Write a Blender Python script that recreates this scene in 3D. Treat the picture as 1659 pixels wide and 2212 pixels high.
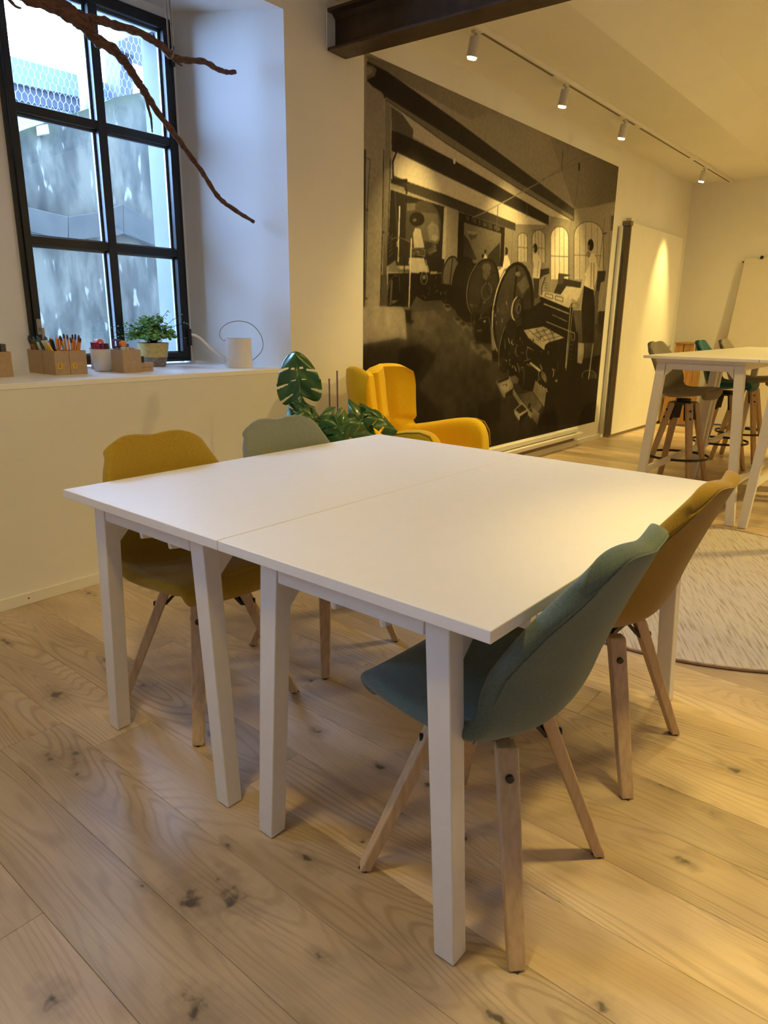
import bpy, bmesh, math, random
import numpy as np
from mathutils import Vector, Matrix

for o in list(bpy.data.objects):
    bpy.data.objects.remove(o)
scene = bpy.context.scene
COL = scene.collection
PI = math.pi

# ------------------------------------------------------------------ camera
FPX = 1485.34
cam_data = bpy.data.cameras.new('camera')
cam = bpy.data.objects.new('camera', cam_data)
COL.objects.link(cam)
yaw, pit, rol = math.radians(39.51), math.radians(-15.489), math.radians(0.7487)
_f = Vector((math.cos(pit) * math.cos(yaw), math.cos(pit) * math.sin(yaw), math.sin(pit)))
_r0 = Vector((math.sin(yaw), -math.cos(yaw), 0))
_u0 = _r0.cross(_f)
_r = math.cos(rol) * _r0 + math.sin(rol) * _u0
_u = -math.sin(rol) * _r0 + math.cos(rol) * _u0
CAMZ = 1.22
cam.matrix_world = Matrix(((_r.x, _u.x, -_f.x, 0), (_r.y, _u.y, -_f.y, 0), (_r.z, _u.z, -_f.z, CAMZ), (0, 0, 0, 1)))
cam_data.sensor_fit = 'VERTICAL'
cam_data.sensor_height = 32.0
cam_data.lens = FPX / 2212 * 32.0
cam_data.clip_start = 0.05
scene.camera = cam

# ------------------------------------------------------------------ world, view
world = bpy.data.worlds.new('overcast_sky')
scene.world = world
world.use_nodes = True
wn = world.node_tree
wn.nodes['Background'].inputs[0].default_value = (0.36, 0.56, 1.0, 1)
wn.nodes['Background'].inputs[1].default_value = 11.0
scene.view_settings.view_transform = 'Standard'
scene.view_settings.look = 'None'
scene.view_settings.gamma = 1.0
scene.view_settings.use_curve_mapping = False
scene.view_settings.exposure = 2.0
try:
    scene.cycles.use_denoising = True
    scene.cycles.max_bounces = 10
    scene.cycles.diffuse_bounces = 6
    scene.cycles.transparent_max_bounces = 16
    scene.cycles.sample_clamp_indirect = 8.0
    scene.cycles.caustics_reflective = False
    scene.cycles.caustics_refractive = False
except Exception:
    pass

WARM = (1.0, 0.73, 0.215)
def lamp_spot(name, loc, target, power, size=70, blend=0.8, color=WARM, radius=0.04):
    d = bpy.data.lights.new(name, 'SPOT')
    d.energy = power; d.color = color; d.spot_size = math.radians(size); d.spot_blend = blend
    d.shadow_soft_size = radius
    o = bpy.data.objects.new(name, d)
    COL.objects.link(o)
    o.location = loc
    o.rotation_euler = (Vector(target) - Vector(loc)).to_track_quat('-Z', 'Y').to_euler()
    return o

# daylight portal in the window opening (no light of its own; it only guides sampling of the sky)
pd = bpy.data.lights.new('window_portal', 'AREA')
pd.shape = 'RECTANGLE'; pd.size = 1.0; pd.size_y = 1.9
pd.cycles.is_portal = True
po = bpy.data.objects.new('window_portal', pd)
COL.objects.link(po)
po.location = (2.16, 3.90, 1.9)
po.rotation_euler = (math.radians(-90), 0, 0)
pd2 = bpy.data.lights.new('window_portal', 'AREA')
pd2.shape = 'RECTANGLE'; pd2.size = .95; pd2.size_y = 1.45
pd2.cycles.is_portal = True
po2 = bpy.data.objects.new('window_portal', pd2)
COL.objects.link(po2)
po2.location = (-0.82, 3.90, 1.95)
po2.rotation_euler = (math.radians(-90), 0, 0)

# unseen lamps outside the picture, partly added as fill (their housings are built with the fixtures below)
HIDDEN_SPOTS = [
    # position, target, power, cone
    ((0.30, 1.00, 2.98), (0.3, 1.7, 0.0), 25, 140),
    ((1.80, -0.05, 2.98), (1.62, 0.02, 0.0), 50, 46),
    ((3.70, 0.90, 2.98), (3.7, 1.0, 0.0), 25, 130),
    ((7.2, -1.6, 2.98), (7.0, -0.6, 0.0), 180, 150),  # added for ambient light
    ((2.60, 0.60, 2.98), (2.6, 0.6, 0.0), 12, 90),
    ((8.4, 0.60, 2.98), (8.3, 1.0, 0.0), 16, 150),  # added to brighten the far end
]
WALL_SPOTS = [(3.90, 27, 70), (5.10, 30, 70), (6.22, 32, 66), (8.50, 56, 42)]

# ------------------------------------------------------------------ material helpers
def mat(name, color, rough=0.6, metal=0.0, noise=0.0, nscale=60, bump=0.0, bscale=200, spec=0.5, color2=None,
        sheen=0.0, coat=0.0, emit=None, estr=0.0, stretch=None, mscale=4.0):
    m = bpy.data.materials.new(name)
    m.use_nodes = True
    nt = m.node_tree
    b = nt.nodes['Principled BSDF']
    b.inputs['Base Color'].default_value = (*color, 1)
    b.inputs['Roughness'].default_value = rough
    b.inputs['Metallic'].default_value = metal
    b.inputs['Specular IOR Level'].default_value = spec
    b.inputs['Sheen Weight'].default_value = sheen
    b.inputs['Coat Weight'].default_value = coat
    if emit:
        b.inputs['Emission Color'].default_value = (*emit, 1)
        b.inputs['Emission Strength'].default_value = estr
    tc = nt.nodes.new('ShaderNodeTexCoord')
    src = tc.outputs['Object']
    if stretch:
        mp = nt.nodes.new('ShaderNodeMapping'); mp.inputs['Scale'].default_value = stretch
        nt.links.new(src, mp.inputs['Vector']); src = mp.outputs['Vector']
    c2 = color2 if color2 else tuple(max(0, c * (1 - noise)) for c in color)
    if noise > 0 or color2:
        n = nt.nodes.new('ShaderNodeTexNoise'); n.inputs['Scale'].default_value = nscale; n.inputs['Detail'].default_value = mscale
        nt.links.new(src, n.inputs['Vector'])
        r = nt.nodes.new('ShaderNodeValToRGB')
        r.color_ramp.elements[0].position = 0.35; r.color_ramp.elements[1].position = 0.65
        r.color_ramp.elements[0].color = (*c2, 1); r.color_ramp.elements[1].color = (*color, 1)
        nt.links.new(n.outputs['Fac'], r.inputs['Fac']); nt.links.new(r.outputs['Color'], b.inputs['Base Color'])
    if bump > 0:
        n = nt.nodes.new('ShaderNodeTexNoise'); n.inputs['Scale'].default_value = bscale; n.inputs['Detail'].default_value = 3
        nt.links.new(src, n.inputs['Vector'])
        bp = nt.nodes.new('ShaderNodeBump'); bp.inputs['Strength'].default_value = bump; bp.inputs['Distance'].default_value = 0.002
        nt.links.new(n.outputs['Fac'], bp.inputs['Height']); nt.links.new(bp.outputs['Normal'], b.inputs['Normal'])
    return m

M = {}
M['plaster'] = mat('plaster', (0.80, 0.79, 0.76), 0.9, noise=0.03, nscale=3, bump=0.12, bscale=120, spec=0.2)
M['ceiling'] = mat('ceiling_paint', (0.80, 0.79, 0.76), 0.95, noise=0.03, nscale=2, bump=0.08, bscale=90, spec=0.15)
M['trim'] = mat('white_trim', (0.80, 0.78, 0.74), 0.5, noise=0.03, nscale=8)
M['sill'] = mat('sill_paint', (0.90, 0.90, 0.91), 0.35, noise=0.03, nscale=8)
M['white'] = mat('white_laminate', (0.83, 0.81, 0.80), 0.38, noise=0.015, nscale=30, bump=0.03, bscale=500)
M['whitemetal'] = mat('white_powder_coat', (0.78, 0.75, 0.71), 0.45, noise=0.03, nscale=40)
M['steel'] = mat('rusty_steel_beam', (0.040, 0.026, 0.018), 0.45, metal=0.3, color2=(0.075, 0.045, 0.028), nscale=9, bump=0.5, bscale=60)
M['black'] = mat('black_metal', (0.018, 0.018, 0.018), 0.45, noise=0.2, nscale=40)
M['frame'] = mat('window_frame_paint', (0.012, 0.016, 0.020), 0.4, noise=0.3, nscale=20)
M['bead'] = mat('glazing_bead', (0.32, 0.36, 0.40), 0.4, noise=0.1, nscale=30)
M['mustard'] = mat('mustard_felt', (0.42, 0.27, 0.025), 0.95, noise=0.22, nscale=260, bump=0.5, bscale=420, sheen=0.25, spec=0.15)
M['sage'] = mat('sage_felt', (0.125, 0.170, 0.145), 0.95, noise=0.22, nscale=260, bump=0.5, bscale=420, sheen=0.25, spec=0.15)
M['palesage'] = mat('pale_sage_felt', (0.25, 0.27, 0.22), 0.95, noise=0.2, nscale=260, bump=0.5, bscale=420, sheen=0.25, spec=0.15)
M['shadedmustard'] = mat('shaded_mustard_felt', (0.30, 0.185, 0.018), 0.95, noise=0.2, nscale=260, bump=0.5, bscale=420, sheen=0.25, spec=0.15)  # mustard felt with shade painted in, for the chair seen from behind
M['greyfelt'] = mat('grey_felt', (0.23, 0.20, 0.15), 0.95, noise=0.22, nscale=260, bump=0.4, bscale=420, sheen=0.2, spec=0.15)
M['teal'] = mat('teal_felt', (0.02, 0.11, 0.14), 0.95, noise=0.22, nscale=260, bump=0.4, bscale=420, sheen=0.2, spec=0.15)
M['yellow'] = mat('yellow_tufted_fabric', (0.80, 0.52, 0.014), 0.92, noise=0.12, nscale=240, bump=0.45, bscale=380, sheen=0.2, spec=0.15)
M['yellow_pipe'] = mat('dark_yellow_piping', (0.30, 0.19, 0.02), 0.9, noise=0.1, nscale=200)
M['legwood'] = mat('pale_ash_wood', (0.62, 0.45, 0.27), 0.5, color2=(0.50, 0.35, 0.20), nscale=14, bump=0.1, bscale=60, stretch=(6, 6, 0.6))
M['brownwood'] = mat('orange_pine', (0.40, 0.22, 0.07), 0.6, color2=(0.28, 0.14, 0.04), nscale=9, stretch=(5, 5, 0.5))
M['card'] = mat('kraft_cardboard', (0.44, 0.31, 0.19), 0.85, noise=0.1, nscale=60, bump=0.1, bscale=200)
M['carddark'] = mat('box_inside', (0.16, 0.12, 0.08), 0.9, noise=0.1, nscale=60)
M['cup'] = mat('white_ceramic', (0.75, 0.75, 0.75), 0.25, noise=0.02, nscale=20)
M['can'] = mat('cream_enamel', (0.74, 0.70, 0.64), 0.4, noise=0.03, nscale=20)
M['wire'] = mat('thin_wire', (0.35, 0.33, 0.31), 0.4, metal=0.6, noise=0.05, nscale=50)
M['bark'] = mat('driftwood_bark', (0.16, 0.075, 0.045), 0.85, color2=(0.065, 0.032, 0.022), nscale=30, bump=0.9, bscale=70, stretch=(1, 3, 3))
M['rope'] = mat('jute_cord', (0.30, 0.24, 0.18), 0.9, noise=0.3, nscale=300)
M['concrete'] = None
M['soil'] = mat('soil', (0.02, 0.015, 0.01), 0.95, noise=0.4, nscale=60)
M['dial'] = mat('dark_speck', (0.02, 0.015, 0.01), 0.6, noise=0.1, nscale=60)
M['lens'] = mat('lit_lamp_lens', (1, 0.9, 0.7), 0.4, emit=(1.0, 0.83, 0.52), estr=5, noise=0.01)
M['lampbody'] = mat('white_lamp_housing', (0.62, 0.60, 0.58), 0.5, noise=0.03, nscale=40)
M['trackgrey'] = mat('track_slot', (0.20, 0.16, 0.12), 0.6, noise=0.05, nscale=40)

# ------------------------------------------------------------------ mesh helpers
def finish(name, bm, material=None, parent=None, smooth=False, mods=None, bevel=0.0, bseg=2):
    me = bpy.data.meshes.new(name)
    bmesh.ops.recalc_face_normals(bm, faces=bm.faces)
    bm.to_mesh(me); bm.free()
    return link(name, me, material, parent, smooth, bevel, bseg)

def link(name, me, material=None, parent=None, smooth=False, bevel=0.0, bseg=2):
    if material is not None:
        me.materials.append(material)
    if smooth:
        me.polygons.foreach_set('use_smooth', [True] * len(me.polygons))
    o = bpy.data.objects.new(name, me)
    COL.objects.link(o)
    if parent is not None:
        o.parent = parent
    if bevel > 0:
        md = o.modifiers.new('bevel', 'BEVEL'); md.width = bevel; md.segments = bseg; md.limit_method = 'ANGLE'
    return o

def thing(name, label, cat, loc=(0, 0, 0), rz=0.0, group=None):
    o = bpy.data.objects.new(name, None)
    o.empty_display_size = 0.1
    COL.objects.link(o)
    o.location = loc; o.rotation_euler = (0, 0, rz)
    o['label'] = label; o['category'] = cat
    if group: o['group'] = group
    return o

def tag(o, label, cat, group=None):
    o['label'] = label; o['category'] = cat
    if group: o['group'] = group
    return o

def struct(o):
    o['kind'] = 'structure'
    return o

def dup(root, loc, rz, label, group=None, name=None):
    r = root.copy(); COL.objects.link(r); r.location = loc; r.rotation_euler = (0, 0, rz); r['label'] = label
    if group: r['group'] = group
    for ch in list(root.children):
        c = ch.copy(); COL.objects.link(c); c.parent = r
        for g in ch.children:
            d = g.copy(); COL.objects.link(d); d.parent = c
    return r

def box(bm, x0, x1, y0, y1, z0, z1):
    v = [bm.verts.new(p) for p in ((x0, y0, z0), (x1, y0, z0), (x1, y1, z0), (x0, y1, z0), (x0, y0, z1), (x1, y0, z1), (x1, y1, z1), (x0, y1, z1))]
    for f in ((3, 2, 1, 0), (4, 5, 6, 7), (0, 1, 5, 4), (1, 2, 6, 5), (2, 3, 7, 6), (3, 0, 4, 7)):
        bm.faces.new([v[i] for i in f])

def prism(bm, pts, z0, z1):
    a = [bm.verts.new((x, y, z0)) for x, y in pts]; b = [bm.verts.new((x, y, z1)) for x, y in pts]
    n = len(pts)
    bm.faces.new(a[::-1]); bm.faces.new(b)
    for i in range(n):
        bm.faces.new((a[i], a[(i + 1) % n], b[(i + 1) % n], b[i]))

def hexa(bm, lo, hi):
    a = [bm.verts.new(p) for p in lo]; b = [bm.verts.new(p) for p in hi]
    bm.faces.new(a[::-1]); bm.faces.new(b)
    for i in range(4):
        bm.faces.new((a[i], a[(i + 1) % 4], b[(i + 1) % 4], b[i]))

def beam(bm, p0, p1, w0, d0, w1, d1, wdir, flat=True):
    """tapered rectangular bar; wdir is the direction of its width; ends cut horizontally when flat"""
    p0, p1, wd = Vector(p0), Vector(p1), Vector(wdir).normalized()
    ax = (p1 - p0).normalized()
    dd = Vector((0, 0, 1)).cross(wd).normalized() if flat else ax.cross(wd).normalized()
    def ring(p, w, d): return [p + wd * w / 2 * a + dd * d / 2 * b for a, b in ((-1, -1), (1, -1), (1, 1), (-1, 1))]
    hexa(bm, ring(p0, w0, d0), ring(p1, w1, d1))

def frames(pts):
    pts = [Vector(p) for p in pts]
    T = []
    for i in range(len(pts)):
        a = pts[max(0, i - 1)]; b = pts[min(len(pts) - 1, i + 1)]
        T.append((b - a).normalized())
    n = T[0].orthogonal().normalized()
    out = []
    for t in T:
        n = (n - t * n.dot(t)).normalized()
        out.append((n, t.cross(n)))
    return pts, out

def tube(bm, pts, rad, seg=10, cap=True, closed=False):
    pts, fr = frames(pts)
    rs = rad if isinstance(rad, (list, tuple)) else [rad] * len(pts)
    rings = []
    for p, (n, b), r in zip(pts, fr, rs):
        rings.append([bm.verts.new(p + (n * math.cos(2 * PI * k / seg) + b * math.sin(2 * PI * k / seg)) * r) for k in range(seg)])
    for i in range(len(rings) - 1 + (1 if closed else 0)):
        A, B = rings[i], rings[(i + 1) % len(rings)]
        for k in range(seg):
            bm.faces.new((A[k], A[(k + 1) % seg], B[(k + 1) % seg], B[k]))
    if cap and not closed:
        bm.faces.new(rings[0][::-1]); bm.faces.new(rings[-1])

def lathe(bm, prof, cx=0, cy=0, seg=28, cap=True):
    rings = [[bm.verts.new((cx + r * math.cos(2 * PI * k / seg), cy + r * math.sin(2 * PI * k / seg), z)) for k in range(seg)] for r, z in prof]
    for A, B in zip(rings, rings[1:]):
        for k in range(seg):
            bm.faces.new((A[k], A[(k + 1) % seg], B[(k + 1) % seg], B[k]))
    if cap:
        bm.faces.new(rings[0][::-1]); bm.faces.new(rings[-1])

def cyl(bm, p0, p1, r0, r1=None, seg=16):
    tube(bm, [p0, p1], [r0, r0 if r1 is None else r1], seg)

def smoothpath(pts, n=6):
    P = [Vector(p) for p in pts]
    out = []
    for i in range(len(P) - 1):
        p0 = P[max(0, i - 1)]; p1 = P[i]; p2 = P[i + 1]; p3 = P[min(len(P) - 1, i + 2)]
        for k in range(n):
            t = k / n
            out.append(0.5 * ((2 * p1) + (-p0 + p2) * t + (2 * p0 - 5 * p1 + 4 * p2 - p3) * t * t + (-p0 + 3 * p1 - 3 * p2 + p3) * t ** 3))
    out.append(P[-1])
    return out

def ray_at(px, py, axis, val):
    """where the sight line through a pixel of the 1659x2212 frame meets the plane axis=val"""
    d = _r * ((px - 829.5) / FPX) - _u * ((py - 1106) / FPX) + _f
    c = Vector((0, 0, CAMZ))
    t = (val - c[axis]) / d[axis]
    return c + d * t

# ------------------------------------------------------------------ the setting
XN, XF, YL, YR, ZC, ZC2 = -2.5, 9.55, 3.0, -4.0, 2.90, 3.22
bm = bmesh.new()
box(bm, XN - .2, XF + .2, YR - .2, YL, -0.12, -0.014)
floor = struct(finish('floor', bm, mat('subfloor', (0.10, 0.07, 0.045), 0.8, noise=0.2, nscale=20)))

# oak planks: world-position material with grain along the boards, knots where the boards have them
def oak():
    m = bpy.data.materials.new('oak_plank'); m.use_nodes = True
    nt = m.node_tree; N = nt.nodes; L = nt.links
    b = N['Principled BSDF']
    geo = N.new('ShaderNodeNewGeometry'); oi = N.new('ShaderNodeObjectInfo')
    sh = N.new('ShaderNodeVectorMath'); sh.operation = 'MULTIPLY_ADD'
    L.new(oi.outputs['Random'], sh.inputs[0]); sh.inputs[1].default_value = (17.0, 31.0, 0.0); L.new(geo.outputs['Position'], sh.inputs[2])
    # knots (placed)
    knots = [(0.679, 1.100, .034, .3), (0.742, 1.040, .030, .8), (0.538, 0.873, .026, .2), (0.379, 1.095, .020, .25), (0.89, 2.153, .026, .4),
             (0.715, 1.814, .018, .9), (0.757, 1.75, .016, .9), (0.73, 1.69, .010, .5), (0.831, 1.163, .009, .2), (0.762, 0.78, .010, .3), (0.63, 1.205, .008, .2),
             (1.31, 1.33, .014, .5), (1.02, 0.30, .022, .8), (1.22, .74, .012, .3), (1.5, .30, .014, .5), (1.95, .31, .016, .5), (1.72, .30, .012, .5), (1.12, 1.98, .02, .5), (1.05, .92, .012, .4), (.62, 2.2, .014, .5), (1.7, 1.55, .012, .4), (1.33, .93, .012, .4)]
    nz = N.new('ShaderNodeTexNoise'); nz.inputs['Scale'].default_value = 30; nz.inputs['Detail'].default_value = 5
    L.new(geo.outputs['Position'], nz.inputs['Vector'])
    acc = None; accd = None
    for kx, ky, kr, st in knots:
        mp = N.new('ShaderNodeMapping'); mp.vector_type = 'POINT'
        mp.inputs['Location'].default_value = (-kx, -ky * 0.62, 0); mp.inputs['Scale'].default_value = (1, .62, 0)
        L.new(geo.outputs['Position'], mp.inputs['Vector'])
        ln = N.new('ShaderNodeVectorMath'); ln.operation = 'LENGTH'; L.new(mp.outputs['Vector'], ln.inputs[0])
        mu = N.new('ShaderNodeMath'); mu.operation = 'DIVIDE'; L.new(ln.outputs['Value'], mu.inputs[0]); mu.inputs[1].default_value = kr
        if acc is None: acc = mu.outputs[0]
        else:
            mn = N.new('ShaderNodeMath'); mn.operation = 'MINIMUM'; L.new(acc, mn.inputs[0]); L.new(mu.outputs[0], mn.inputs[1]); acc = mn.outputs[0]
    kn = N.new('ShaderNodeMath'); kn.operation = 'MULTIPLY_ADD'; L.new(nz.outputs['Fac'], kn.inputs[0]); kn.inputs[1].default_value = 3.4; kn.inputs[2].default_value = -1.7
    kd = N.new('ShaderNodeMath'); kd.operation = 'ADD'; L.new(acc, kd.inputs[0]); L.new(kn.outputs[0], kd.inputs[1])
    # scattered small knots
    vmp = N.new('ShaderNodeMapping'); vmp.inputs['Scale'].default_value = (3.1, 1.1, 1); L.new(sh.outputs[0], vmp.inputs['Vector'])
    vo = N.new('ShaderNodeTexVoronoi'); vo.inputs['Scale'].default_value = 1.0; vo.voronoi_dimensions = '2D'; L.new(vmp.outputs[0], vo.inputs['Vector'])
    vk = N.new('ShaderNodeMath'); vk.operation = 'MULTIPLY'; L.new(vo.outputs['Distance'], vk.inputs[0]); vk.inputs[1].default_value = 26.0
    vk2 = N.new('ShaderNodeMath'); vk2.operation = 'ADD'; L.new(vk.outputs[0], vk2.inputs[0]); L.new(kn.outputs[0], vk2.inputs[1])
    mn = N.new('ShaderNodeMath'); mn.operation = 'MINIMUM'; L.new(kd.outputs[0], mn.inputs[0]); L.new(vk2.outputs[0], mn.inputs[1])
    # grain: bands bent by broad noise and by the knots (cathedral figure)
    gm = N.new('ShaderNodeMapping'); gm.inputs['Scale'].default_value = (1.0, 0.13, 1); L.new(sh.outputs[0], gm.inputs['Vector'])
    n1 = N.new('ShaderNodeTexNoise'); n1.inputs['Scale'].default_value = 4.2; n1.inputs['Detail'].default_value = 1.5; L.new(gm.outputs[0], n1.inputs['Vector'])
    sinm = N.new('ShaderNodeMath'); sinm.operation = 'MULTIPLY'; L.new(n1.outputs['Fac'], sinm.inputs[0]); sinm.inputs[1].default_value = 300
    fadek = N.new('ShaderNodeMath'); fadek.operation = 'DIVIDE'; fadek.inputs[0].default_value = 9.0
    kk = N.new('ShaderNodeMath'); kk.operation = 'ADD'; L.new(mn.outputs[0], kk.inputs[0]); kk.inputs[1].default_value = 1.6; L.new(kk.outputs[0], fadek.inputs[1])
    sadd = N.new('ShaderNodeMath'); sadd.operation = 'ADD'; L.new(sinm.outputs[0], sadd.inputs[0]); L.new(fadek.outputs[0], sadd.inputs[1])
    sn = N.new('ShaderNodeMath'); sn.operation = 'SINE'; L.new(sadd.outputs[0], sn.inputs[0])
    gr = N.new('ShaderNodeMapRange'); L.new(sn.outputs[0], gr.inputs[0]); gr.inputs[1].default_value = 0.1; gr.inputs[2].default_value = 1.0
    # fine fibres
    fm = N.new('ShaderNodeMapping'); fm.inputs['Scale'].default_value = (1.0, 0.035, 1); L.new(sh.outputs[0], fm.inputs['Vector'])
    n2 = N.new('ShaderNodeTexNoise'); n2.inputs['Scale'].default_value = 170; n2.inputs['Detail'].default_value = 3; L.new(fm.outputs[0], n2.inputs['Vector'])
    # broad tone
    bmN = N.new('ShaderNodeMapping'); bmN.inputs['Scale'].default_value = (1.0, 0.3, 1); L.new(sh.outputs[0], bmN.inputs['Vector'])
    n3 = N.new('ShaderNodeTexNoise'); n3.inputs['Scale'].default_value = 6; n3.inputs['Detail'].default_value = 4; L.new(bmN.outputs[0], n3.inputs['Vector'])
    r3 = N.new('ShaderNodeValToRGB'); e = r3.color_ramp.elements
    e[0].position = 0.30; e[0].color = (0.47, 0.345, 0.225, 1); e[1].position = 0.68; e[1].color = (0.70, 0.555, 0.395, 1)
    L.new(n3.outputs['Fac'], r3.inputs['Fac'])
    def mixc(a, bcol, fac, mode='MIX'):
        x = N.new('ShaderNodeMix'); x.data_type = 'RGBA'; x.blend_type = mode
        if isinstance(fac, float): x.inputs[0].default_value = fac
        else: L.new(fac, x.inputs[0])
        for k, c in ((6, a), (7, bcol)):
            if isinstance(c, tuple): x.inputs[k].default_value = c
            else: L.new(c, x.inputs[k])
        return x.outputs[2]
    n4 = N.new('ShaderNodeTexNoise'); n4.inputs['Scale'].default_value = 2.2; L.new(bmN.outputs[0], n4.inputs['Vector'])
    r4 = N.new('ShaderNodeMapRange'); L.new(n4.outputs['Fac'], r4.inputs[0]); r4.inputs[1].default_value = .40; r4.inputs[2].default_value = .62; r4.inputs[3].default_value = .10; r4.inputs[4].default_value = .44
    gf = N.new('ShaderNodeMath'); gf.operation = 'MULTIPLY'; L.new(gr.outputs[0], gf.inputs[0]); L.new(r4.outputs[0], gf.inputs[1])
    c = mixc(r3.outputs['Color'], (0.25, 0.165, 0.10, 1), gf.outputs[0])
    ff = N.new('ShaderNodeMapRange'); L.new(n2.outputs['Fac'], ff.inputs[0]); ff.inputs[1].default_value = 0.5; ff.inputs[2].default_value = 0.8; ff.inputs[4].default_value = 0.30
    c = mixc(c, (0.24, 0.155, 0.095, 1), ff.outputs[0])
    # per-board tone
    pt = N.new('ShaderNodeMapRange'); L.new(oi.outputs['Random'], pt.inputs[0]); pt.inputs[3].default_value = 0.76; pt.inputs[4].default_value = 1.12
    cb = N.new('ShaderNodeCombineColor')
    for k in range(3): L.new(pt.outputs[0], cb.inputs[k])
    c = mixc(c, cb.outputs[0], 1.0, 'MULTIPLY')
    halo = N.new('ShaderNodeMapRange'); L.new(mn.outputs[0], halo.inputs[0]); halo.inputs[1].default_value = 2.4; halo.inputs[2].default_value = 0.5; halo.inputs[4].default_value = 0.45
    c = mixc(c, (0.17, 0.125, 0.095, 1), halo.outputs[0])
    core = N.new('ShaderNodeMapRange'); L.new(mn.outputs[0], core.inputs[0]); core.inputs[1].default_value = 0.65; core.inputs[2].default_value = 0.10; core.inputs[4].default_value = 0.85
    c = mixc(c, (0.040, 0.034, 0.034, 1), core.outputs[0])
    L.new(c, b.inputs['Base Color'])
    b.inputs['Roughness'].default_value = 0.38
    b.inputs['Specular IOR Level'].default_value = 0.85
    rr = N.new('ShaderNodeMapRange'); L.new(n3.outputs['Fac'], rr.inputs[0]); rr.inputs[3].default_value = 0.34; rr.inputs[4].default_value = 0.46
    L.new(rr.outputs[0], b.inputs['Roughness'])
    bp = N.new('ShaderNodeBump'); bp.inputs['Strength'].default_value = 0.25; bp.inputs['Distance'].default_value = 0.0015
    L.new(n2.outputs['Fac'], bp.inputs['Height']); L.new(bp.outputs['Normal'], b.inputs['Normal'])
    return m
M['oak'] = oak()
rng = random.Random(7)
PW = 0.1847
forced = {3: [1.969], 4: [1.775, -0.35], 2: [2.75, 0.55], 1: [1.3], 5: [1.297, -0.9], 6: [2.2, 0.05], 7: [1.565], 8: [1.505, -.3]}
nplank = 0
YEND = -1.35
for k in range(-1, 51):
    x0 = 0.0865 + (k) * PW; x1 = x0 + PW
    if x0 > XF: break
    cuts = forced.get(k)
    if cuts is None:
        c = rng.uniform(0.6, 2.9); cuts = [c - 2.05 * i for i in range(3)]
    ys = [YL] + [c for c in cuts if YEND + .2 < c < YL] + [YEND]
    ys = sorted(set(ys), reverse=True)
    for a, b_ in zip(ys, ys[1:]):
        bm = bmesh.new()
        g = 0.0003
        lo = [(x0 + g, b_ + g), (min(x1, XF) - g, b_ + g), (min(x1, XF) - g, a - g), (x0 + g, a - g)]
        c_ = 0.0007
        hi = [(x0 + g + c_, b_ + g + c_), (min(x1, XF) - g - c_, b_ + g + c_), (min(x1, XF) - g - c_, a - g - c_), (x0 + g + c_, a - g - c_)]
        z0, z1, z2 = -0.014, -0.0012, 0.0
        A = [bm.verts.new((x, y, z0)) for x, y in lo]; B = [bm.verts.new((x, y, z1)) for x, y in lo]; Cc = [bm.verts.new((x, y, z2)) for x, y in hi]
        for i in range(4):
            j = (i + 1) % 4
            bm.faces.new((A[i], A[j], B[j], B[i])); bm.faces.new((B[i], B[j], Cc[j], Cc[i]))
        bm.faces.new(Cc)
        finish('plank', bm, M['oak'], floor); nplank += 1
# the rest of the boards, behind and beside the camera: one joined part
bm = bmesh.new()
box(bm, XN, 0.0865 - PW - .001, YR, YL, -0.014, 0.0)
box(bm, 0.0865 - PW, XF, YR, YEND - .001, -0.014, 0.0)
o = finish('plank_field', bm, M['oak'], floor); o['kind'] = 'stuff'

# window wall with its deep niche
bm = bmesh.new()
NX0, NX1, NX1b, NY, YO = 0.50, 2.78, 2.675, 3.80, 4.17
WX0, WX1, WZ0, WZ1 = 1.672, 2.652, 0.965, 2.835
box(bm, XN, XF + .2, YL, YO, -0.1, 0.93)
prism(bm, [(NX1, YL), (XF + .2, YL), (XF + .2, YO), (2.72, YO), (2.72, 3.86), (NX1b, 3.86), (NX1b, NY)], 0.93, 3.5)
V0, V1, VZ0, VZ1 = -1.32, -.32, 1.2, 2.75
box(bm, XN, V0, YL, YO, 0.93, 3.5); box(bm, V1, NX0, YL, YO, 0.93, 3.5); box(bm, V0, V1, YL, YO, 0.93, VZ0); box(bm, V0, V1, YL, YO, VZ1, 3.5)
box(bm, XN, XF + .2, YR - .2, YO, 3.5, 11.0)
box(bm, NX0, WX0, NY, YO, 0.93, 3.5)
box(bm, WX0, NX1b, NY, YO, WZ1, 3.5)
prism(bm, [(WX1, NY), (NX1b + .01, NY), (NX1b + .01, 3.86), (WX1, 3.86)], 0.93, WZ1)
hexa(bm, [(NX0, YL, 2.745), (NX1, YL, 2.745), (NX1b, NY, 2.885), (NX0, NY, 2.885)], [(NX0, YL, 3.5), (NX1, YL, 3.5), (NX1b, NY, 3.5), (NX0, NY, 3.5)])
wall_left = struct(finish('wall_left', bm, M['plaster']))
bm = bmesh.new()
prism(bm, [(NX0, YL), (NX1, YL), (NX1b, 3.80), (NX0, 3.80)], 0.9302, 0.955)
struct(finish('trim_1', bm, M['sill'], bevel=0.003))
bm = bmesh.new(); box(bm, WX0, 2.72, 3.862, YO + .03, 0.93, 0.95)
struct(finish('trim_2', bm, M['bead']))
bm = bmesh.new(); box(bm, 2.700, 2.7195, 3.862, YO + .002, 0.951, 3.2); struct(finish('trim_3', bm, mat('grey_render', (.10, .105, .10), .9, noise=.12, nscale=5)))

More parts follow.
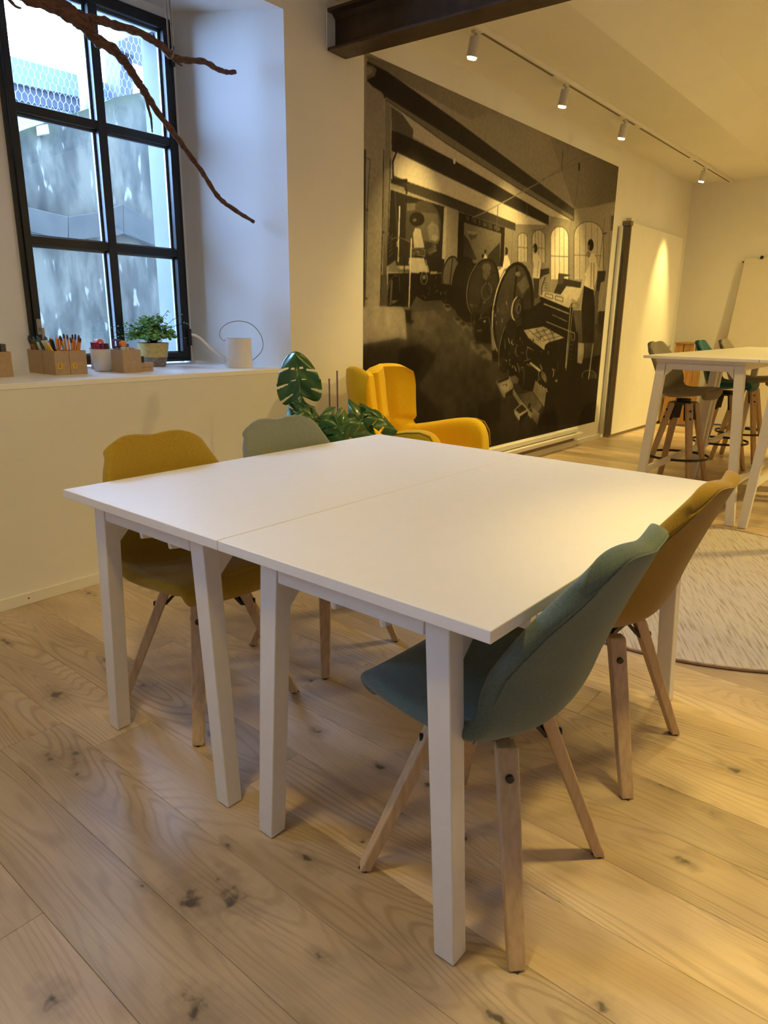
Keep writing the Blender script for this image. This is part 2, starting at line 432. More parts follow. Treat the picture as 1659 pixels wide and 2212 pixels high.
bm = bmesh.new(); box(bm, XF, XF + .2, YR, YL, 0, 3.5); struct(finish('wall_back', bm, M['plaster']))
bm = bmesh.new(); box(bm, XN - .2, XN, YR - .2, YO, 0, 3.5); struct(finish('wall_near', bm, M['plaster']))
bm = bmesh.new(); box(bm, XN, XF + .2, YR - .2, YR, 0, 3.5); struct(finish('wall_right', bm, M['plaster']))
bm = bmesh.new()
prof = [(YL, 2.90), (2.02, 2.90), (1.75, 3.08), (1.45, 3.18), (1.1, ZC2), (YR, ZC2), (YR, 3.5), (YL, 3.5)]
a = [bm.verts.new((XN, y, z)) for y, z in prof]; b_ = [bm.verts.new((XF, y, z)) for y, z in prof]
bm.faces.new(a); bm.faces.new(b_[::-1])
for i in range(len(prof)):
    j = (i + 1) % len(prof); bm.faces.new((a[i], b_[i], b_[j], a[j]))
struct(finish('ceiling', bm, M['ceiling']))

bm = bmesh.new(); box(bm, XN, 7.35, YL - .013, YL, 0, 0.052)
bb = struct(finish('baseboard_left', bm, M['trim'], bevel=0.002))
bm = bmesh.new(); cyl(bm, (1.175, YL - .0135, .028), (1.175, YL - .0145, .028), .0035, seg=10); finish('screw', bm, M['dial'], bb)
bm = bmesh.new(); box(bm, XF - .013, XF, YR, YL - .013, 0, 0.05)
struct(finish('baseboard_back', bm, M['trim'], bevel=0.002))

# ------------------------------------------------------------------ window 1: black steel casement
wz = lambda z: z
bm = bmesh.new()
F0, F1 = 3.785, 3.86
def fr_box(bm, x0, x1, z0, z1, y0=F0, y1=F1): box(bm, x0, x1, y0, y1, z0, z1)
fr_box(bm, WX0, WX0 + .022, WZ0, WZ1); fr_box(bm, WX1 - .022, WX1, WZ0, WZ1)
fr_box(bm, WX0 + .022, WX1 - .022, WZ0, WZ0 + .022); fr_box(bm, WX0 + .022, WX1 - .022, WZ1 - .022, WZ1)
win = struct(finish('window_1', bm, M['frame'], bevel=0.002))
IX0, IX1, IZ0, IZ1 = WX0 + .024, WX1 - .024, WZ0 + .024, WZ1 - .024
bm = bmesh.new(); C0, C1 = 3.775, 3.835
fr_box(bm, IX0, IX0 + .036, IZ0, IZ1, C0, C1); fr_box(bm, IX1 - .038, IX1, IZ0, IZ1, C0, C1)
fr_box(bm, IX0 + .036, IX1 - .038, IZ0, IZ0 + .026, C0, C1); fr_box(bm, IX0 + .036, IX1 - .038, IZ1 - .036, IZ1, C0, C1)
finish('casement', bm, M['frame'], win, bevel=0.003)
VX0, VX1 = 2.150, 2.200
for zc in (2.206, 1.598):
    bm = bmesh.new(); fr_box(bm, IX0 + .036, IX1 - .038, zc - .021, zc + .021, C0 + .004, C1 - .004); finish('muntin', bm, M['frame'], win, bevel=0.002)
bm = bmesh.new()
fr_box(bm, VX0, VX1, IZ0 + .026, IZ1 - .036, C0, C1); finish('mullion', bm, M['frame'], win, bevel=0.003)
cols = ((IX0 + .036, VX0), (VX1, IX1 - .038)); rows = ((IZ0 + .026, 1.577), (1.619, 2.185), (2.227, IZ1 - .036))
gl = bpy.data.materials.new('clear_glass'); gl.use_nodes = True
nt = gl.node_tree; nt.nodes.clear()
out = nt.nodes.new('ShaderNodeOutputMaterial'); mx = nt.nodes.new('ShaderNodeMixShader'); tr = nt.nodes.new('ShaderNodeBsdfTransparent'); gs = nt.nodes.new('ShaderNodeBsdfGlossy')
fz = nt.nodes.new('ShaderNodeFresnel'); fz.inputs[0].default_value = 1.45
tr.inputs[0].default_value = (0.93, 0.97, 0.98, 1); gs.inputs['Roughness'].default_value = 0.02
nt.links.new(fz.outputs[0], mx.inputs[0]); nt.links.new(tr.outputs[0], mx.inputs[1]); nt.links.new(gs.outputs[0], mx.inputs[2]); nt.links.new(mx.outputs[0], out.inputs[0])
for (xa, xb) in cols:
    for (za, zb) in rows:
        bm = bmesh.new(); box(bm, xa, xb, 3.812, 3.818, za, zb); pane = finish('pane', bm, gl, win)
        bm = bmesh.new(); t = .011; y0, y1 = 3.819, 3.834
        box(bm, xa, xa + t, y0, y1, za, zb); box(bm, xb - t, xb, y0, y1, za, zb); box(bm, xa + t, xb - t, y0, y1, za, za + t); box(bm, xa + t, xb - t, y0, y1, zb - t, zb)
        finish('glazing_bead', bm, M['bead'], pane)
for z0 in (2.60, 1.06):
    bm = bmesh.new(); cyl(bm, (IX1 + .008, 3.768, z0), (IX1 + .008, 3.768, z0 + .10), .013, seg=12); finish('hinge', bm, M['frame'], win, smooth=False)
bm = bmesh.new(); box(bm, 1.703, 1.725, 3.762, 3.776, 1.13, 1.21); box(bm, 1.706, 1.722, 3.730, 3.764, 1.150, 1.166); box(bm, 1.707, 1.721, 3.724, 3.736, 1.03, 1.166)
finish('window_handle', bm, mat('grey_handle', (0.35, 0.34, 0.33), 0.4, noise=0.05), win, bevel=0.003)

# second window of the same wall, outside the picture to the left
bm = bmesh.new()
for x in (V0, (V0 + V1) / 2 - .02, V1 - .04): box(bm, x, x + .04, F0, F1, VZ0, VZ1)
for z in (VZ0, 1.62, 2.16, VZ1 - .04): box(bm, V0 + .04, V1 - .04, F0 + .01, F1 - .01, z, z + .04)
struct(finish('window_2', bm, M['frame']))

# ------------------------------------------------------------------ outside: stained concrete wall of the light well
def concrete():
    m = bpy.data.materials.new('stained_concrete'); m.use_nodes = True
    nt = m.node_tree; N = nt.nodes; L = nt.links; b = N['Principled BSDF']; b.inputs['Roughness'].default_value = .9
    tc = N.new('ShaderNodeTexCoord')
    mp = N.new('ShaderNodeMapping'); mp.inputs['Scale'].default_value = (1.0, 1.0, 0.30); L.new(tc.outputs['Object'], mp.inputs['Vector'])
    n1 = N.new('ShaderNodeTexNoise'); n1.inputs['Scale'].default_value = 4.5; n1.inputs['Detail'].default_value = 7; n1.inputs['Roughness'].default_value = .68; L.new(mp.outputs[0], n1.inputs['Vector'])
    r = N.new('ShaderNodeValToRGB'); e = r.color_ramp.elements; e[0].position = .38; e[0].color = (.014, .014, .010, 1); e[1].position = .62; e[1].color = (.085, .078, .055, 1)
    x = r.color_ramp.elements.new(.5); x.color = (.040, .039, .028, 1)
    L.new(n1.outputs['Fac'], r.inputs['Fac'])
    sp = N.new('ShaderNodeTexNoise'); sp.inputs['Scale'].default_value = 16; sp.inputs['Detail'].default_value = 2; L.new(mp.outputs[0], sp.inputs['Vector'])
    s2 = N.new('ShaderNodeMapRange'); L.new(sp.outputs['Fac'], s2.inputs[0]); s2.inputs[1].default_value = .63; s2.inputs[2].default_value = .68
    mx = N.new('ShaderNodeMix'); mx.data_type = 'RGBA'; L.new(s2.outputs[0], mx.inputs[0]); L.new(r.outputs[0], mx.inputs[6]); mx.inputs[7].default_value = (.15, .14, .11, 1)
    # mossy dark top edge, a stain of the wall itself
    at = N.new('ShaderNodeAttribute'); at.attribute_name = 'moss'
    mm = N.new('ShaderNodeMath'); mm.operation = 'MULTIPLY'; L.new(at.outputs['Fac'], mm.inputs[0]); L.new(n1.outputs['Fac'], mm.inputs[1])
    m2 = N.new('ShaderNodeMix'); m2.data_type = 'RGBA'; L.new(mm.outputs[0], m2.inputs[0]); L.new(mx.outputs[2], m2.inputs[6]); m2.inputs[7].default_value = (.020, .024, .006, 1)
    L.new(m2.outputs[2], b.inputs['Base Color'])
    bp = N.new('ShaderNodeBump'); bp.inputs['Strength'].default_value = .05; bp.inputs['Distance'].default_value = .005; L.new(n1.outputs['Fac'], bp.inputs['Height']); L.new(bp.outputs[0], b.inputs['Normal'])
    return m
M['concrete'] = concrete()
YC = 5.5
tops = [(1.2, 2.16), (2.0, 2.33)]
for p in ((38, 285), (60, 277), (103, 263), (150, 247), (190, 235), (215, 224), (245, 211), (300, 200), (318, 196)):
    q = ray_at(p[0], p[1], 1, YC); tops.append((q.x, q.z))
tops += [(3.9, 3.10), (4.4, 3.2), (7.0, 3.3)]
tops = sorted(tops)
bm = bmesh.new()
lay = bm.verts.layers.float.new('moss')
rowz = []
prev = None
for x, zt in tops:
    colv = []
    for y in (YC, YC + .28):
        vs = [bm.verts.new((x, y, z)) for z in (-.8, 1.3, zt - .18, zt - .05, zt)]
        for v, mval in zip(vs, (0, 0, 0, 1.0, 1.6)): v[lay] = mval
        colv.append(vs)
    if prev:
        for s in (0, 1):
            for i in range(4): bm.faces.new((prev[s][i], colv[s][i], colv[s][i + 1], prev[s][i + 1]))
        bm.faces.new((prev[0][4], colv[0][4], colv[1][4], prev[1][4]))
    prev = colv
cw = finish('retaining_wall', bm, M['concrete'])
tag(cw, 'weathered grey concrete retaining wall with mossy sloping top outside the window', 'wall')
# darker ledge running across the concrete wall
led = thing('dark_slabs', 'darker band of uneven slabs across the concrete wall outside', 'slabs', (0, 0, 0))
M['slabs'] = mat('slab_grey', (.046, .045, .036), .9, color2=(.034, .034, .028), nscale=9, bump=.4, bscale=30)
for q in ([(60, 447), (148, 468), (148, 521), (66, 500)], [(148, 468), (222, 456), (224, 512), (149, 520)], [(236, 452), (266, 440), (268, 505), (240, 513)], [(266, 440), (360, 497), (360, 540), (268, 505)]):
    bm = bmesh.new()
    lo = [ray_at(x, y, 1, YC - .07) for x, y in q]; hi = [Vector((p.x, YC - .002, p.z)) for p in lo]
    hexa(bm, lo, hi); finish('block', bm, M['slabs'], led, bevel=.006)
bm = bmesh.new()
lp = [ray_at(x, y, 1, YC - .08) for x, y in ((88, 270), (104, 268), (108, 289), (90, 291))]
hexa(bm, lp, [Vector((p.x, YC - .002, p.z)) for p in lp])
tag(finish('wall_lamp', bm, mat('lamp_box', (.22, .21, .17), .6, noise=.1, nscale=30), bevel=.006), 'small pale box lamp on the concrete wall outside the upper left pane', 'lamp')
# mesh fence above the wall
YF = 5.62
fence = thing('mesh_fence', 'wire mesh fence with pale post above the concrete wall outside', 'fence')
bm = bmesh.new()
def topz(x):
    for (xa, za), (xb, zb) in zip(tops, tops[1:]):
        if xa <= x <= xb: return za + (zb - za) * (x - xa) / (xb - xa)
    return tops[-1][1]
hx, hz = .044, .056
fz0 = lambda x: min(3.62, 3.02 + (x - 2.35) * 1.05)
i = 0
x = 1.9
while x < 3.86:
    z = topz(x) - .03
    z = math.floor(z / hz) * hz
    top = fz0(x)
    while z < top:
        k = round(z / hz)
        s = hx / 2 if k % 2 == 0 else -hx / 2
        # one zigzag cell: vertical twist + two diagonals
        xa = x + (hx / 2 if k % 2 else 0)
        beam(bm, (xa, YF, z), (xa, YF, z + hz * .55), .003, .003, .003, .003, (1, 0, 0))
        for d in (-1, 1):
            beam(bm, (xa, YF, z + hz * .55), (xa + d * hx / 2, YF, z + hz), .0026, .0026, .0026, .0026, (1, 0, 0))
        z += hz
    x += hx
wm = finish('wire_mesh', bm, mat('galvanised_wire', (.20, .23, .25), .5, metal=.2, noise=.1, nscale=50), fence); wm['kind'] = 'stuff'
bm = bmesh.new(); q = ray_at(184, 236, 1, YF); cyl(bm, (q.x, YF, q.z - .3), (q.x, YF, 3.75), .034, seg=14); finish('post', bm, mat('pale_post', (.30, .34, .37), .5, noise=.04), fence, smooth=True)
bm = bmesh.new(); cyl(bm, (1.7, YF + .02, fz0(1.7)), (3.0, YF + .02, fz0(2.93)), .010, seg=8); finish('rail', bm, M['wire'], fence)
# steel canopy frame of the building behind
YB = 8.2
can = thing('canopy_frame', 'blue grey steel canopy beams and post behind the mesh fence outside', 'canopy')
M['bluesteel'] = mat('blue_grey_steel', (.055, .075, .10), .6, noise=.08, nscale=6)
M['darksteel'] = mat('dark_blue_steel', (.010, .014, .025), .6, noise=.08, nscale=6)
M['palecladding'] = mat('pale_cladding', (.16, .20, .23), .6, noise=.06, nscale=6)
def slab_px(name, q, y, th, m, parent):
    bm = bmesh.new(); lo = [ray_at(a, b, 1, y) for a, b in q]; hexa(bm, lo, [p + Vector((0, th, 0)) for p in lo]); return finish(name, bm, m, parent)
slab_px('beam', [(-60, 98), (262, 188), (262, 230), (-60, 158)], YB, .3, M['bluesteel'], can)
slab_px('beam', [(-60, 158), (262, 232), (262, 262), (-60, 196)], YB + .05, .3, M['darksteel'], can)
slab_px('fascia', [(-60, 196), (262, 262), (262, 340), (-60, 300)], YB + .1, .3, M['palecladding'], can)
slab_px('post', [(258, 88), (288, 92), (287, 290), (262, 290)], YB - .4, .3, M['darksteel'], can)
slab_px('crossbeam', [(256, 88), (330, 56), (330, 137), (258, 108)], YB - .5, .2, M['darksteel'], can)
bm = bmesh.new(); box(bm, -6, 20, YO, 30, -1.2, -.8)
struct(finish('yard_ground', bm, mat('yard_paving', (.3, .3, .29), .9, noise=.2, nscale=3)))
MURAL = """
0.66|0.6|0|3381,2741,7054,3723,7745,1225,3390,1202
0.6|0.44|0|5735,2721,7334,2750,7331,2440,6319,2211
0.52|0.62|0|3417,2704,3600,2725,4971,2745,4526,2599,3447,2677
0.4|0.15|1|3389,1371,7638,1610,8178,-343,3395,209
0.34||0|3870,1354,4307,1355,4665,1091,4219,1072,3879,1111
0.4||0|3910,1284,4164,1305,4316,1226,4111,1155,3914,1178
0.15||0|3769,1045,4015,1075,4223,989,4086,844,3892,737,3755,889
0.07||0|3788,1034,3958,1030,4080,957,4004,878,3890,790,3763,934
0.13||0|3391,914,3827,894,4355,523,4010,352,3395,240
0.25||0|4090,754,4342,813,4618,786,4466,634,4244,620
0.27||0|4333,949,4651,964,4685,847,4394,860
0.13||0|4833,572,5173,615,5197,399,4850,392
0.57|0.62|0|5061,1941,5260,1992,5817,2125,6295,2229,7316,2399,7313,2082,7282,1340,6112,1357,5545,1516,5033,1621
0.5||0|5261,1991,5818,2123,5815,2127,5259,1994
0.5||0|5818,2123,6313,2230,6310,2233,5815,2127
0.5||0|6313,2230,7228,2409,7224,2413,6310,2233
0.74||0|5331,1711,5307,1896,5309,1907,5319,1918,5336,1927,5357,1934,5381,1938,5406,1939,5429,1936,5448,1930,5461,1921,5467,1911,5493,1722
0.42||0|5337,1711,5313,1896,5301,1895,5325,1710
0.42||0|5313,1896,5315,1907,5303,1907,5301,1896
0.42||0|5315,1906,5325,1917,5314,1918,5304,1908
0.42||0|5324,1916,5340,1925,5331,1929,5315,1919
0.42||0|5339,1925,5360,1932,5354,1936,5333,1929
0.42||0|5358,1931,5383,1935,5380,1941,5356,1937
0.42||0|5381,1935,5406,1936,5407,1942,5382,1941
0.42||0|5404,1936,5427,1933,5432,1939,5409,1942
0.42||0|5425,1933,5444,1927,5453,1932,5434,1938
0.42||0|5443,1928,5456,1919,5467,1923,5454,1932
0.42||0|5455,1920,5461,1910,5473,1912,5468,1922
0.42||0|5461,1910,5487,1722,5500,1723,5473,1911
0.5||0|5352,1931,5381,1714,5388,1715,5359,1931
0.5||0|5405,1936,5435,1718,5442,1719,5412,1937
0.45||0|5316,1820,5478,1827,5478,1833,5317,1826
0.76||0|5575,1721,5546,1918,5549,1937,5562,1954,5585,1970,5616,1981,5651,1988,5687,1988,5721,1983,5749,1972,5768,1957,5777,1939,5809,1737
0.42||0|5581,1721,5552,1919,5539,1917,5568,1721
0.42||0|5552,1918,5555,1937,5542,1936,5539,1918
0.42||0|5555,1936,5568,1954,5556,1955,5543,1937
0.42||0|5568,1953,5591,1968,5580,1971,5557,1956
0.42||0|5589,1967,5619,1979,5612,1983,5582,1972
0.42||0|5617,1978,5652,1985,5649,1990,5614,1984
0.42||0|5650,1985,5686,1985,5688,1991,5651,1991
0.42||0|5684,1985,5717,1980,5724,1986,5690,1991
0.42||0|5716,1981,5744,1970,5753,1975,5725,1985
0.42||0|5742,1971,5762,1956,5774,1959,5755,1974
0.42||0|5761,1956,5770,1938,5784,1941,5775,1958
0.42||0|5770,1939,5802,1737,5816,1737,5784,1940
0.5||0|5592,1967,5628,1725,5636,1725,5599,1968
0.5||0|5647,1987,5687,1729,5694,1729,5654,1988
0.5||0|5707,1978,5746,1733,5753,1733,5715,1979
0.45||0|5557,1837,5791,1850,5791,1855,5557,1842
0.88||0|5935,1604,5878,1949,5881,1977,5901,2003,5936,2026,5981,2044,6034,2054,6089,2055,6141,2047,6185,2031,6215,2009,6230,1982,6298,1623
0.42||0|5943,1605,5885,1950,5871,1948,5928,1604
0.42||0|5885,1949,5888,1977,5874,1976,5871,1949
0.42||0|5888,1976,5908,2003,5895,2004,5875,1977
0.42||0|5907,2002,5941,2025,5930,2028,5895,2005
0.42||0|5940,2024,5985,2042,5977,2046,5931,2029
0.42||0|5983,2041,6036,2051,6032,2057,5979,2047
0.42||0|6033,2051,6088,2052,6090,2058,6035,2057
0.42||0|6086,2052,6138,2044,6144,2050,6093,2058
0.42||0|6136,2045,6179,2029,6190,2034,6146,2050
0.42||0|6178,2030,6208,2007,6222,2011,6191,2033
0.42||0|6208,2008,6222,1980,6237,1983,6223,2010
0.42||0|6222,1981,6290,1623,6306,1623,6237,1982
0.5||0|5947,2022,6019,1609,6027,1609,5955,2023
0.5||0|6030,2053,6109,1613,6117,1614,6038,2054
0.5||0|6122,2040,6200,1618,6209,1618,6130,2041
0.45||0|5903,1796,6261,1816,6260,1822,5903,1802
0.74||0|6414,1629,6339,2006,6347,2045,6383,2083,6447,2116,6531,2143,6629,2160,6731,2164,6829,2157,6911,2137,6969,2106,6996,2068,7094,1664
0.42||0|6422,1629,6347,2007,6331,2005,6406,1629
0.42||0|6347,2006,6354,2045,6339,2044,6331,2006
0.42||0|6354,2044,6391,2082,6376,2083,6339,2046
0.42||0|6389,2081,6453,2115,6440,2118,6377,2084
0.42||0|6451,2114,6535,2140,6526,2145,6442,2119
0.42||0|6533,2140,6631,2156,6627,2163,6529,2146
0.42||0|6628,2156,6731,2161,6732,2168,6629,2163
0.42||0|6728,2161,6826,2153,6832,2160,6734,2168
0.42||0|6823,2154,6906,2134,6917,2140,6834,2160
0.42||0|6904,2134,6962,2104,6977,2109,6919,2139
0.42||0|6960,2105,6987,2067,7005,2070,6978,2108
0.42||0|6987,2067,7085,1663,7104,1664,7005,2069
0.5||0|6443,2093,6537,1635,6547,1636,6452,2094
0.5||0|6563,2137,6669,1642,6679,1643,6572,2138
0.5||0|6693,2151,6805,1649,6815,1650,6702,2152
0.5||0|6834,2134,6945,1656,6955,1657,6843,2135
0.45||0|6372,1839,7041,1881,7040,1887,6371,1844
0.5||0|5216,1931,5218,1697,5227,1697,5225,1932
0.55||0|6242,2104,6300,1623,6314,1624,6256,2105
0.5||0|6990,2230,6957,1768,6973,1769,7006,2231
0.45||0|5525,1966,5774,2011,5771,2015,5523,1970
0.42||0|7145,2270,7259,2287,7254,2140,7159,2131
0.55||0|7090,2325,7252,1423,7270,1424,7107,2327
0.3||0|6978,2076,7077,2097,7065,2108,6966,2087
0.25||0|6942,1735,7138,1747,7130,1650,7039,1629,7024,1515,6939,1528
0.4||0|6915,1543,7017,1547,7050,1228,6903,1235
0.6||0|7017,1547,7232,1539,7212,1355,7061,1361
0.25||0|7063,1353,7212,1355,7202,1129,7073,1130
0.76||0|3653,2468,3769,2483,6299,2131,5820,2119,4380,2297,3877,2371
0.42||0|3655,2494,3770,2473,3884,2410,3877,2341,3793,2352,3666,2373
0.8||0|3683,2254,4264,2198,5817,2044,5256,1992,4243,2041,3695,2107
0.3||0|3678,2114,3834,2098,4271,2077,5255,1998,5262,1942,4445,1990,3836,2029,3681,2027
0.62||0|3672,2046,3836,2039,4445,1995,4277,1986,3672,2026
0.24||0|3664,2368,3877,2356,4338,2311,5820,2119,5823,2042,4264,2193,3667,2254
0.42||0|3681,2254,4262,2193,4266,2198,3685,2259
0.42||0|4262,2193,5814,2041,5820,2048,4266,2198
0.2|0.34|0|3429,2681,3617,2672,4361,2560,6304,2230,6317,2133,5288,2263,3588,2526,3430,2578
0.5||0|3596,2537,4248,2451,5284,2299,6293,2165,6299,2131,5289,2257,4251,2400,3604,2519
0.3||0|3602,2517,4248,2395,4254,2400,3606,2521
0.3||0|4248,2395,5286,2251,5293,2257,4253,2400
0.3||0|5286,2251,6296,2126,6303,2133,5293,2257
0.46||0|3424,2666,3484,2672,3517,2657,3501,2621,3429,2585
0.58||0|3425,2653,3468,2659,3485,2640,3429,2603
0.15||0|3984,2569,3990,2540,3996,2541,3989,2571
0.85||0|4374,2309,4374,2304,4373,2299,4372,2295,4369,2291,4367,2288,4364,2286,4360,2285,4357,2285,4353,2286,4350,2288,4348,2291,4346,2295,4344,2299,4343,2304,4344,2309,4344,2313,4346,2318,4348,2321,4351,2324,4354,2326,4357,2328,4361,2328,4364,2327,4367,2325,4370,2322,4372,2318,4373,2314
0.55||0|4369,2336,4383,2378,4380,2378,4366,2336
0.6|0.66|1|3417,2568,3486,2561,3564,2551,3585,2539,3600,1988,3592,1266,3565,1265,3389,1262
0.33||0|3406,2211,3424,2214,3421,1311,3396,1310
0.55||0|3596,2520,3650,2497,3660,2078,3605,2070
0.62|0.4|1|3604,2135,3653,2143,3640,1598,3632,1516,3596,1514,3594,2093
0.36||0|3574,1513,3637,1516,3650,1319,3568,1317
0.25||0|3587,2243,3581,1728,3590,1729,3595,2244
0.25||0|3581,1728,3568,1320,3577,1320,3590,1729
0.2||0|3654,2204,3640,1840,3647,1841,3661,2205
0.2||0|3640,1840,3637,1571,3644,1571,3647,1841
0.36||0|3423,2168,3463,2165,3465,2169,3426,2172
0.36||0|3461,2167,3434,1884,3440,1884,3467,2168
0.36||0|3434,1883,3430,1610,3437,1611,3440,1884
0.36||0|3430,1610,3419,1354,3426,1354,3437,1611
0.36||0|3450,1883,3450,1881,3449,1879,3447,1878,3445,1876,3443,1875,3440,1874,3437,1873,3434,1873,3431,1873,3429,1874,3427,1875,3425,1876,3424,1878,3424,1880,3424,1882,3425,1883,3427,1885,3429,1887,3431,1888,3434,1889,3437,1889,3440,1890,3443,1889,3445,1889,3447,1888,3449,1886,3450,1885
0.4||0|3447,1361,3446,1359,3445,1357,3443,1356,3441,1354,3438,1353,3435,1353,3431,1352,3428,1353,3425,1353,3422,1354,3419,1355,3417,1356,3416,1358,3416,1360,3416,1361,3417,1363,3419,1364,3422,1366,3425,1367,3428,1367,3431,1368,3435,1368,3438,1367,3441,1366,3443,1365,3445,1364,3446,1362
0.3||0|3607,1769,3606,1767,3606,1765,3604,1764,3603,1762,3601,1761,3598,1761,3596,1760,3594,1760,3591,1760,3589,1761,3588,1762,3586,1763,3586,1765,3585,1767,3586,1768,3586,1770,3587,1771,3589,1773,3591,1774,3593,1775,3596,1775,3598,1775,3600,1775,3602,1774,3604,1773,3605,1772,3606,1770
0.2||0|3662,2026,3841,2016,4259,2000,4250,1611,3640,1571
0.33||0|4223,1869,4220,1831,4206,1794,4183,1759,4151,1730,4112,1706,4068,1691,4023,1683,3977,1683,3935,1692,3897,1708,3865,1731,3841,1760,3825,1792,3819,1827,3823,1862,3836,1897,3858,1929,3887,1958,3923,1981,3964,1998,4008,2008,4053,2010,4096,2003,4136,1989,4171,1967,4198,1939,4216,1905
0.33||0|3824,1968,3920,1980,3933,1647,3826,1639
0.45||0|3834,1969,3925,1981,3922,1937,3835,1921
0.42||0|3922,1926,4176,1944,4217,1786,4187,1749,3968,1764
0.17||0|4028,1893,4027,1883,4021,1873,4011,1863,3998,1855,3982,1848,3964,1843,3945,1840,3927,1839,3909,1840,3893,1844,3880,1850,3870,1857,3863,1865,3861,1875,3863,1885,3868,1895,3878,1904,3890,1912,3906,1919,3923,1925,3942,1928,3960,1929,3978,1928,3994,1925,4008,1919,4019,1912,4026,1903
0.42||0|3941,1878,3940,1876,3939,1874,3936,1871,3933,1870,3929,1868,3924,1867,3920,1866,3915,1866,3910,1866,3906,1867,3903,1868,3900,1869,3898,1871,3898,1873,3898,1876,3900,1878,3902,1880,3905,1882,3909,1884,3914,1885,3919,1886,3924,1886,3928,1886,3932,1885,3936,1884,3938,1882,3940,1880
0.7||0|3926,1827,3986,1827,4037,1713,3921,1703,3903,1791
0.52||0|4066,1852,4116,1892,4191,1865,4201,1791,4091,1763
0.6||0|4193,1790,4193,1785,4190,1781,4185,1776,4179,1772,4172,1769,4163,1767,4154,1765,4145,1765,4137,1766,4129,1768,4123,1770,4118,1774,4114,1778,4113,1783,4114,1787,4117,1792,4121,1796,4127,1800,4135,1803,4143,1806,4152,1807,4161,1807,4169,1807,4177,1805,4184,1802,4189,1799,4192,1795
0.25||0|4031,1735,4071,1756,4123,1749,4128,1662,4045,1656
0.48||0|3901,1701,4048,1702,4047,1653,3903,1662
0.48||0|4068,1697,4166,1742,4184,1703,4087,1675
0.2||0|3909,1696,3924,1696,3924,1690,3908,1689
0.2||0|3908,1690,3913,1690,3913,1683,3908,1683
0.2||0|3918,1690,3924,1690,3923,1683,3918,1683
0.2||0|3908,1683,3923,1683,3923,1676,3908,1676
0.2||0|3908,1677,3913,1677,3912,1670,3907,1670
0.2||0|3907,1670,3912,1670,3912,1663,3907,1663
0.2||0|3928,1696,3943,1697,3943,1690,3927,1690
0.2||0|3927,1690,3932,1690,3932,1683,3927,1683
0.2||0|3927,1683,3937,1683,3937,1676,3927,1676
0.2||0|3927,1677,3932,1677,3931,1670,3926,1670
0.2||0|3926,1670,3942,1670,3942,1663,3926,1663
0.2||0|3947,1697,3963,1697,3962,1690,3947,1690
0.2||0|3947,1690,3952,1690,3951,1683,3946,1683
0.2||0|3946,1683,3951,1683,3951,1676,3946,1676
0.2||0|3946,1677,3951,1677,3951,1670,3946,1670
0.2||0|3946,1670,3961,1670,3961,1663,3945,1663
0.2||0|3966,1697,3982,1697,3982,1690,3966,1690
0.2||0|3971,1690,3976,1690,3976,1683,3971,1683
0.2||0|3971,1683,3976,1683,3976,1676,3970,1676
0.2||0|3970,1677,3976,1677,3975,1670,3970,1670
0.2||0|3970,1670,3975,1670,3975,1663,3970,1663
0.2||0|3986,1697,4002,1697,4001,1690,3985,1690
0.2||0|3985,1690,3991,1690,3990,1683,3985,1683
0.2||0|3996,1690,4001,1690,4001,1683,3996,1683
0.2||0|3985,1683,3990,1683,3990,1676,3985,1676
0.2||0|3996,1684,4001,1684,4001,1677,3995,1677
0.2||0|3985,1677,3990,1677,3990,1670,3984,1670
0.2||0|3995,1677,4001,1677,4000,1670,3995,1670
0.2||0|3984,1670,4000,1670,4000,1663,3984,1663
0.2||0|4005,1697,4011,1697,4010,1690,4005,1690
0.2||0|4016,1697,4021,1697,4021,1690,4016,1690
0.2||0|4005,1690,4010,1690,4010,1683,4005,1683
0.2||0|4016,1690,4021,1690,4021,1683,4015,1683
0.2||0|4005,1684,4010,1684,4010,1677,4004,1677
0.2||0|4015,1684,4021,1684,4020,1677,4015,1677
0.2||0|4004,1677,4010,1677,4009,1670,4004,1670
0.2||0|4015,1677,4020,1677,4020,1670,4015,1670
0.2||0|4004,1670,4020,1670,4020,1663,4004,1663
0.2||0|4025,1697,4036,1697,4035,1690,4025,1690
0.2||0|4025,1690,4030,1690,4030,1683,4024,1683
0.2||0|4035,1690,4041,1690,4040,1683,4035,1683
0.2||0|4024,1684,4035,1684,4035,1677,4024,1677
0.2||0|4024,1677,4029,1677,4029,1670,4024,1670
0.2||0|4035,1677,4040,1677,4040,1670,4034,1670
0.2||0|4024,1670,4029,1670,4029,1663,4023,1663
0.2||0|4034,1670,4040,1670,4039,1663,4034,1663
0.2||0|4076,1696,4091,1703,4093,1699,4078,1692
0.2||0|4078,1692,4083,1695,4085,1691,4080,1689
0.2||0|4088,1697,4093,1699,4095,1695,4090,1693
0.2||0|4080,1689,4095,1696,4098,1692,4083,1685
0.2||0|4083,1685,4088,1687,4090,1683,4085,1681
0.2||0|4085,1681,4090,1683,4092,1679,4087,1677
0.2||0|4094,1705,4109,1711,4112,1708,4097,1701
0.2||0|4096,1701,4101,1703,4104,1699,4099,1697
0.2||0|4099,1697,4109,1702,4111,1698,4101,1693
0.2||0|4101,1693,4106,1696,4108,1692,4103,1689
0.2||0|4103,1690,4118,1696,4121,1692,4106,1686
0.2||0|4113,1713,4128,1720,4130,1716,4115,1709
0.2||0|4115,1709,4120,1712,4122,1708,4117,1705
0.2||0|4117,1706,4132,1712,4135,1708,4120,1702
0.2||0|4130,1706,4135,1709,4137,1705,4132,1702
0.2||0|4122,1698,4137,1705,4139,1701,4124,1694
0.2||0|4131,1722,4146,1729,4149,1725,4134,1718
0.2||0|4138,1720,4144,1722,4146,1718,4141,1716
0.2||0|4141,1716,4146,1719,4148,1715,4143,1712
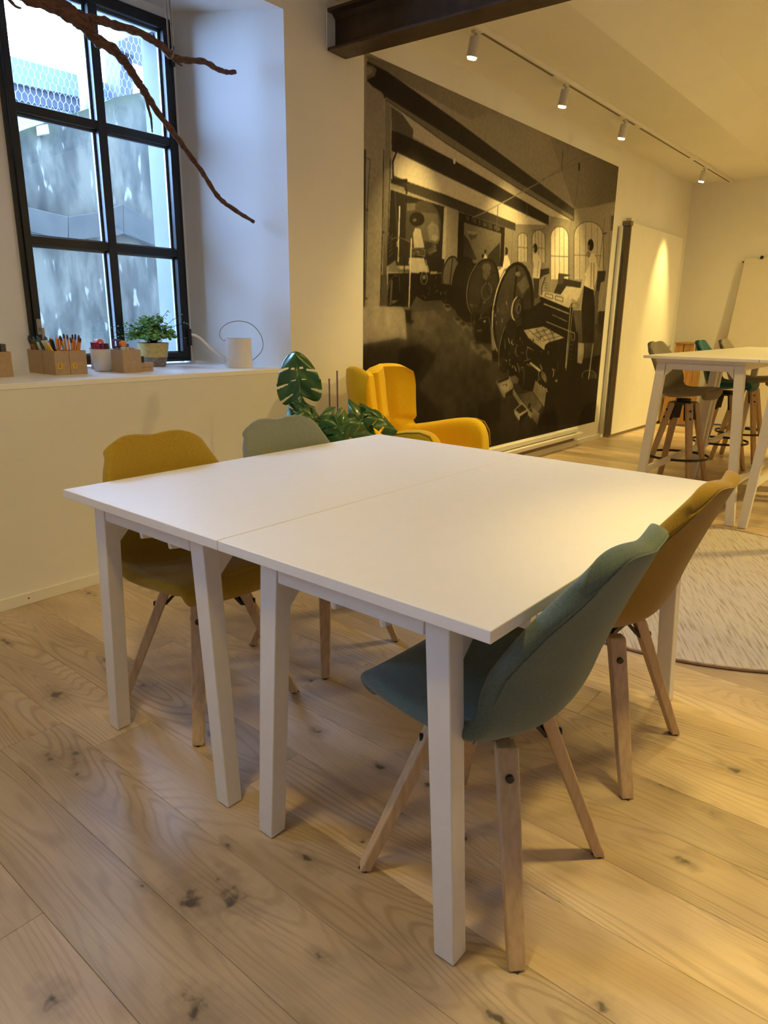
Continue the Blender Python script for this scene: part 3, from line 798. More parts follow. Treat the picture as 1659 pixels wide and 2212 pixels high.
0.2||0|4143,1713,4148,1715,4151,1711,4146,1709
0.2||0|4145,1709,4151,1711,4153,1707,4148,1705
0.2||0|4150,1730,4155,1732,4157,1729,4152,1726
0.2||0|4152,1726,4157,1729,4160,1725,4155,1722
0.2||0|4154,1723,4159,1725,4162,1721,4157,1719
0.2||0|4157,1719,4162,1721,4164,1717,4159,1715
0.2||0|4159,1715,4174,1722,4177,1718,4162,1711
0.72||0|3845,1638,4035,1645,4086,1550,3896,1542
0.62||0|4256,1994,4446,1984,4448,1661,4247,1647
0.62||0|4253,1996,4433,1986,4435,1678,4247,1653
0.7||0|4253,1996,4292,1994,4291,1656,4247,1653
0.17||0|4436,1986,4532,1982,5092,1949,5104,1660,4442,1617
0.42||0|4533,1974,4540,1973,4540,1967,4533,1967
0.42||0|4533,1967,4540,1967,4540,1960,4533,1961
0.42||0|4533,1961,4540,1961,4540,1954,4533,1954
0.42||0|4533,1955,4540,1954,4540,1948,4534,1948
0.42||0|4534,1948,4540,1948,4540,1941,4534,1942
0.42||0|4552,1972,4559,1972,4559,1965,4552,1966
0.42||0|4566,1972,4573,1971,4573,1965,4566,1965
0.42||0|4552,1966,4573,1965,4573,1958,4552,1960
0.42||0|4552,1960,4573,1959,4573,1952,4552,1953
0.42||0|4552,1954,4573,1952,4573,1946,4552,1947
0.42||0|4552,1947,4559,1947,4559,1940,4552,1941
0.42||0|4566,1946,4573,1946,4573,1939,4566,1940
0.42||0|4604,1970,4625,1968,4625,1962,4604,1963
0.42||0|4611,1963,4618,1962,4618,1956,4611,1956
0.42||0|4611,1957,4618,1956,4618,1949,4611,1950
0.42||0|4611,1950,4618,1950,4618,1943,4611,1943
0.42||0|4611,1944,4618,1943,4618,1937,4611,1937
0.42||0|4630,1968,4637,1968,4637,1961,4630,1961
0.42||0|4644,1967,4651,1967,4651,1960,4644,1961
0.42||0|4630,1962,4637,1961,4637,1955,4630,1955
0.42||0|4644,1961,4651,1961,4652,1954,4644,1954
0.42||0|4630,1955,4652,1954,4652,1947,4630,1949
0.42||0|4630,1949,4637,1949,4637,1942,4630,1942
0.42||0|4644,1948,4652,1948,4652,1941,4645,1941
0.42||0|4630,1943,4637,1942,4637,1936,4630,1936
0.42||0|4645,1942,4652,1941,4652,1935,4645,1935
0.42||0|4656,1967,4678,1965,4678,1959,4656,1960
0.42||0|4656,1960,4664,1960,4664,1953,4657,1954
0.42||0|4657,1954,4671,1953,4671,1946,4657,1947
0.42||0|4657,1947,4664,1947,4664,1940,4657,1941
0.42||0|4657,1941,4678,1940,4678,1933,4657,1934
0.42||0|4710,1964,4732,1962,4732,1956,4710,1957
0.42||0|4710,1957,4717,1957,4717,1950,4710,1950
0.42||0|4710,1951,4732,1950,4732,1943,4710,1944
0.42||0|4725,1943,4732,1943,4732,1936,4725,1937
0.42||0|4710,1938,4732,1937,4732,1930,4710,1931
0.42||0|4764,1961,4786,1959,4786,1953,4764,1954
0.42||0|4764,1954,4772,1954,4772,1947,4764,1947
0.42||0|4764,1948,4786,1946,4787,1940,4764,1941
0.42||0|4779,1940,4787,1940,4787,1933,4779,1933
0.42||0|4764,1935,4787,1933,4787,1926,4765,1928
0.42||0|4791,1959,4799,1959,4799,1952,4792,1952
0.42||0|4806,1958,4814,1958,4814,1951,4807,1951
0.42||0|4792,1953,4799,1952,4799,1945,4792,1946
0.42||0|4807,1952,4814,1951,4814,1944,4807,1945
0.42||0|4792,1946,4814,1945,4814,1938,4792,1939
0.42||0|4792,1940,4814,1938,4814,1931,4792,1933
0.42||0|4792,1933,4799,1933,4800,1926,4792,1926
0.42||0|4807,1932,4814,1932,4815,1925,4807,1925
0.42||0|4827,1957,4834,1957,4834,1950,4827,1950
0.42||0|4827,1951,4834,1950,4834,1943,4827,1944
0.42||0|4827,1944,4834,1944,4835,1937,4827,1937
0.42||0|4827,1937,4835,1937,4835,1930,4827,1931
0.42||0|4827,1931,4835,1930,4835,1924,4827,1924
0.42||0|4847,1956,4870,1955,4870,1948,4847,1949
0.42||0|4847,1949,4855,1949,4855,1942,4847,1943
0.42||0|4847,1943,4870,1942,4870,1935,4847,1936
0.42||0|4863,1935,4870,1935,4870,1928,4863,1928
0.42||0|4848,1930,4870,1928,4871,1921,4848,1923
0.42||0|4875,1954,4898,1953,4898,1946,4875,1947
0.42||0|4875,1948,4883,1947,4883,1940,4875,1941
0.42||0|4875,1941,4898,1940,4899,1933,4876,1934
0.42||0|4891,1934,4899,1933,4899,1926,4891,1927
0.42||0|4876,1928,4899,1927,4899,1920,4876,1921
0.42||0|4932,1951,4940,1951,4940,1944,4932,1944
0.42||0|4948,1950,4955,1950,4956,1943,4948,1943
0.42||0|4932,1945,4956,1943,4956,1936,4932,1938
0.42||0|4932,1938,4956,1937,4956,1930,4933,1931
0.42||0|4933,1931,4940,1931,4941,1924,4933,1924
0.42||0|4948,1930,4956,1930,4956,1923,4948,1923
0.42||0|4933,1925,4941,1924,4941,1917,4933,1918
0.42||0|4948,1924,4956,1923,4956,1916,4949,1917
0.42||0|4961,1950,4984,1948,4985,1941,4961,1943
0.42||0|4961,1943,4969,1943,4969,1935,4961,1936
0.42||0|4977,1942,4985,1942,4985,1935,4977,1935
0.42||0|4961,1936,4969,1936,4969,1929,4962,1929
0.42||0|4977,1935,4985,1935,4985,1928,4977,1928
0.42||0|4961,1930,4969,1929,4970,1922,4962,1923
0.42||0|4977,1929,4985,1928,4985,1921,4977,1922
0.42||0|4962,1923,4985,1921,4985,1914,4962,1916
0.42||0|4990,1948,4998,1948,4998,1941,4990,1941
0.42||0|5006,1947,5014,1947,5014,1940,5006,1940
0.42||0|4990,1941,5014,1940,5014,1933,4990,1934
0.42||0|4990,1935,5014,1933,5014,1926,4991,1928
0.42||0|4991,1928,5014,1926,5015,1919,4991,1921
0.42||0|4991,1921,4999,1921,4999,1914,4991,1914
0.42||0|5007,1920,5015,1920,5015,1913,5007,1913
0.5|0.44|1|4510,1926,5042,1901,5049,1656,4522,1654
0.26||0|4507,1850,4582,1807,4703,1685,4522,1654
0.24||0|4866,1730,5029,1835,5049,1656,4848,1644
0.36||0|4578,1856,4639,1850,4699,1868,4677,1835,4606,1810
0.58||0|4540,1877,4649,1876,4699,1868,4639,1853,4566,1855
0.62||0|4627,1968,4785,2021,4779,2026,4621,1974
0.62||0|4786,2021,5592,2340,5583,2345,4778,2026
0.5||0|5591,2341,6464,2732,6456,2735,5584,2344
0.5||0|5644,2374,6614,2716,6607,2720,5639,2378
0.4||0|5984,2657,5988,2494,6000,2496,5996,2659
0.25||0|6308,2612,6320,2552,6354,2558,6342,2618
0.45||0|5422,2168,5427,2067,5436,2068,5430,2169
0.4||0|4966,2093,4966,1907,4974,1907,4974,2094
0.45||0|6333,2548,6305,2252,6316,2253,6344,2549
0.22||0|3765,1745,3871,1738,3866,1609,3760,1607
0.2||0|3647,1680,3739,1699,3741,1611,3649,1599
0.55|0.35|0|3649,1572,3722,1610,3742,1572,3761,1557,3867,1563,3898,1542,3650,1534
0.13||0|3650,1523,3898,1542,4071,1547,3964,1401,3891,1316,3646,1319
0.12||0|3988,1553,4253,1557,4320,1382,4048,1362,3943,1400
0.18||0|4054,1668,4280,1655,4275,1564,4102,1554
0.5||0|3691,1357,3767,1362,3701,1335
0.4||0|3678,1486,3668,1328,3688,1328,3698,1486
0.45||0|3656,1428,3673,1485,3667,1485,3649,1429
0.45||0|3672,1484,3718,1514,3713,1516,3667,1486
0.45||0|3716,1513,3753,1515,3753,1519,3715,1517
0.45||0|4085,1518,4084,1508,4081,1498,4076,1490,4070,1482,4062,1477,4053,1473,4043,1472,4033,1472,4024,1475,4015,1480,4008,1486,4003,1495,3999,1504,3998,1513,3998,1523,4001,1532,4006,1541,4012,1548,4020,1554,4029,1558,4039,1559,4049,1559,4058,1556,4066,1551,4074,1545,4079,1537,4083,1528,4085,1518,4072,1517,4071,1525,4068,1533,4064,1540,4059,1545,4053,1550,4046,1552,4039,1552,4032,1551,4026,1548,4020,1543,4016,1537,4012,1530,4010,1522,4010,1514,4011,1506,4014,1498,4018,1491,4023,1486,4029,1482,4036,1479,4043,1479,4049,1480,4056,1483,4062,1488,4066,1494,4070,1501,4072,1509,4072,1517
0.5||0|4061,1523,4061,1519,4060,1516,4057,1513,4054,1511,4050,1509,4046,1507,4041,1507,4037,1507,4032,1508,4028,1509,4025,1511,4022,1514,4021,1517,4020,1520,4020,1524,4022,1527,4024,1530,4027,1532,4031,1534,4035,1535,4040,1536,4045,1536,4049,1535,4053,1534,4056,1531,4059,1529,4061,1526
0.6||0|4112,1564,4192,1568,4193,1551,4113,1546
0.6||0|4051,1638,4081,1558,4091,1560,4061,1640
0.85||0|3751,1943,3746,1732,3758,1733,3763,1944
0.85||0|3746,1732,3746,1600,3759,1601,3758,1733
0.8||0|3883,1761,3876,1541,3889,1542,3896,1762
0.8||0|3876,1541,3870,1310,3883,1310,3889,1542
0.42||0|3704,2021,3733,1796,3738,1797,3709,2022
0.42||0|3733,1796,3773,1411,3778,1411,3738,1797
0.15||0|3811,1638,3819,1355,3828,1355,3821,1639
0.45||0|3674,1734,3738,1748,3736,1753,3672,1739
0.45||0|3736,1748,3802,1746,3804,1751,3738,1753
0.45||0|3801,1746,3879,1731,3882,1736,3805,1751
0.6||0|3731,1725,3732,1693,3745,1694,3744,1727
0.18||0|3665,2088,3833,2113,3834,2087,3665,2063
0.2||0|3663,2067,3818,2064,3823,2075,3667,2078
0.2||0|3811,2067,3818,2021,3836,2024,3830,2071
0.55||0|3665,2063,3802,2056,3803,2030,3666,2042
0.16||0|3671,2250,3711,2246,3717,2255,3677,2258
0.16||0|3707,2251,3673,2189,3687,2188,3721,2250
0.16||0|3673,2187,3680,2091,3694,2093,3687,2190
0.42||0|3657,1734,3693,1764,3688,1766,3652,1736
0.42||0|3658,1707,3694,1737,3689,1739,3653,1709
0.42||0|3659,1680,3694,1710,3689,1712,3654,1682
0.42||0|3659,1653,3695,1683,3690,1685,3654,1655
0.42||0|3660,1626,3696,1656,3691,1658,3655,1628
0.14||0|3827,1315,3901,1317,3905,1216,3830,1216
0.12||0|3849,1239,3950,1228,3910,1210,3840,1216
0.45||0|3802,1319,3896,1321,3897,1302,3803,1300
0.68||0|3389,1310,3574,1317,3797,1321,3837,1288,3860,1104,3776,1117,3390,1078
0.3|0.2|1|3390,1078,3776,1116,3786,1078,3760,1035,3391,1011
0.24|0.14|1|3390,1043,3769,1057,3736,918,3391,879
0.8||0|4799,1698,4822,1736,4854,1702
0.16||0|4836,1751,4836,1748,4835,1744,4833,1742,4831,1739,4829,1737,4826,1736,4823,1735,4819,1735,4816,1736,4813,1738,4811,1740,4809,1742,4807,1745,4807,1749,4807,1752,4808,1755,4809,1758,4811,1760,4814,1762,4817,1763,4820,1764,4823,1764,4826,1763,4829,1762,4832,1760,4834,1757,4835,1754
0.13||0|4803,1717,4802,1714,4801,1711,4800,1708,4797,1706,4794,1704,4791,1703,4787,1702,4783,1702,4780,1703,4776,1704,4773,1706,4771,1709,4770,1711,4769,1714,4769,1717,4770,1720,4772,1723,4774,1725,4777,1727,4781,1728,4785,1729,4788,1729,4792,1728,4795,1727,4798,1725,4800,1722,4802,1720
0.86||0|5110,1740,5156,1750,5202,1702,5214,1658,5121,1646,5058,1572,5020,1620,5088,1650
0.16||0|5159,1780,5159,1774,5158,1767,5156,1762,5152,1757,5148,1753,5144,1751,5138,1750,5133,1750,5128,1752,5123,1755,5119,1759,5115,1764,5113,1770,5111,1776,5111,1783,5112,1789,5115,1795,5118,1799,5122,1803,5126,1806,5132,1807,5137,1807,5142,1805,5147,1802,5151,1798,5155,1792,5157,1787
0.5||0|5127,1779,5127,1775,5127,1771,5126,1767,5125,1764,5123,1762,5121,1760,5119,1759,5116,1760,5114,1761,5112,1763,5110,1766,5108,1769,5107,1773,5106,1777,5106,1781,5106,1785,5107,1789,5108,1792,5110,1795,5112,1796,5114,1797,5117,1796,5119,1795,5121,1793,5123,1790,5125,1787,5126,1783
0.84||0|5581,1782,5660,1801,5738,1746,5737,1601,5600,1601,5608,1696
0.22||0|5652,1842,5653,1834,5651,1826,5648,1818,5642,1812,5636,1807,5628,1804,5619,1802,5611,1802,5602,1804,5594,1808,5587,1814,5582,1820,5578,1828,5576,1836,5575,1844,5577,1852,5580,1860,5586,1866,5592,1871,5600,1874,5608,1876,5617,1876,5626,1874,5633,1870,5640,1865,5646,1858,5650,1851
0.55||0|5604,1827,5604,1823,5603,1818,5602,1814,5600,1811,5598,1808,5595,1807,5592,1806,5589,1806,5585,1807,5582,1810,5579,1813,5577,1816,5575,1820,5574,1825,5574,1829,5574,1833,5576,1837,5578,1840,5580,1843,5583,1845,5586,1846,5589,1845,5593,1844,5596,1842,5599,1839,5601,1835,5603,1831
0.28||0|5616,1595,5729,1601,5726,1440,5655,1431
0.5||0|5687,1742,5677,1612,5686,1612,5697,1743
0.84||0|6665,1879,6825,1891,6934,1766,6930,1655,6873,1549,6648,1583,6637,1679,6740,1785
0.55||0|6737,1877,6738,1870,6736,1863,6731,1857,6725,1852,6717,1848,6708,1845,6698,1843,6688,1843,6678,1845,6668,1848,6660,1852,6653,1857,6649,1863,6646,1870,6646,1877,6648,1883,6652,1889,6658,1894,6666,1899,6675,1902,6685,1903,6695,1903,6705,1902,6715,1899,6723,1895,6730,1890,6735,1883
0.14||0|6790,1965,6791,1953,6788,1942,6782,1931,6773,1922,6761,1915,6748,1910,6733,1907,6717,1907,6702,1910,6687,1915,6675,1922,6664,1931,6657,1942,6653,1953,6652,1965,6655,1976,6660,1987,6669,1996,6681,2003,6694,2008,6709,2011,6725,2011,6740,2009,6755,2004,6768,1996,6778,1987,6786,1977
0.5||0|6705,1935,6706,1929,6705,1924,6703,1919,6699,1915,6695,1911,6690,1909,6684,1908,6678,1908,6672,1909,6666,1912,6661,1916,6657,1920,6654,1925,6652,1931,6651,1936,6652,1942,6654,1947,6658,1951,6662,1955,6667,1957,6673,1958,6679,1958,6685,1957,6691,1954,6696,1950,6700,1946,6703,1941
0.5||0|6768,1802,6800,1570,6816,1571,6783,1803
0.48||0|6826,1806,6869,1573,6885,1574,6842,1807
0.74||0|6628,1678,6687,1674,6639,1579,6560,1460,6519,1474,6589,1592
0.15||0|6648,1583,6883,1550,6953,1375,7010,1036,6724,1040,6636,1368
0.45||0|4469,1557,4463,1528,4452,1501,4437,1476,4418,1455,4397,1439,4374,1428,4351,1424,4329,1427,4309,1435,4292,1450,4278,1469,4269,1492,4265,1518,4266,1546,4272,1573,4282,1600,4297,1624,4315,1645,4336,1661,4358,1672,4381,1677,4403,1675,4423,1668,4441,1654,4455,1635,4465,1612,4470,1585
0.13||0|4488,1558,4481,1527,4469,1497,4451,1470,4429,1447,4404,1430,4377,1419,4350,1414,4324,1417,4300,1426,4279,1441,4263,1462,4253,1487,4248,1515,4248,1545,4255,1575,4267,1603,4284,1630,4305,1652,4329,1670,4355,1681,4382,1687,4408,1685,4433,1677,4454,1663,4471,1642,4482,1617,4488,1589,4488,1558,4469,1557,4470,1585,4465,1612,4455,1635,4441,1654,4423,1668,4403,1675,4381,1677,4358,1672,4336,1661,4315,1645,4297,1624,4282,1600,4272,1573,4266,1546,4265,1518,4269,1492,4278,1469,4292,1450,4309,1435,4329,1427,4351,1424,4374,1428,4397,1439,4418,1455,4437,1476,4452,1501,4463,1528,4469,1557
0.35||0|4293,1430,4286,1435,4280,1441,4274,1447,4269,1453,4264,1460,4260,1468,4257,1476,4254,1484,4251,1493,4249,1501,4248,1511,4247,1520,4247,1529,4248,1539,4249,1548,4250,1558,4253,1568,4256,1577,4259,1586,4263,1596,4267,1605,4272,1613,4278,1622,4284,1630,4290,1637,4297,1644,4304,1651,4311,1657,4314,1655,4307,1649,4301,1642,4294,1635,4288,1628,4283,1620,4277,1612,4273,1603,4268,1595,4265,1586,4261,1577,4259,1567,4257,1558,4255,1549,4254,1539,4253,1530,4253,1521,4254,1512,4255,1503,4257,1494,4259,1486,4262,1478,4266,1470,4269,1463,4274,1456,4279,1450,4284,1444,4290,1438,4296,1434
0.15||0|4375,1673,4349,1456,4360,1455,4386,1673
0.18||0|4670,1523,4661,1485,4645,1448,4624,1415,4598,1388,4569,1367,4539,1353,4508,1348,4479,1352,4453,1363,4431,1383,4414,1408,4403,1439,4399,1473,4401,1510,4410,1546,4425,1581,4445,1613,4470,1641,4497,1662,4527,1676,4558,1682,4587,1680,4614,1670,4637,1652,4655,1627,4667,1596,4672,1561
0.13||0|4692,1524,4682,1483,4665,1444,4641,1409,4611,1379,4577,1356,4542,1342,4506,1337,4472,1340,4442,1353,4416,1373,4396,1401,4384,1433,4378,1470,4380,1509,4390,1548,4407,1585,4430,1619,4458,1649,4490,1671,4524,1687,4559,1694,4593,1692,4625,1681,4652,1662,4673,1635,4688,1602,4694,1564,4692,1524,4670,1523,4672,1561,4667,1596,4655,1627,4637,1652,4614,1670,4587,1680,4558,1682,4527,1676,4497,1662,4470,1641,4445,1613,4425,1581,4410,1546,4401,1510,4399,1473,4403,1439,4414,1408,4431,1383,4453,1363,4479,1352,4508,1348,4539,1353,4569,1367,4598,1388,4624,1415,4645,1448,4661,1485,4670,1523
0.4||0|4433,1359,4424,1365,4417,1373,4410,1381,4403,1389,4397,1398,4392,1408,4388,1419,4385,1429,4382,1441,4380,1452,4378,1464,4378,1476,4378,1489,4379,1501,4381,1514,4384,1526,4387,1539,4391,1551,4396,1563,4401,1575,4408,1587,4414,1598,4422,1609,4430,1619,4438,1629,4447,1639,4456,1648,4466,1656,4470,1653,4461,1645,4452,1636,4443,1627,4435,1617,4427,1607,4420,1596,4414,1585,4408,1574,4403,1562,4398,1550,4394,1538,4391,1526,4388,1514,4387,1502,4386,1489,4385,1477,4386,1466,4387,1454,4389,1443,4391,1432,4395,1421,4399,1411,4404,1401,4409,1392,4415,1384,4422,1376,4429,1369,4437,1362
0.15||0|4550,1676,4508,1391,4521,1391,4563,1676
0.13||0|4257,1491,5002,1458,5056,1211,4532,1208,4441,1310,4264,1368
0.24||0|5026,1493,5012,1445,4988,1400,4955,1359,4915,1324,4869,1298,4822,1282,4774,1276,4729,1281,4689,1295,4655,1319,4629,1351,4613,1388,4606,1431,4609,1475,4622,1520,4645,1563,4675,1603,4713,1636,4755,1663,4801,1681,4848,1689,4894,1687,4936,1675,4972,1653,5001,1622,5020,1584,5028,1540
0.13||0|5053,1494,5038,1443,5011,1395,4975,1351,4929,1314,4879,1286,4825,1269,4772,1263,4721,1268,4676,1283,4638,1308,4608,1342,4590,1382,4582,1427,4585,1474,4599,1522,4624,1567,4657,1609,4699,1645,4747,1674,4798,1693,4851,1702,4902,1701,4950,1688,4991,1665,5023,1632,5045,1591,5056,1544,5053,1494,5026,1493,5028,1540,5020,1584,5001,1622,4972,1653,4936,1675,4894,1687,4848,1689,4801,1681,4755,1663,4713,1636,4675,1603,4645,1563,4622,1520,4609,1475,4606,1431,4613,1388,4629,1351,4655,1319,4689,1295,4729,1281,4774,1276,4822,1282,4869,1298,4915,1324,4955,1359,4988,1400,5012,1445,5026,1493
0.6||0|4662,1291,4650,1299,4639,1308,4628,1317,4619,1328,4610,1339,4603,1351,4596,1364,4591,1377,4587,1391,4584,1405,4582,1420,4581,1435,4582,1450,4583,1465,4586,1480,4590,1495,4595,1511,4601,1526,4608,1540,4616,1555,4625,1569,4635,1583,4646,1597,4657,1609,4670,1622,4683,1633,4697,1644,4712,1654,4716,1651,4702,1641,4689,1630,4676,1619,4664,1607,4652,1594,4642,1581,4632,1568,4623,1554,4616,1539,4609,1525,4603,1510,4598,1495,4595,1480,4592,1465,4590,1450,4590,1436,4591,1421,4592,1407,4595,1393,4599,1380,4604,1367,4610,1354,4617,1342,4626,1331,4635,1321,4645,1311,4656,1303,4667,1295
0.15||0|4839,1681,4776,1330,4792,1329,4854,1681
0.4||0|4915,1641,4914,1634,4910,1627,4902,1620,4892,1614,4880,1609,4867,1606,4852,1604,4838,1604,4824,1606,4811,1609,4800,1614,4792,1619,4787,1626,4784,1633,4785,1640,4789,1647,4796,1654,4806,1660,4818,1664,4831,1668,4846,1669,4860,1670,4874,1668,4887,1665,4898,1661,4907,1655,4912,1648
0.38||0|4913,1588,4913,1579,4909,1571,4903,1563,4894,1556,4883,1551,4871,1547,4858,1545,4845,1546,4832,1548,4821,1552,4811,1558,4803,1565,4798,1573,4796,1582,4796,1590,4800,1599,4806,1607,4815,1613,4825,1619,4837,1622,4850,1624,4863,1624,4876,1622,4888,1618,4898,1612,4906,1605,4911,1597
0.4||0|4947,1463,4943,1447,4936,1433,4925,1420,4911,1409,4895,1400,4878,1394,4860,1392,4842,1393,4826,1398,4812,1405,4801,1416,4793,1428,4789,1442,4788,1456,4792,1471,4799,1485,4809,1498,4823,1509,4838,1518,4855,1524,4873,1526,4891,1525,4907,1521,4921,1514,4933,1504,4941,1492,4946,1478,4947,1463,4930,1462,4930,1475,4927,1487,4920,1498,4911,1507,4899,1514,4886,1517,4872,1518,4858,1516,4844,1511,4832,1504,4821,1494,4812,1483,4806,1470,4804,1457,4804,1444,4807,1432,4814,1421,4823,1412,4834,1405,4847,1401,4861,1400,4875,1402,4889,1407,4902,1415,4913,1424,4922,1436,4928,1449,4930,1462
0.15||0|5049,1528,5045,1508,5036,1489,5023,1472,5007,1457,4987,1446,4967,1438,4945,1435,4925,1437,4905,1443,4889,1453,4875,1466,4866,1482,4861,1500,4861,1519,4865,1538,4873,1557,4886,1574,4902,1589,4921,1600,4941,1608,4962,1611,4983,1610,5002,1605,5020,1595,5033,1582,5043,1566,5049,1548,5049,1528,5036,1527,5035,1545,5031,1562,5022,1577,5011,1589,4996,1598,4979,1603,4962,1604,4943,1601,4926,1594,4910,1584,4896,1570,4885,1555,4878,1538,4874,1520,4874,1502,4878,1485,4886,1470,4898,1458,4912,1449,4928,1444,4946,1442,4964,1445,4982,1452,4999,1462,5013,1476,5024,1491,5032,1509,5036,1527
0.5||0|4276,1346,4350,1353,4396,1325,4343,1294
0.2||0|4292,1343,4349,1347,4379,1328,4325,1323
0.5||0|4411,1260,4497,1267,4549,1235,4489,1201
0.2||0|4428,1257,4494,1261,4530,1238,4468,1234
0.5||0|4480,1227,4567,1234,4621,1201,4560,1167
0.2||0|4497,1224,4565,1228,4602,1204,4538,1201
0.5||0|4578,1216,4668,1223,4723,1189,4661,1154
0.2||0|4596,1213,4666,1216,4703,1192,4638,1189
0.5||0|4653,1085,4774,1090,5001,974,5007,917,4797,973,4681,1040
0.24||0|4690,1075,4769,1077,4789,1057,4722,1049
0.24||0|4729,1039,4815,1047,4842,1024,4756,1013
0.24||0|4794,999,4894,1010,4922,983,4822,972
0.12||0|4996,1021,5114,1032,5140,909,5013,920
0.12||0|4670,1303,4969,1277,4992,1061,4764,1064,4709,1135
0.3||0|5591,1325,5578,1239,5549,1157,5507,1084,5455,1024,5395,979,5331,953,5266,945,5204,956,5147,985,5099,1031,5061,1089,5035,1158,5023,1234,5023,1314,5037,1393,5064,1468,5102,1537,5149,1595,5204,1640,5264,1670,5327,1683,5390,1678,5448,1655,5500,1615,5543,1558,5573,1489,5590,1409
0.13||0|5655,1326,5639,1233,5605,1144,5555,1065,5492,1000,5420,952,5342,924,5264,916,5188,929,5120,960,5062,1009,5016,1072,4985,1146,4969,1228,4969,1313,4985,1397,5016,1478,5060,1552,5116,1614,5182,1663,5254,1696,5330,1711,5405,1706,5476,1682,5540,1639,5593,1578,5631,1503,5652,1418,5655,1326,5591,1325,5590,1409,5573,1489,5543,1558,5500,1615,5448,1655,5390,1678,5327,1683,5264,1670,5204,1640,5149,1595,5102,1537,5064,1468,5037,1393,5023,1314,5023,1234,5035,1158,5061,1089,5099,1031,5147,985,5204,956,5266,945,5331,953,5395,979,5455,1024,5507,1084,5549,1157,5578,1239,5591,1325
0.8||0|5099,975,5081,991,5063,1008,5047,1026,5032,1046,5019,1068,5007,1090,4996,1113,4987,1138,4980,1163,4974,1189,4970,1215,4968,1242,4967,1269,4968,1296,4970,1323,4974,1351,4980,1378,4987,1404,4996,1431,5006,1456,5017,1481,5030,1506,5045,1529,5060,1552,5077,1573,5095,1593,5114,1612,5134,1629,5144,1622,5125,1605,5107,1587,5090,1567,5075,1546,5060,1525,5046,1502,5034,1478,5023,1454,5013,1428,5005,1403,4998,1377,4993,1350,4989,1324,4987,1297,4986,1270,4987,1244,4989,1218,4993,1192,4998,1167,5005,1142,5013,1118,5023,1096,5034,1074,5047,1053,5061,1033,5076,1015,5092,998,5110,983
0.15||0|5309,1672,5256,1039,5292,1037,5344,1672
0.42||0|5340,1534,5472,1614,5557,1530,5436,1458
0.5||0|5388,1619,5388,1615,5385,1611,5380,1607,5373,1604,5365,1601,5356,1599,5346,1598,5336,1598,5326,1599,5317,1601,5310,1603,5304,1607,5300,1610,5299,1614,5299,1618,5302,1622,5307,1626,5314,1629,5322,1632,5331,1634,5341,1635,5351,1635,5360,1634,5369,1633,5377,1630,5383,1627,5386,1623
0.22||0|5313,1306,5545,1516,5629,1346,5614,1027,5190,939,5056,1170
0.26||0|5005,1281,5243,1305,5234,1034,5091,969
0.12||0|5571,1334,5835,1432,5904,1202,5815,1151,5473,1180,5437,1338
0.7||0|5340,1240,5330,1242,5321,1245,5312,1249,5304,1254,5297,1260,5290,1267,5284,1274,5279,1282,5275,1291,5271,1300,5269,1309,5267,1319,5266,1328,5267,1338,5268,1348,5270,1358,5274,1368,5278,1378,5283,1387,5288,1395,5295,1404,5302,1411,5310,1418,5318,1424,5327,1429,5336,1434,5346,1437,5356,1440,5360,1425,5353,1423,5347,1420,5340,1417,5334,1412,5328,1407,5323,1401,5318,1395,5313,1388,5309,1380,5305,1373,5302,1365,5300,1356,5298,1348,5297,1339,5297,1331,5297,1322,5298,1314,5300,1306,5302,1298,5305,1291,5308,1284,5313,1278,5317,1272,5322,1267,5328,1263,5334,1259,5340,1257,5346,1255
0.13||0|5469,1343,5465,1321,5456,1301,5444,1282,5429,1267,5411,1255,5391,1248,5372,1245,5352,1248,5334,1255,5318,1266,5306,1281,5297,1298,5292,1318,5292,1339,5296,1360,5304,1380,5316,1398,5330,1413,5348,1425,5367,1433,5387,1436,5406,1434,5424,1428,5441,1417,5454,1402,5463,1384,5468,1364,5469,1343,5445,1342,5445,1361,5442,1379,5435,1395,5425,1408,5414,1417,5400,1423,5386,1425,5371,1422,5357,1416,5344,1405,5332,1392,5324,1376,5317,1358,5314,1340,5314,1321,5318,1303,5324,1288,5333,1274,5345,1264,5358,1258,5372,1256,5387,1259,5402,1265,5415,1275,5427,1289,5436,1305,5442,1323,5445,1342
0.5||0|5431,1342,5429,1333,5426,1324,5421,1316,5414,1310,5407,1305,5399,1301,5390,1300,5382,1301,5374,1304,5368,1309,5362,1315,5359,1323,5357,1331,5356,1340,5358,1349,5362,1358,5367,1366,5373,1373,5380,1378,5388,1381,5397,1382,5405,1381,5413,1378,5419,1374,5425,1367,5429,1360,5431,1351,5431,1342,5418,1342,5418,1349,5417,1357,5414,1363,5411,1369,5407,1373,5402,1375,5396,1376,5391,1375,5385,1372,5380,1368,5376,1362,5373,1356,5370,1348,5369,1341,5369,1333,5370,1326,5373,1319,5376,1314,5380,1310,5385,1307,5391,1306,5396,1307,5402,1310,5407,1314,5411,1320,5414,1327,5417,1334,5418,1342
0.11||0|5139,1146,5484,1208,5869,1217,6606,1141,6661,873,7189,908,7134,205,5881,295,5999,453,5734,628,5575,653,5259,821,5146,963
0.11||0|5390,1034,5377,984,5358,938,5333,896,5304,861,5272,836,5239,821,5207,817,5177,824,5151,841,5130,868,5114,903,5106,945,5105,991,5110,1039,5123,1087,5141,1132,5165,1172,5193,1206,5224,1232,5256,1248,5288,1254,5319,1249,5345,1233,5368,1207,5384,1172,5393,1130,5396,1084,5390,1034,5355,1035,5361,1080,5361,1123,5355,1162,5344,1194,5328,1218,5308,1233,5285,1238,5261,1233,5236,1218,5211,1194,5189,1162,5169,1125,5154,1083,5143,1038,5137,994,5137,951,5142,913,5152,880,5168,855,5187,839,5210,833,5235,837,5260,851,5285,875,5308,907,5328,946,5344,989,5355,1035
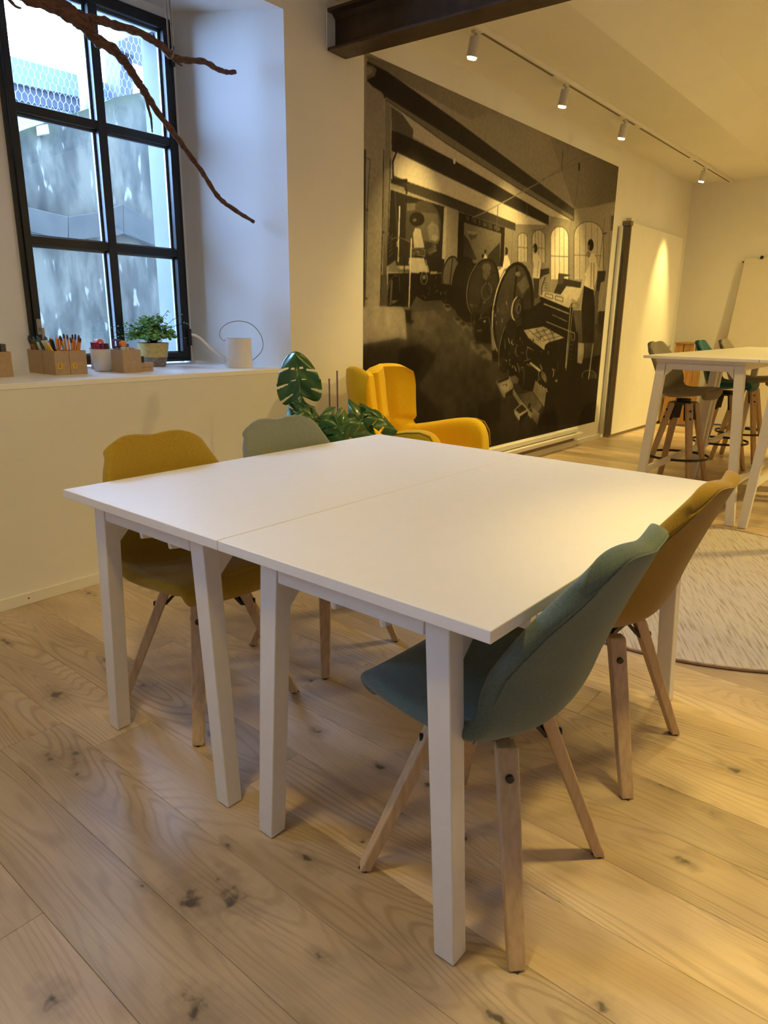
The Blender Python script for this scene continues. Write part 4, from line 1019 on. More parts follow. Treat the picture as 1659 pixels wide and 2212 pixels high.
0.55||0|5128,872,5123,881,5119,891,5115,901,5112,912,5109,924,5107,935,5106,947,5105,960,5104,973,5105,986,5105,999,5106,1012,5108,1025,5110,1039,5113,1052,5116,1066,5120,1079,5125,1092,5129,1105,5135,1117,5140,1129,5146,1141,5153,1153,5160,1164,5167,1174,5174,1185,5182,1194,5190,1203,5196,1199,5189,1190,5181,1181,5175,1171,5168,1161,5161,1150,5155,1139,5150,1127,5144,1115,5139,1103,5135,1090,5131,1078,5127,1065,5124,1052,5121,1039,5119,1026,5117,1013,5116,1000,5115,987,5115,974,5115,962,5116,949,5117,938,5119,926,5121,915,5124,904,5127,894,5131,885,5135,876
0.16||0|5370,1034,5359,990,5343,947,5323,909,5300,878,5275,855,5249,841,5225,837,5202,843,5182,858,5167,883,5156,915,5151,953,5151,994,5157,1038,5167,1082,5183,1123,5202,1160,5225,1191,5249,1214,5274,1229,5299,1234,5321,1229,5341,1215,5358,1191,5369,1160,5375,1122,5375,1079
0.12||0|5755,1434,5826,1486,6398,1432,6569,1132,5915,1135,5847,1351
0.62||0|5504,1166,5872,1198,6308,1094,5994,1057,5923,1032,5914,988,5605,1095
0.3||0|5591,1167,5823,1076,5830,1080,5597,1171
0.3||0|5721,1169,5921,1069,5929,1072,5729,1172
0.3||0|5855,1171,6021,1062,6031,1065,5864,1174
0.3||0|5994,1173,6125,1055,6135,1057,6005,1175
0.3||0|5663,1128,6009,1178,6004,1183,5659,1132
0.3||0|5761,1098,6116,1144,6112,1149,5757,1103
0.3||0|5862,1068,6227,1109,6223,1114,5858,1073
0.75||0|5752,1455,5824,1500,6401,1462,6401,1417,6356,1366
0.3||0|5857,1481,6006,1469,6009,1474,5859,1486
0.3||0|6002,1471,5999,1438,6011,1438,6013,1471
0.3||0|6006,1441,5856,1457,5854,1453,6003,1436
0.3||0|5860,1455,5864,1484,5853,1484,5849,1455
0.3||0|6057,1467,6214,1454,6216,1459,6059,1472
0.3||0|6209,1456,6207,1420,6219,1420,6221,1456
0.3||0|6214,1422,6057,1440,6054,1435,6211,1417
0.3||0|6061,1437,6064,1469,6052,1469,6049,1437
0.25||0|6020,1493,6074,1568,6115,1628,6218,1626,6585,1611,6577,1557,6265,1562,6158,1484
0.78||0|6158,1480,6269,1561,6596,1558,6527,1435,6375,1458
0.25||0|5730,1594,5733,1677,5896,1697,5903,1652,5795,1629
0.35||0|6083,1568,6082,1666,6317,1665,6319,1654,6198,1640,6192,1581
0.6||0|5731,1489,5730,1594,6017,1609,6019,1500
0.2||0|5829,1621,5773,1527,5787,1526,5843,1620
0.2||0|5773,1526,5783,1463,5797,1464,5787,1527
0.35||0|5820,1568,5868,1568,5869,1572,5821,1572
0.35||0|5823,1547,5872,1547,5872,1551,5824,1552
0.35||0|5827,1526,5875,1526,5876,1530,5827,1531
0.62||0|5837,1388,6362,1310,6370,1321,5844,1398
0.45||0|6015,1297,6339,1237,6349,1248,6024,1308
0.62||0|5911,1235,6528,1130,6534,1138,5917,1243
0.58||0|6380,1396,6378,811,6399,810,6400,1396
0.5||0|6434,1352,6395,786,6410,785,6449,1351
0.5||0|6525,1134,6528,1070,6541,1070,6538,1133
0.5||0|6533,1073,6468,1069,6471,1064,6536,1067
0.5||0|6476,1067,6464,1126,6451,1126,6463,1067
0.38||0|6429,1029,6495,1022,6497,1027,6430,1034
0.38||0|6437,986,6504,978,6506,983,6439,990
0.38||0|6447,934,6514,926,6516,930,6449,938
0.38||0|6455,894,6522,885,6524,890,6456,898
0.42||0|6564,1393,6563,1387,6558,1381,6549,1376,6536,1371,6521,1367,6504,1365,6485,1364,6466,1364,6449,1366,6432,1369,6418,1373,6408,1378,6400,1383,6397,1389,6398,1395,6403,1401,6412,1406,6424,1411,6439,1414,6456,1417,6474,1418,6493,1418,6511,1416,6528,1413,6542,1409,6553,1405,6560,1399,6564,1393,6549,1393,6546,1397,6540,1402,6531,1405,6519,1408,6506,1410,6491,1412,6476,1412,6461,1411,6446,1409,6434,1406,6424,1402,6417,1398,6413,1394,6412,1389,6414,1385,6420,1380,6429,1377,6440,1374,6454,1372,6469,1370,6484,1370,6499,1371,6513,1373,6526,1376,6536,1379,6544,1383,6548,1388,6549,1393
0.6||0|6626,1045,6765,1035,6780,919,6758,833,6646,849
0.45||0|7148,697,7146,683,7135,670,7115,659,7087,651,7052,645,7014,643,6972,644,6931,647,6891,654,6854,663,6824,675,6800,688,6784,701,6777,715,6778,728,6789,741,6808,751,6834,760,6867,766,6904,768,6945,768,6986,765,7027,759,7064,750,7097,738,7122,725,7140,711,7148,697,7121,698,7115,710,7100,722,7078,733,7050,742,7018,750,6983,755,6947,758,6912,758,6879,756,6851,751,6828,744,6812,735,6802,725,6801,714,6807,702,6821,691,6842,680,6868,671,6900,663,6934,657,6970,654,7006,653,7039,655,7069,660,7093,667,7110,676,7120,687,7121,698
0.15|0.12|1|6787,693,7148,666,7134,205,6749,243
0.58||0|6976,1032,6943,669,6970,666,7004,1030
0.3||0|7096,704,7097,696,7095,689,7090,682,7082,677,7073,674,7062,672,7050,671,7038,673,7026,676,7015,681,7006,687,6998,694,6992,701,6989,709,6989,717,6991,724,6996,730,7003,735,7012,739,7023,741,7035,741,7047,740,7059,737,7070,732,7080,726,7088,719,7093,712
0.6||0|5310,1089,5311,1062,5318,1062,5316,1089
0.45||0|5450,851,5472,805,5483,805,5461,851
0.45||0|5415,891,5455,847,5469,849,5429,894
0.45||0|5189,939,5207,919,5214,920,5196,940
0.6||0|5370,868,5415,818,5428,820,5383,870
0.2||0|5387,1007,5389,986,5397,985,5396,1006
0.6||0|5842,865,5892,812,5908,815,5857,867
0.2||0|5570,857,5574,809,5585,808,5581,856
0.6||0|5357,989,5375,969,5381,970,5363,990
0.3||0|5500,824,5564,805,5567,808,5504,827
0.3||0|5613,1095,5711,1070,5715,1073,5616,1098
0.3||0|5464,947,5466,909,5473,909,5471,947
0.6||0|5198,1055,5201,1014,5209,1013,5207,1055
0.3||0|5280,988,5286,976,5298,977,5293,989
0.2||0|5815,1109,5817,1086,5834,1085,5831,1109
0.2||0|5781,910,5782,896,5792,895,5791,910
0.3||0|5337,947,5345,930,5351,930,5343,948
0.7||0|5289,895,5311,871,5317,872,5295,896
0.6||0|5856,986,5866,965,5873,966,5863,986
0.7||0|5283,926,5291,910,5301,910,5293,927
0.2||0|5348,831,5362,816,5373,817,5359,833
0.6||0|5291,1060,5344,1045,5348,1049,5294,1063
0.2||0|5471,930,5473,900,5481,900,5479,929
0.2||0|5180,1049,5182,1017,5196,1016,5194,1048
0.7||0|5244,1104,5267,1056,5276,1057,5253,1104
0.2||0|5803,917,5827,870,5838,871,5814,917
0.3||0|5472,847,5474,811,5483,811,5481,846
0.7||0|5502,852,5549,839,5553,842,5506,856
0.2||0|5739,873,5790,859,5793,862,5742,876
0.2||0|5869,820,5891,778,5907,778,5885,821
0.45||0|5265,843,5283,805,5295,805,5277,844
0.45||0|5480,977,5533,963,5539,968,5486,983
0.6||0|5294,1073,5325,1040,5333,1041,5303,1075
0.45||0|5694,1002,5705,981,5712,982,5702,1003
0.7||0|5597,873,5665,853,5670,857,5601,877
0.7||0|5223,922,5236,908,5248,910,5235,924
0.3||0|5178,1096,5199,1051,5212,1052,5191,1097
0.45||0|5724,1087,5793,1070,5799,1076,5731,1093
0.6||0|5367,1050,5425,1034,5428,1037,5369,1053
0.2||0|5823,869,5878,854,5885,860,5830,876
0.3||0|5681,1096,5685,1047,5701,1046,5697,1095
0.45||0|5475,1082,5506,1050,5513,1051,5482,1083
0.45||0|5266,979,5277,955,5283,955,5272,979
0.7||0|5378,960,5437,944,5440,947,5381,963
0.6||0|5339,876,5341,850,5354,849,5352,875
0.7||0|5577,1023,5674,997,5678,1001,5581,1027
0.55||0|5457,1083,5455,1083,5454,1084,5453,1084,5452,1085,5451,1086,5449,1086,5448,1087,5448,1089,5447,1090,5446,1091,5445,1093,5445,1094,5445,1096,5444,1097,5444,1099,5445,1100,5445,1102,5445,1103,5446,1104,5446,1105,5447,1106,5448,1107,5449,1108,5450,1108,5451,1109,5453,1109,5454,1109,5455,1109,5454,1104,5454,1105,5454,1105,5453,1104,5453,1104,5453,1104,5453,1103,5453,1103,5453,1102,5453,1101,5453,1101,5453,1100,5453,1099,5453,1098,5453,1097,5453,1096,5454,1095,5454,1094,5454,1093,5454,1092,5454,1091,5455,1090,5455,1090,5455,1089,5455,1088,5455,1088,5456,1088,5456,1088,5456,1087
0.55||0|5414,962,5410,962,5407,963,5403,964,5400,966,5397,969,5394,971,5391,974,5388,978,5386,981,5384,985,5382,990,5381,994,5380,998,5380,1002,5380,1007,5380,1011,5381,1015,5382,1019,5384,1022,5386,1025,5388,1028,5390,1030,5393,1032,5396,1034,5399,1035,5403,1035,5406,1035,5410,1034,5409,1030,5406,1031,5404,1031,5401,1030,5399,1030,5397,1028,5395,1027,5393,1024,5392,1022,5391,1019,5390,1016,5389,1013,5389,1009,5388,1006,5389,1002,5389,998,5390,994,5391,990,5392,987,5393,983,5395,980,5397,977,5399,974,5401,972,5404,970,5406,968,5408,967,5411,966,5413,966
0.55||0|5631,908,5626,909,5620,910,5614,912,5609,915,5604,919,5599,923,5594,928,5590,933,5587,939,5583,945,5581,951,5579,958,5577,964,5577,971,5576,978,5577,984,5578,990,5580,996,5582,1001,5585,1006,5589,1010,5593,1014,5597,1017,5602,1019,5607,1021,5612,1021,5618,1021,5623,1020,5622,1016,5618,1017,5613,1017,5609,1016,5605,1015,5601,1013,5598,1010,5595,1007,5592,1003,5590,998,5588,993,5587,988,5586,982,5586,977,5586,970,5586,964,5588,958,5589,952,5592,946,5594,941,5597,935,5601,930,5605,926,5609,922,5613,919,5617,916,5622,914,5626,913,5630,913
0.55||0|5882,721,5877,722,5872,723,5867,725,5862,728,5857,731,5853,734,5849,739,5845,743,5842,749,5839,754,5836,760,5835,765,5833,771,5833,777,5832,783,5833,788,5834,794,5835,799,5837,803,5840,807,5843,811,5847,814,5850,817,5855,819,5859,820,5864,820,5869,820,5874,819,5873,815,5869,816,5865,816,5862,815,5858,814,5855,812,5852,810,5850,807,5847,804,5845,800,5844,796,5843,791,5842,786,5842,781,5842,776,5843,771,5844,766,5846,760,5848,755,5850,750,5853,746,5856,741,5859,738,5862,734,5866,731,5870,729,5874,727,5877,726,5881,726
0.55||0|5985,702,5981,703,5976,704,5972,706,5968,708,5965,710,5961,713,5958,717,5954,721,5952,725,5949,729,5947,734,5946,738,5945,743,5944,748,5944,753,5944,757,5945,761,5946,766,5948,769,5950,773,5952,776,5955,778,5958,780,5962,782,5966,783,5970,783,5974,783,5978,782,5977,778,5974,778,5971,778,5968,778,5966,777,5963,776,5961,774,5959,772,5957,769,5956,766,5955,763,5954,759,5954,755,5954,751,5954,747,5955,743,5956,739,5957,734,5958,730,5960,727,5962,723,5965,720,5967,717,5970,714,5972,712,5975,710,5978,708,5981,707,5984,707
0.55||0|5858,662,5855,662,5851,663,5848,665,5845,667,5842,669,5839,671,5836,674,5833,677,5831,681,5829,685,5827,689,5826,693,5825,697,5825,700,5825,704,5825,708,5825,712,5827,715,5828,718,5830,721,5832,724,5834,726,5837,728,5840,729,5843,730,5846,730,5849,730,5853,729,5852,725,5849,725,5847,725,5845,725,5843,724,5841,723,5840,722,5838,720,5837,718,5836,715,5835,712,5835,709,5834,706,5834,703,5835,700,5835,696,5836,693,5837,689,5838,686,5839,683,5841,680,5843,677,5845,674,5847,672,5849,670,5851,669,5853,668,5855,667,5857,667
0.66||0|5645,876,5856,794,5882,809,5670,892
0.5||0|5550,899,5663,914,5658,920,5546,905
0.35||0|5445,838,5535,834,5534,841,5444,845
0.35||0|5528,837,5556,800,5568,801,5541,838
0.35||0|5555,801,5557,676,5571,675,5569,800
0.62||0|5794,705,5831,672,5849,675,5811,708
0.62||0|5842,689,5880,654,5897,657,5859,691
0.62||0|5890,672,5929,636,5947,639,5908,675
0.62||0|5939,655,5979,617,5997,620,5957,658
0.62||0|5989,638,6029,598,6048,601,6007,641
0.6||0|5927,768,5928,761,5928,753,5926,747,5924,742,5921,738,5917,735,5913,735,5908,736,5903,738,5899,743,5895,748,5892,755,5889,762,5887,770,5887,778,5887,785,5888,791,5891,797,5894,801,5898,803,5902,804,5906,803,5911,800,5915,796,5919,790,5923,783,5926,776,5927,768,5917,769,5916,775,5914,782,5912,787,5910,792,5907,796,5905,798,5903,799,5900,798,5899,796,5897,793,5897,788,5896,783,5896,776,5897,770,5899,763,5900,757,5902,751,5905,746,5907,742,5910,740,5912,739,5914,740,5916,742,5917,745,5918,750,5918,756,5918,762,5917,769
0.6||0|5953,753,5954,746,5953,738,5952,732,5950,726,5947,722,5943,720,5938,720,5934,721,5929,723,5925,728,5921,733,5917,740,5914,747,5913,755,5912,763,5912,770,5914,777,5916,782,5919,786,5923,788,5927,789,5932,788,5937,785,5941,781,5945,775,5949,768,5951,761,5953,753,5943,754,5942,760,5940,767,5938,773,5935,777,5933,781,5930,783,5928,784,5926,784,5924,781,5923,778,5922,773,5922,768,5922,761,5923,755,5924,748,5926,742,5928,736,5930,731,5933,727,5935,725,5938,724,5940,725,5941,727,5943,730,5944,735,5944,741,5944,747,5943,754
0.6||0|5979,738,5980,730,5979,723,5978,717,5976,711,5972,707,5969,705,5964,704,5960,705,5955,708,5950,713,5946,718,5943,725,5940,732,5938,740,5938,748,5938,755,5939,762,5942,767,5945,771,5949,773,5953,774,5958,773,5962,770,5967,766,5971,760,5974,753,5977,746,5979,738,5969,739,5967,745,5966,752,5963,758,5961,762,5959,766,5956,768,5954,769,5952,769,5950,766,5948,763,5948,758,5947,753,5948,746,5948,740,5950,733,5952,727,5954,721,5956,716,5959,712,5961,710,5963,709,5966,710,5967,712,5969,715,5970,720,5970,726,5970,732,5969,739
0.6||0|6005,723,6006,715,6005,708,6004,701,6002,696,5998,692,5995,690,5990,689,5985,690,5981,693,5976,697,5972,703,5969,710,5966,717,5964,725,5963,733,5964,740,5965,747,5967,752,5971,756,5974,758,5979,759,5984,758,5988,755,5993,751,5997,745,6000,738,6003,731,6005,723,5995,723,5993,730,5992,737,5989,742,5987,747,5985,751,5982,753,5980,754,5977,754,5976,751,5974,748,5974,743,5973,738,5974,731,5974,725,5976,718,5977,711,5980,705,5982,701,5985,697,5987,695,5989,694,5992,694,5993,696,5995,700,5996,705,5996,710,5996,717,5995,723
0.6||0|6105,813,6136,781,6149,782,6118,815
0.6||0|6136,782,6126,736,6140,734,6150,781
0.6||0|6091,812,6173,793,6178,798,6096,817
0.3||0|6206,880,6211,802,6226,801,6221,880
0.5||0|6239,694,6239,691,6238,688,6235,685,6230,683,6225,682,6219,681,6213,681,6207,682,6200,683,6195,685,6190,688,6186,691,6183,694,6182,697,6182,700,6184,703,6187,706,6191,708,6196,709,6202,710,6208,710,6214,709,6221,708,6226,706,6231,703,6235,700,6238,697
0.5||0|5991,979,5992,948,6008,948,6006,978
0.6||0|5131,1258,5127,1228,5136,1228,5139,1258
0.6||0|4962,1214,4955,1193,4961,1192,4968,1213
0.3||0|5078,1388,5091,1350,5098,1351,5085,1389
0.35||0|5008,1236,5006,1223,5014,1223,5016,1236
0.5||0|4701,1233,4711,1205,4721,1205,4711,1234
0.6||0|5171,1395,5188,1366,5199,1368,5181,1396
0.35||0|4645,1224,4653,1184,4662,1185,4654,1224
0.3||0|5045,1293,5055,1257,5066,1257,5057,1294
0.35||0|5126,1377,5122,1351,5129,1351,5134,1377
0.6||0|4787,1287,4803,1247,4811,1248,4795,1288
0.3||0|4776,1326,4780,1298,4786,1299,4783,1326
0.6||0|5013,1294,5006,1272,5016,1271,5023,1293
0.3||0|4640,1214,4639,1175,4648,1175,4649,1214
0.6||0|4641,1359,4650,1343,4660,1344,4651,1361
0.5||0|4676,1364,4685,1346,4691,1347,4682,1365
0.3||0|5005,1308,5003,1268,5008,1267,5011,1308
0.5||0|5042,1382,5034,1342,5041,1341,5049,1381
0.35||0|5200,1368,5209,1329,5220,1329,5211,1368
0.3||0|5189,1238,5199,1204,5210,1205,5199,1239
0.3||0|4922,1317,4912,1301,4921,1300,4931,1315
0.6||0|4697,1235,4694,1218,4702,1217,4706,1235
0.5||0|4823,1382,4829,1371,4836,1371,4830,1383
0.5||0|4776,1252,4785,1240,4795,1242,4786,1254
0.35||0|4728,1302,4729,1277,4740,1277,4739,1302
0.6||0|5044,1239,5039,1207,5047,1207,5052,1239
0.3||0|4903,1381,4909,1357,4916,1357,4910,1382
0.35||0|5146,1298,5158,1287,5165,1288,5153,1300
0.3||0|4985,1359,4978,1321,4989,1320,4996,1358
0.5||0|4727,1350,4729,1337,4738,1337,4736,1350
0.5||0|5199,1354,5202,1341,5211,1341,5208,1354
0.5||0|4946,1369,4950,1353,4958,1354,4953,1370
0.5||0|4671,1350,4666,1325,4672,1325,4677,1350
0.5||0|4763,1219,4772,1182,4777,1182,4769,1219
0.3||0|4712,1364,4709,1332,4720,1331,4722,1363
0.6||0|4824,1294,4814,1282,4821,1280,4832,1292
0.3||0|4896,1314,4904,1286,4914,1287,4906,1314
0.6||0|4844,1383,4839,1372,4850,1371,4855,1382
0.6||0|5049,1339,5056,1309,5064,1309,5057,1339
0.3||0|4742,1310,4748,1299,4757,1300,4751,1311
0.35||0|4980,1293,4988,1273,4997,1274,4990,1294
0.55||0|4298,1509,4292,1499,4298,1498,4304,1508
0.45||0|4106,1464,4108,1441,4113,1441,4111,1464
0.55||0|4031,1403,4026,1391,4032,1390,4037,1402
0.55||0|4239,1433,4245,1409,4252,1410,4246,1434
0.55||0|4258,1432,4256,1421,4262,1421,4264,1432
0.45||0|4319,1447,4314,1434,4320,1433,4324,1447
0.45||0|4312,1385,4309,1366,4317,1365,4320,1384
0.45||0|4297,1435,4296,1419,4304,1419,4305,1435
0.3||0|4190,1460,4196,1449,4203,1450,4197,1462
0.45||0|4237,1544,4235,1535,4241,1535,4243,1544
0.3||0|4282,1386,4287,1367,4293,1368,4288,1386
0.55||0|4301,1520,4293,1508,4299,1507,4306,1520
0.55||0|4061,1399,4055,1380,4061,1379,4068,1398
0.45||0|4096,1418,4099,1405,4107,1406,4104,1419
0.3||0|4106,1541,4112,1523,4116,1524,4110,1542
0.3||0|4232,1477,4225,1469,4231,1467,4239,1476
0.45||0|4022,1510,4024,1493,4029,1493,4026,1511
0.45||0|4191,1443,4187,1424,4193,1423,4197,1443
0.55||0|4186,1439,4186,1430,4191,1430,4192,1439
0.3||0|4098,1432,4104,1423,4112,1425,4106,1434
0.55||0|4210,1448,4211,1436,4217,1436,4216,1449
0.45||0|4170,1482,4177,1461,4183,1462,4176,1483
0.45||0|4024,1431,4028,1422,4032,1422,4029,1432
0.45||0|4184,1539,4177,1517,4184,1517,4191,1538
0.55||0|4265,1525,4265,1516,4270,1516,4270,1526
0.3||0|4274,1515,4280,1501,4286,1501,4281,1516
0.4||0|4721,1217,4722,1197,4721,1178,4719,1162,4715,1148,4710,1137,4704,1131,4697,1128,4690,1131,4683,1137,4676,1148,4670,1162,4665,1178,4661,1197,4659,1216,4658,1236,4659,1254,4661,1271,4665,1284,4670,1295,4676,1301,4682,1304,4689,1302,4696,1295,4703,1285,4709,1271,4715,1255,4718,1236,4721,1217,4713,1217,4710,1235,4707,1253,4703,1268,4698,1281,4693,1291,4688,1297,4683,1299,4678,1297,4674,1291,4670,1281,4668,1268,4666,1252,4666,1235,4667,1216,4669,1198,4673,1180,4677,1164,4681,1151,4686,1141,4692,1135,4697,1133,4702,1135,4706,1141,4710,1151,4712,1164,4713,1180,4714,1198,4713,1217
0.6||0|4757,1155,4831,1161,4826,1171,4753,1165
0.55||0|4952,1199,4991,1192,5050,1006,4997,1008
0.75||0|4879,1234,4879,1232,4878,1230,4876,1229,4872,1228,4869,1227,4865,1226,4860,1226,4856,1226,4851,1227,4848,1227,4844,1229,4842,1230,4840,1232,4839,1233,4840,1235,4841,1237,4843,1238,4846,1239,4850,1240,4854,1241,4859,1241,4863,1241,4867,1241,4871,1240,4875,1238,4877,1237,4879,1235
0.45||0|4772,1252,4920,1267,4918,1272,4770,1257
0.45||0|4914,1269,4945,1211,4955,1212,4924,1270
0.56||0|5081,754,5306,784,5376,709,5378,673,5250,603,5221,612
0.13||0|5095,752,5300,781,5295,760,5131,734
0.62||0|5138,730,5296,756,5331,697,5252,645
0.15||0|5255,641,5377,676,5380,629,5257,606
0.25||0|5190,710,5274,715,5270,722,5186,716
0.25||0|5265,720,5254,696,5267,693,5278,717
0.4||0|5307,777,5407,786,5470,754,5461,711,5380,716
0.52||0|5380,676,5558,550,5764,423,5758,374,5516,524,5387,621
0.58||0|5423,487,5560,535,5678,469,5674,443,5527,381,5435,449
0.2||0|5446,485,5558,524,5654,471,5527,441
0.12||0|5537,417,5677,450,5684,427,5533,335
0.33|0.4|0|5489,614,5734,628,5953,481,5894,431,5693,471,5557,558
0.48||0|5750,626,5784,722,6017,609,5998,461,5914,515
0.5|0.3|1|5757,474,5913,414,5889,298,5766,388
0.15||0|5686,525,5727,514,5716,477,5676,481
"""

# ------------------------------------------------------------------ steel beam under the ceiling
sb = thing('steel_beam', 'dark rusty steel I-beam crossing under the ceiling from the window wall', 'beam', (3.168, 3.0, 2.74), math.radians(3.9))
def bx(name, m, parent, *a, bevel=0.0):
    bm = bmesh.new(); box(bm, *a); return finish(name, bm, m, parent, bevel=bevel)
bx('flange', M['steel'], sb, -.08, .08, -6.9, 0.0, -.10, -.086, bevel=.003)
bx('flange', M['steel'], sb, -.08, .08, -6.9, 0.0, .086, .10, bevel=.003)
bx('web', M['steel'], sb, -.006, .006, -6.9, -0.0, -.086, .086)
bm = bmesh.new()
for s in (-1, 1):
    for z in (-1, 1):
        prism_pts = [(s * .006, z * .086), (s * .03, z * .086), (s * .006, z * .065)]
        a = [bm.verts.new((x, -6.9, zz)) for x, zz in prism_pts]; b_ = [bm.verts.new((x, 0.0, zz)) for x, zz in prism_pts]
        for i in range(3): bm.faces.new((a[i], a[(i + 1) % 3], b_[(i + 1) % 3], b_[i]))
finish('root_fillet', bm, M['steel'], sb)
bm = bmesh.new()
for t in (-.02, .02):
    pass
box(bm, -.085, -.08, -.006, 0, -.1, .1)
finish('end_plaster_edge', bm, M['plaster'], sb)

# ------------------------------------------------------------------ wall mural (a flat print)
MW0, MW1, MH0, MH1 = 3.405, 7.215, 0.198, 2.722
def make_mural():
    step = 0.005
    nx = int(round((MW1 - MW0) / step)) + 1; nz = int(round((MH1 - MH0) / step)) + 1
    SS = 2
    W_, H_ = nx * SS, nz * SS
    img = np.full((H_, W_), 0.5, np.float32)
    for ln in MURAL.strip().split('\n'):
        v, v2, ax, pts = ln.split('|')
        v = float(v); a = np.array([int(t) for t in pts.split(',')], np.float64).reshape(-1, 2) / 1000.0
        X = (a[:, 0] - MW0) / step * SS; Y = (a[:, 1] - MH0) / step * SS
        x0, x1 = max(0, int(X.min())), min(W_ - 1, int(X.max()) + 1); y0, y1 = max(0, int(Y.min())), min(H_ - 1, int(Y.max()) + 1)
        if x1 < x0 or y1 < y0: continue
        gx, gy = np.meshgrid(np.arange(x0, x1 + 1) + .5, np.arange(y0, y1 + 1) + .5)
        ins = np.zeros(gx.shape, bool); n = len(X); j = n - 1
        for i in range(n):
            if Y[i] != Y[j]:
                c = ((Y[i] > gy) != (Y[j] > gy)) & (gx < (X[j] - X[i]) * (gy - Y[i]) / (Y[j] - Y[i]) + X[i]); ins ^= c
            j = i
        if v2:
            t = (gx - x0) / max(1, x1 - x0) if ax == '0' else (y1 - gy) / max(1, y1 - y0)
            val = v + (float(v2) - v) * t
        else: val = np.full(gx.shape, v)
        sub = img[y0:y1 + 1, x0:x1 + 1]; sub[ins] = val[ins]
    # soft focus of an old photograph, plus grain and mottling
    def blur(a, k):
        for _ in range(k):
            p = np.pad(a, 1, mode='edge'); a = (p[1:-1, 1:-1] * 2 + p[:-2, 1:-1] + p[2:, 1:-1] + p[1:-1, :-2] + p[1:-1, 2:]) / 6
        return a
    wide = blur(img, 160); img = blur(img, 2)
    rs = np.random.RandomState(3)
    def octave(n):
        g = rs.rand(n + 2, int(n * 1.5) + 2); yy = np.linspace(0, n, H_); xx = np.linspace(0, int(n * 1.5), W_)
        yi = yy.astype(int); xi = xx.astype(int); fy = (yy - yi)[:, None]; fx = (xx - xi)[None]
        fy = fy * fy * (3 - 2 * fy); fx = fx * fx * (3 - 2 * fx)
        return (g[yi][:, xi] * (1 - fy) * (1 - fx) + g[yi + 1][:, xi] * fy * (1 - fx) + g[yi][:, xi + 1] * (1 - fy) * fx + g[yi + 1][:, xi + 1] * fy * fx) - .5
    gy = np.linspace(0, 1, H_)[:, None] * np.ones((1, W_)); gx = np.ones((H_, 1)) * np.linspace(0, 1, W_)[None]
    # floor area: blend towards the soft version
    fl = np.clip((0.50 - gy) * 6, 0, 1) * np.clip((0.42 + .25 * (0.6 - gy) - gx) * 8, 0, 1)
    img = img * (1 - .85 * fl) + wide * .85 * fl
    img = img + (octave(12) * .10 + octave(40) * .10) * np.clip((0.62 - gy) * 5, 0, 1) * (.35 + img) + octave(6) * .05 + octave(150) * .05 * (.3 + img)
    img = img.reshape(nz, SS, nx, SS).mean((1, 3)); img = np.clip(img, 0.03, 1)
    lum = img ** 2.75
    colr = np.empty((nz, nx, 4), np.float32)
    for k, (lo, hi) in enumerate(((.008, .90), (.0045, .80), (.002, .66))):
        colr[..., k] = lo + (hi - lo) * lum
    colr[..., 3] = 1
    xs = np.linspace(MW0, MW1, nx); zs = np.linspace(MH0, MH1, nz)
    co = np.empty((nz, nx, 3), np.float32); co[..., 0] = xs[None]; co[..., 1] = -0.0016; co[..., 2] = zs[:, None]
    me = bpy.data.meshes.new('wall_mural')
    idx = np.arange(nz * nx).reshape(nz, nx)
    q = np.stack([idx[:-1, :-1], idx[:-1, 1:], idx[1:, 1:], idx[1:, :-1]], -1).reshape(-1, 4)
    # a thin sheet: back border so that the print has a real edge
    me.vertices.add(nz * nx); me.vertices.foreach_set('co', co.ravel())
    nq = len(q)
    me.loops.add(nq * 4); me.loops.foreach_set('vertex_index', q.ravel().astype(np.int32))
    me.polygons.add(nq); me.polygons.foreach_set('loop_start', (np.arange(nq) * 4).astype(np.int32)); me.polygons.foreach_set('loop_total', np.full(nq, 4, np.int32))
    at = me.color_attributes.new('print', 'FLOAT_COLOR', 'POINT'); at.data.foreach_set('color', colr.ravel())
    me.update(); me.validate()
    return me
mm_ = bpy.data.materials.new('mural_print'); mm_.use_nodes = True
nt = mm_.node_tree; b = nt.nodes['Principled BSDF']; b.inputs['Roughness'].default_value = .7; b.inputs['Specular IOR Level'].default_value = .12
an = nt.nodes.new('ShaderNodeAttribute'); an.attribute_name = 'print'; nt.links.new(an.outputs['Color'], b.inputs['Base Color'])
mural = link('wall_mural', make_mural(), mm_)
mural.location = (0, YL, 0)
tag(mural, 'large sepia photo mural of an old printing workshop with flywheel presses', 'mural')

# ------------------------------------------------------------------ heater strip, sliding panel, boards at the far wall
ht = thing('baseboard_heater', 'long low white stepped heater strip on the wall under the mural', 'heater', (5.5, YL, 0))
bx('fin', M['trim'], ht, -1.2, 1.20, -.045, -.001, .150, .190, bevel=.004)
bx('fin', M['trim'], ht, -1.2, 1.28, -.075, -.001, .105, .140, bevel=.004)
bx('back_plate', M['trim'], ht, -1.2, 1.16, -.022, -.001, .055, .150, bevel=.002)
bx('slot', M['trackgrey'], ht, -1.2, 1.16, -.028, -.0225, .060, .100)
pn = thing('sliding_panel', 'tall white ribbed panel hung in front of the wall right of the mural', 'panel', (7.50, YL, 0))
bm = bmesh.new()
nrib = 66; W_ = 1.66
for i in range(nrib):
    x0 = W_ * i / nrib
    prism(bm, [(x0, -.085), (x0 + W_ / nrib * .5, -.0885), (x0 + W_ / nrib, -.085), (x0 + W_ / nrib, -.06), (x0, -.06)], .035, 2.235)
finish('ribbed_sheet', bm, M['trim'], pn)
bx('shadow_gap_strip', mat('shadow_gap_dark', (.16, .12, .08), .7, noise=.1), pn, -.024, -.002, -.085, -.035, .03, 2.20)  # dark strip painted in as the shadow gap beside the panel
bx('bracket', M['trackgrey'], pn, -.05, .02, -.09, -.001, 2.205, 2.25, bevel=.004)
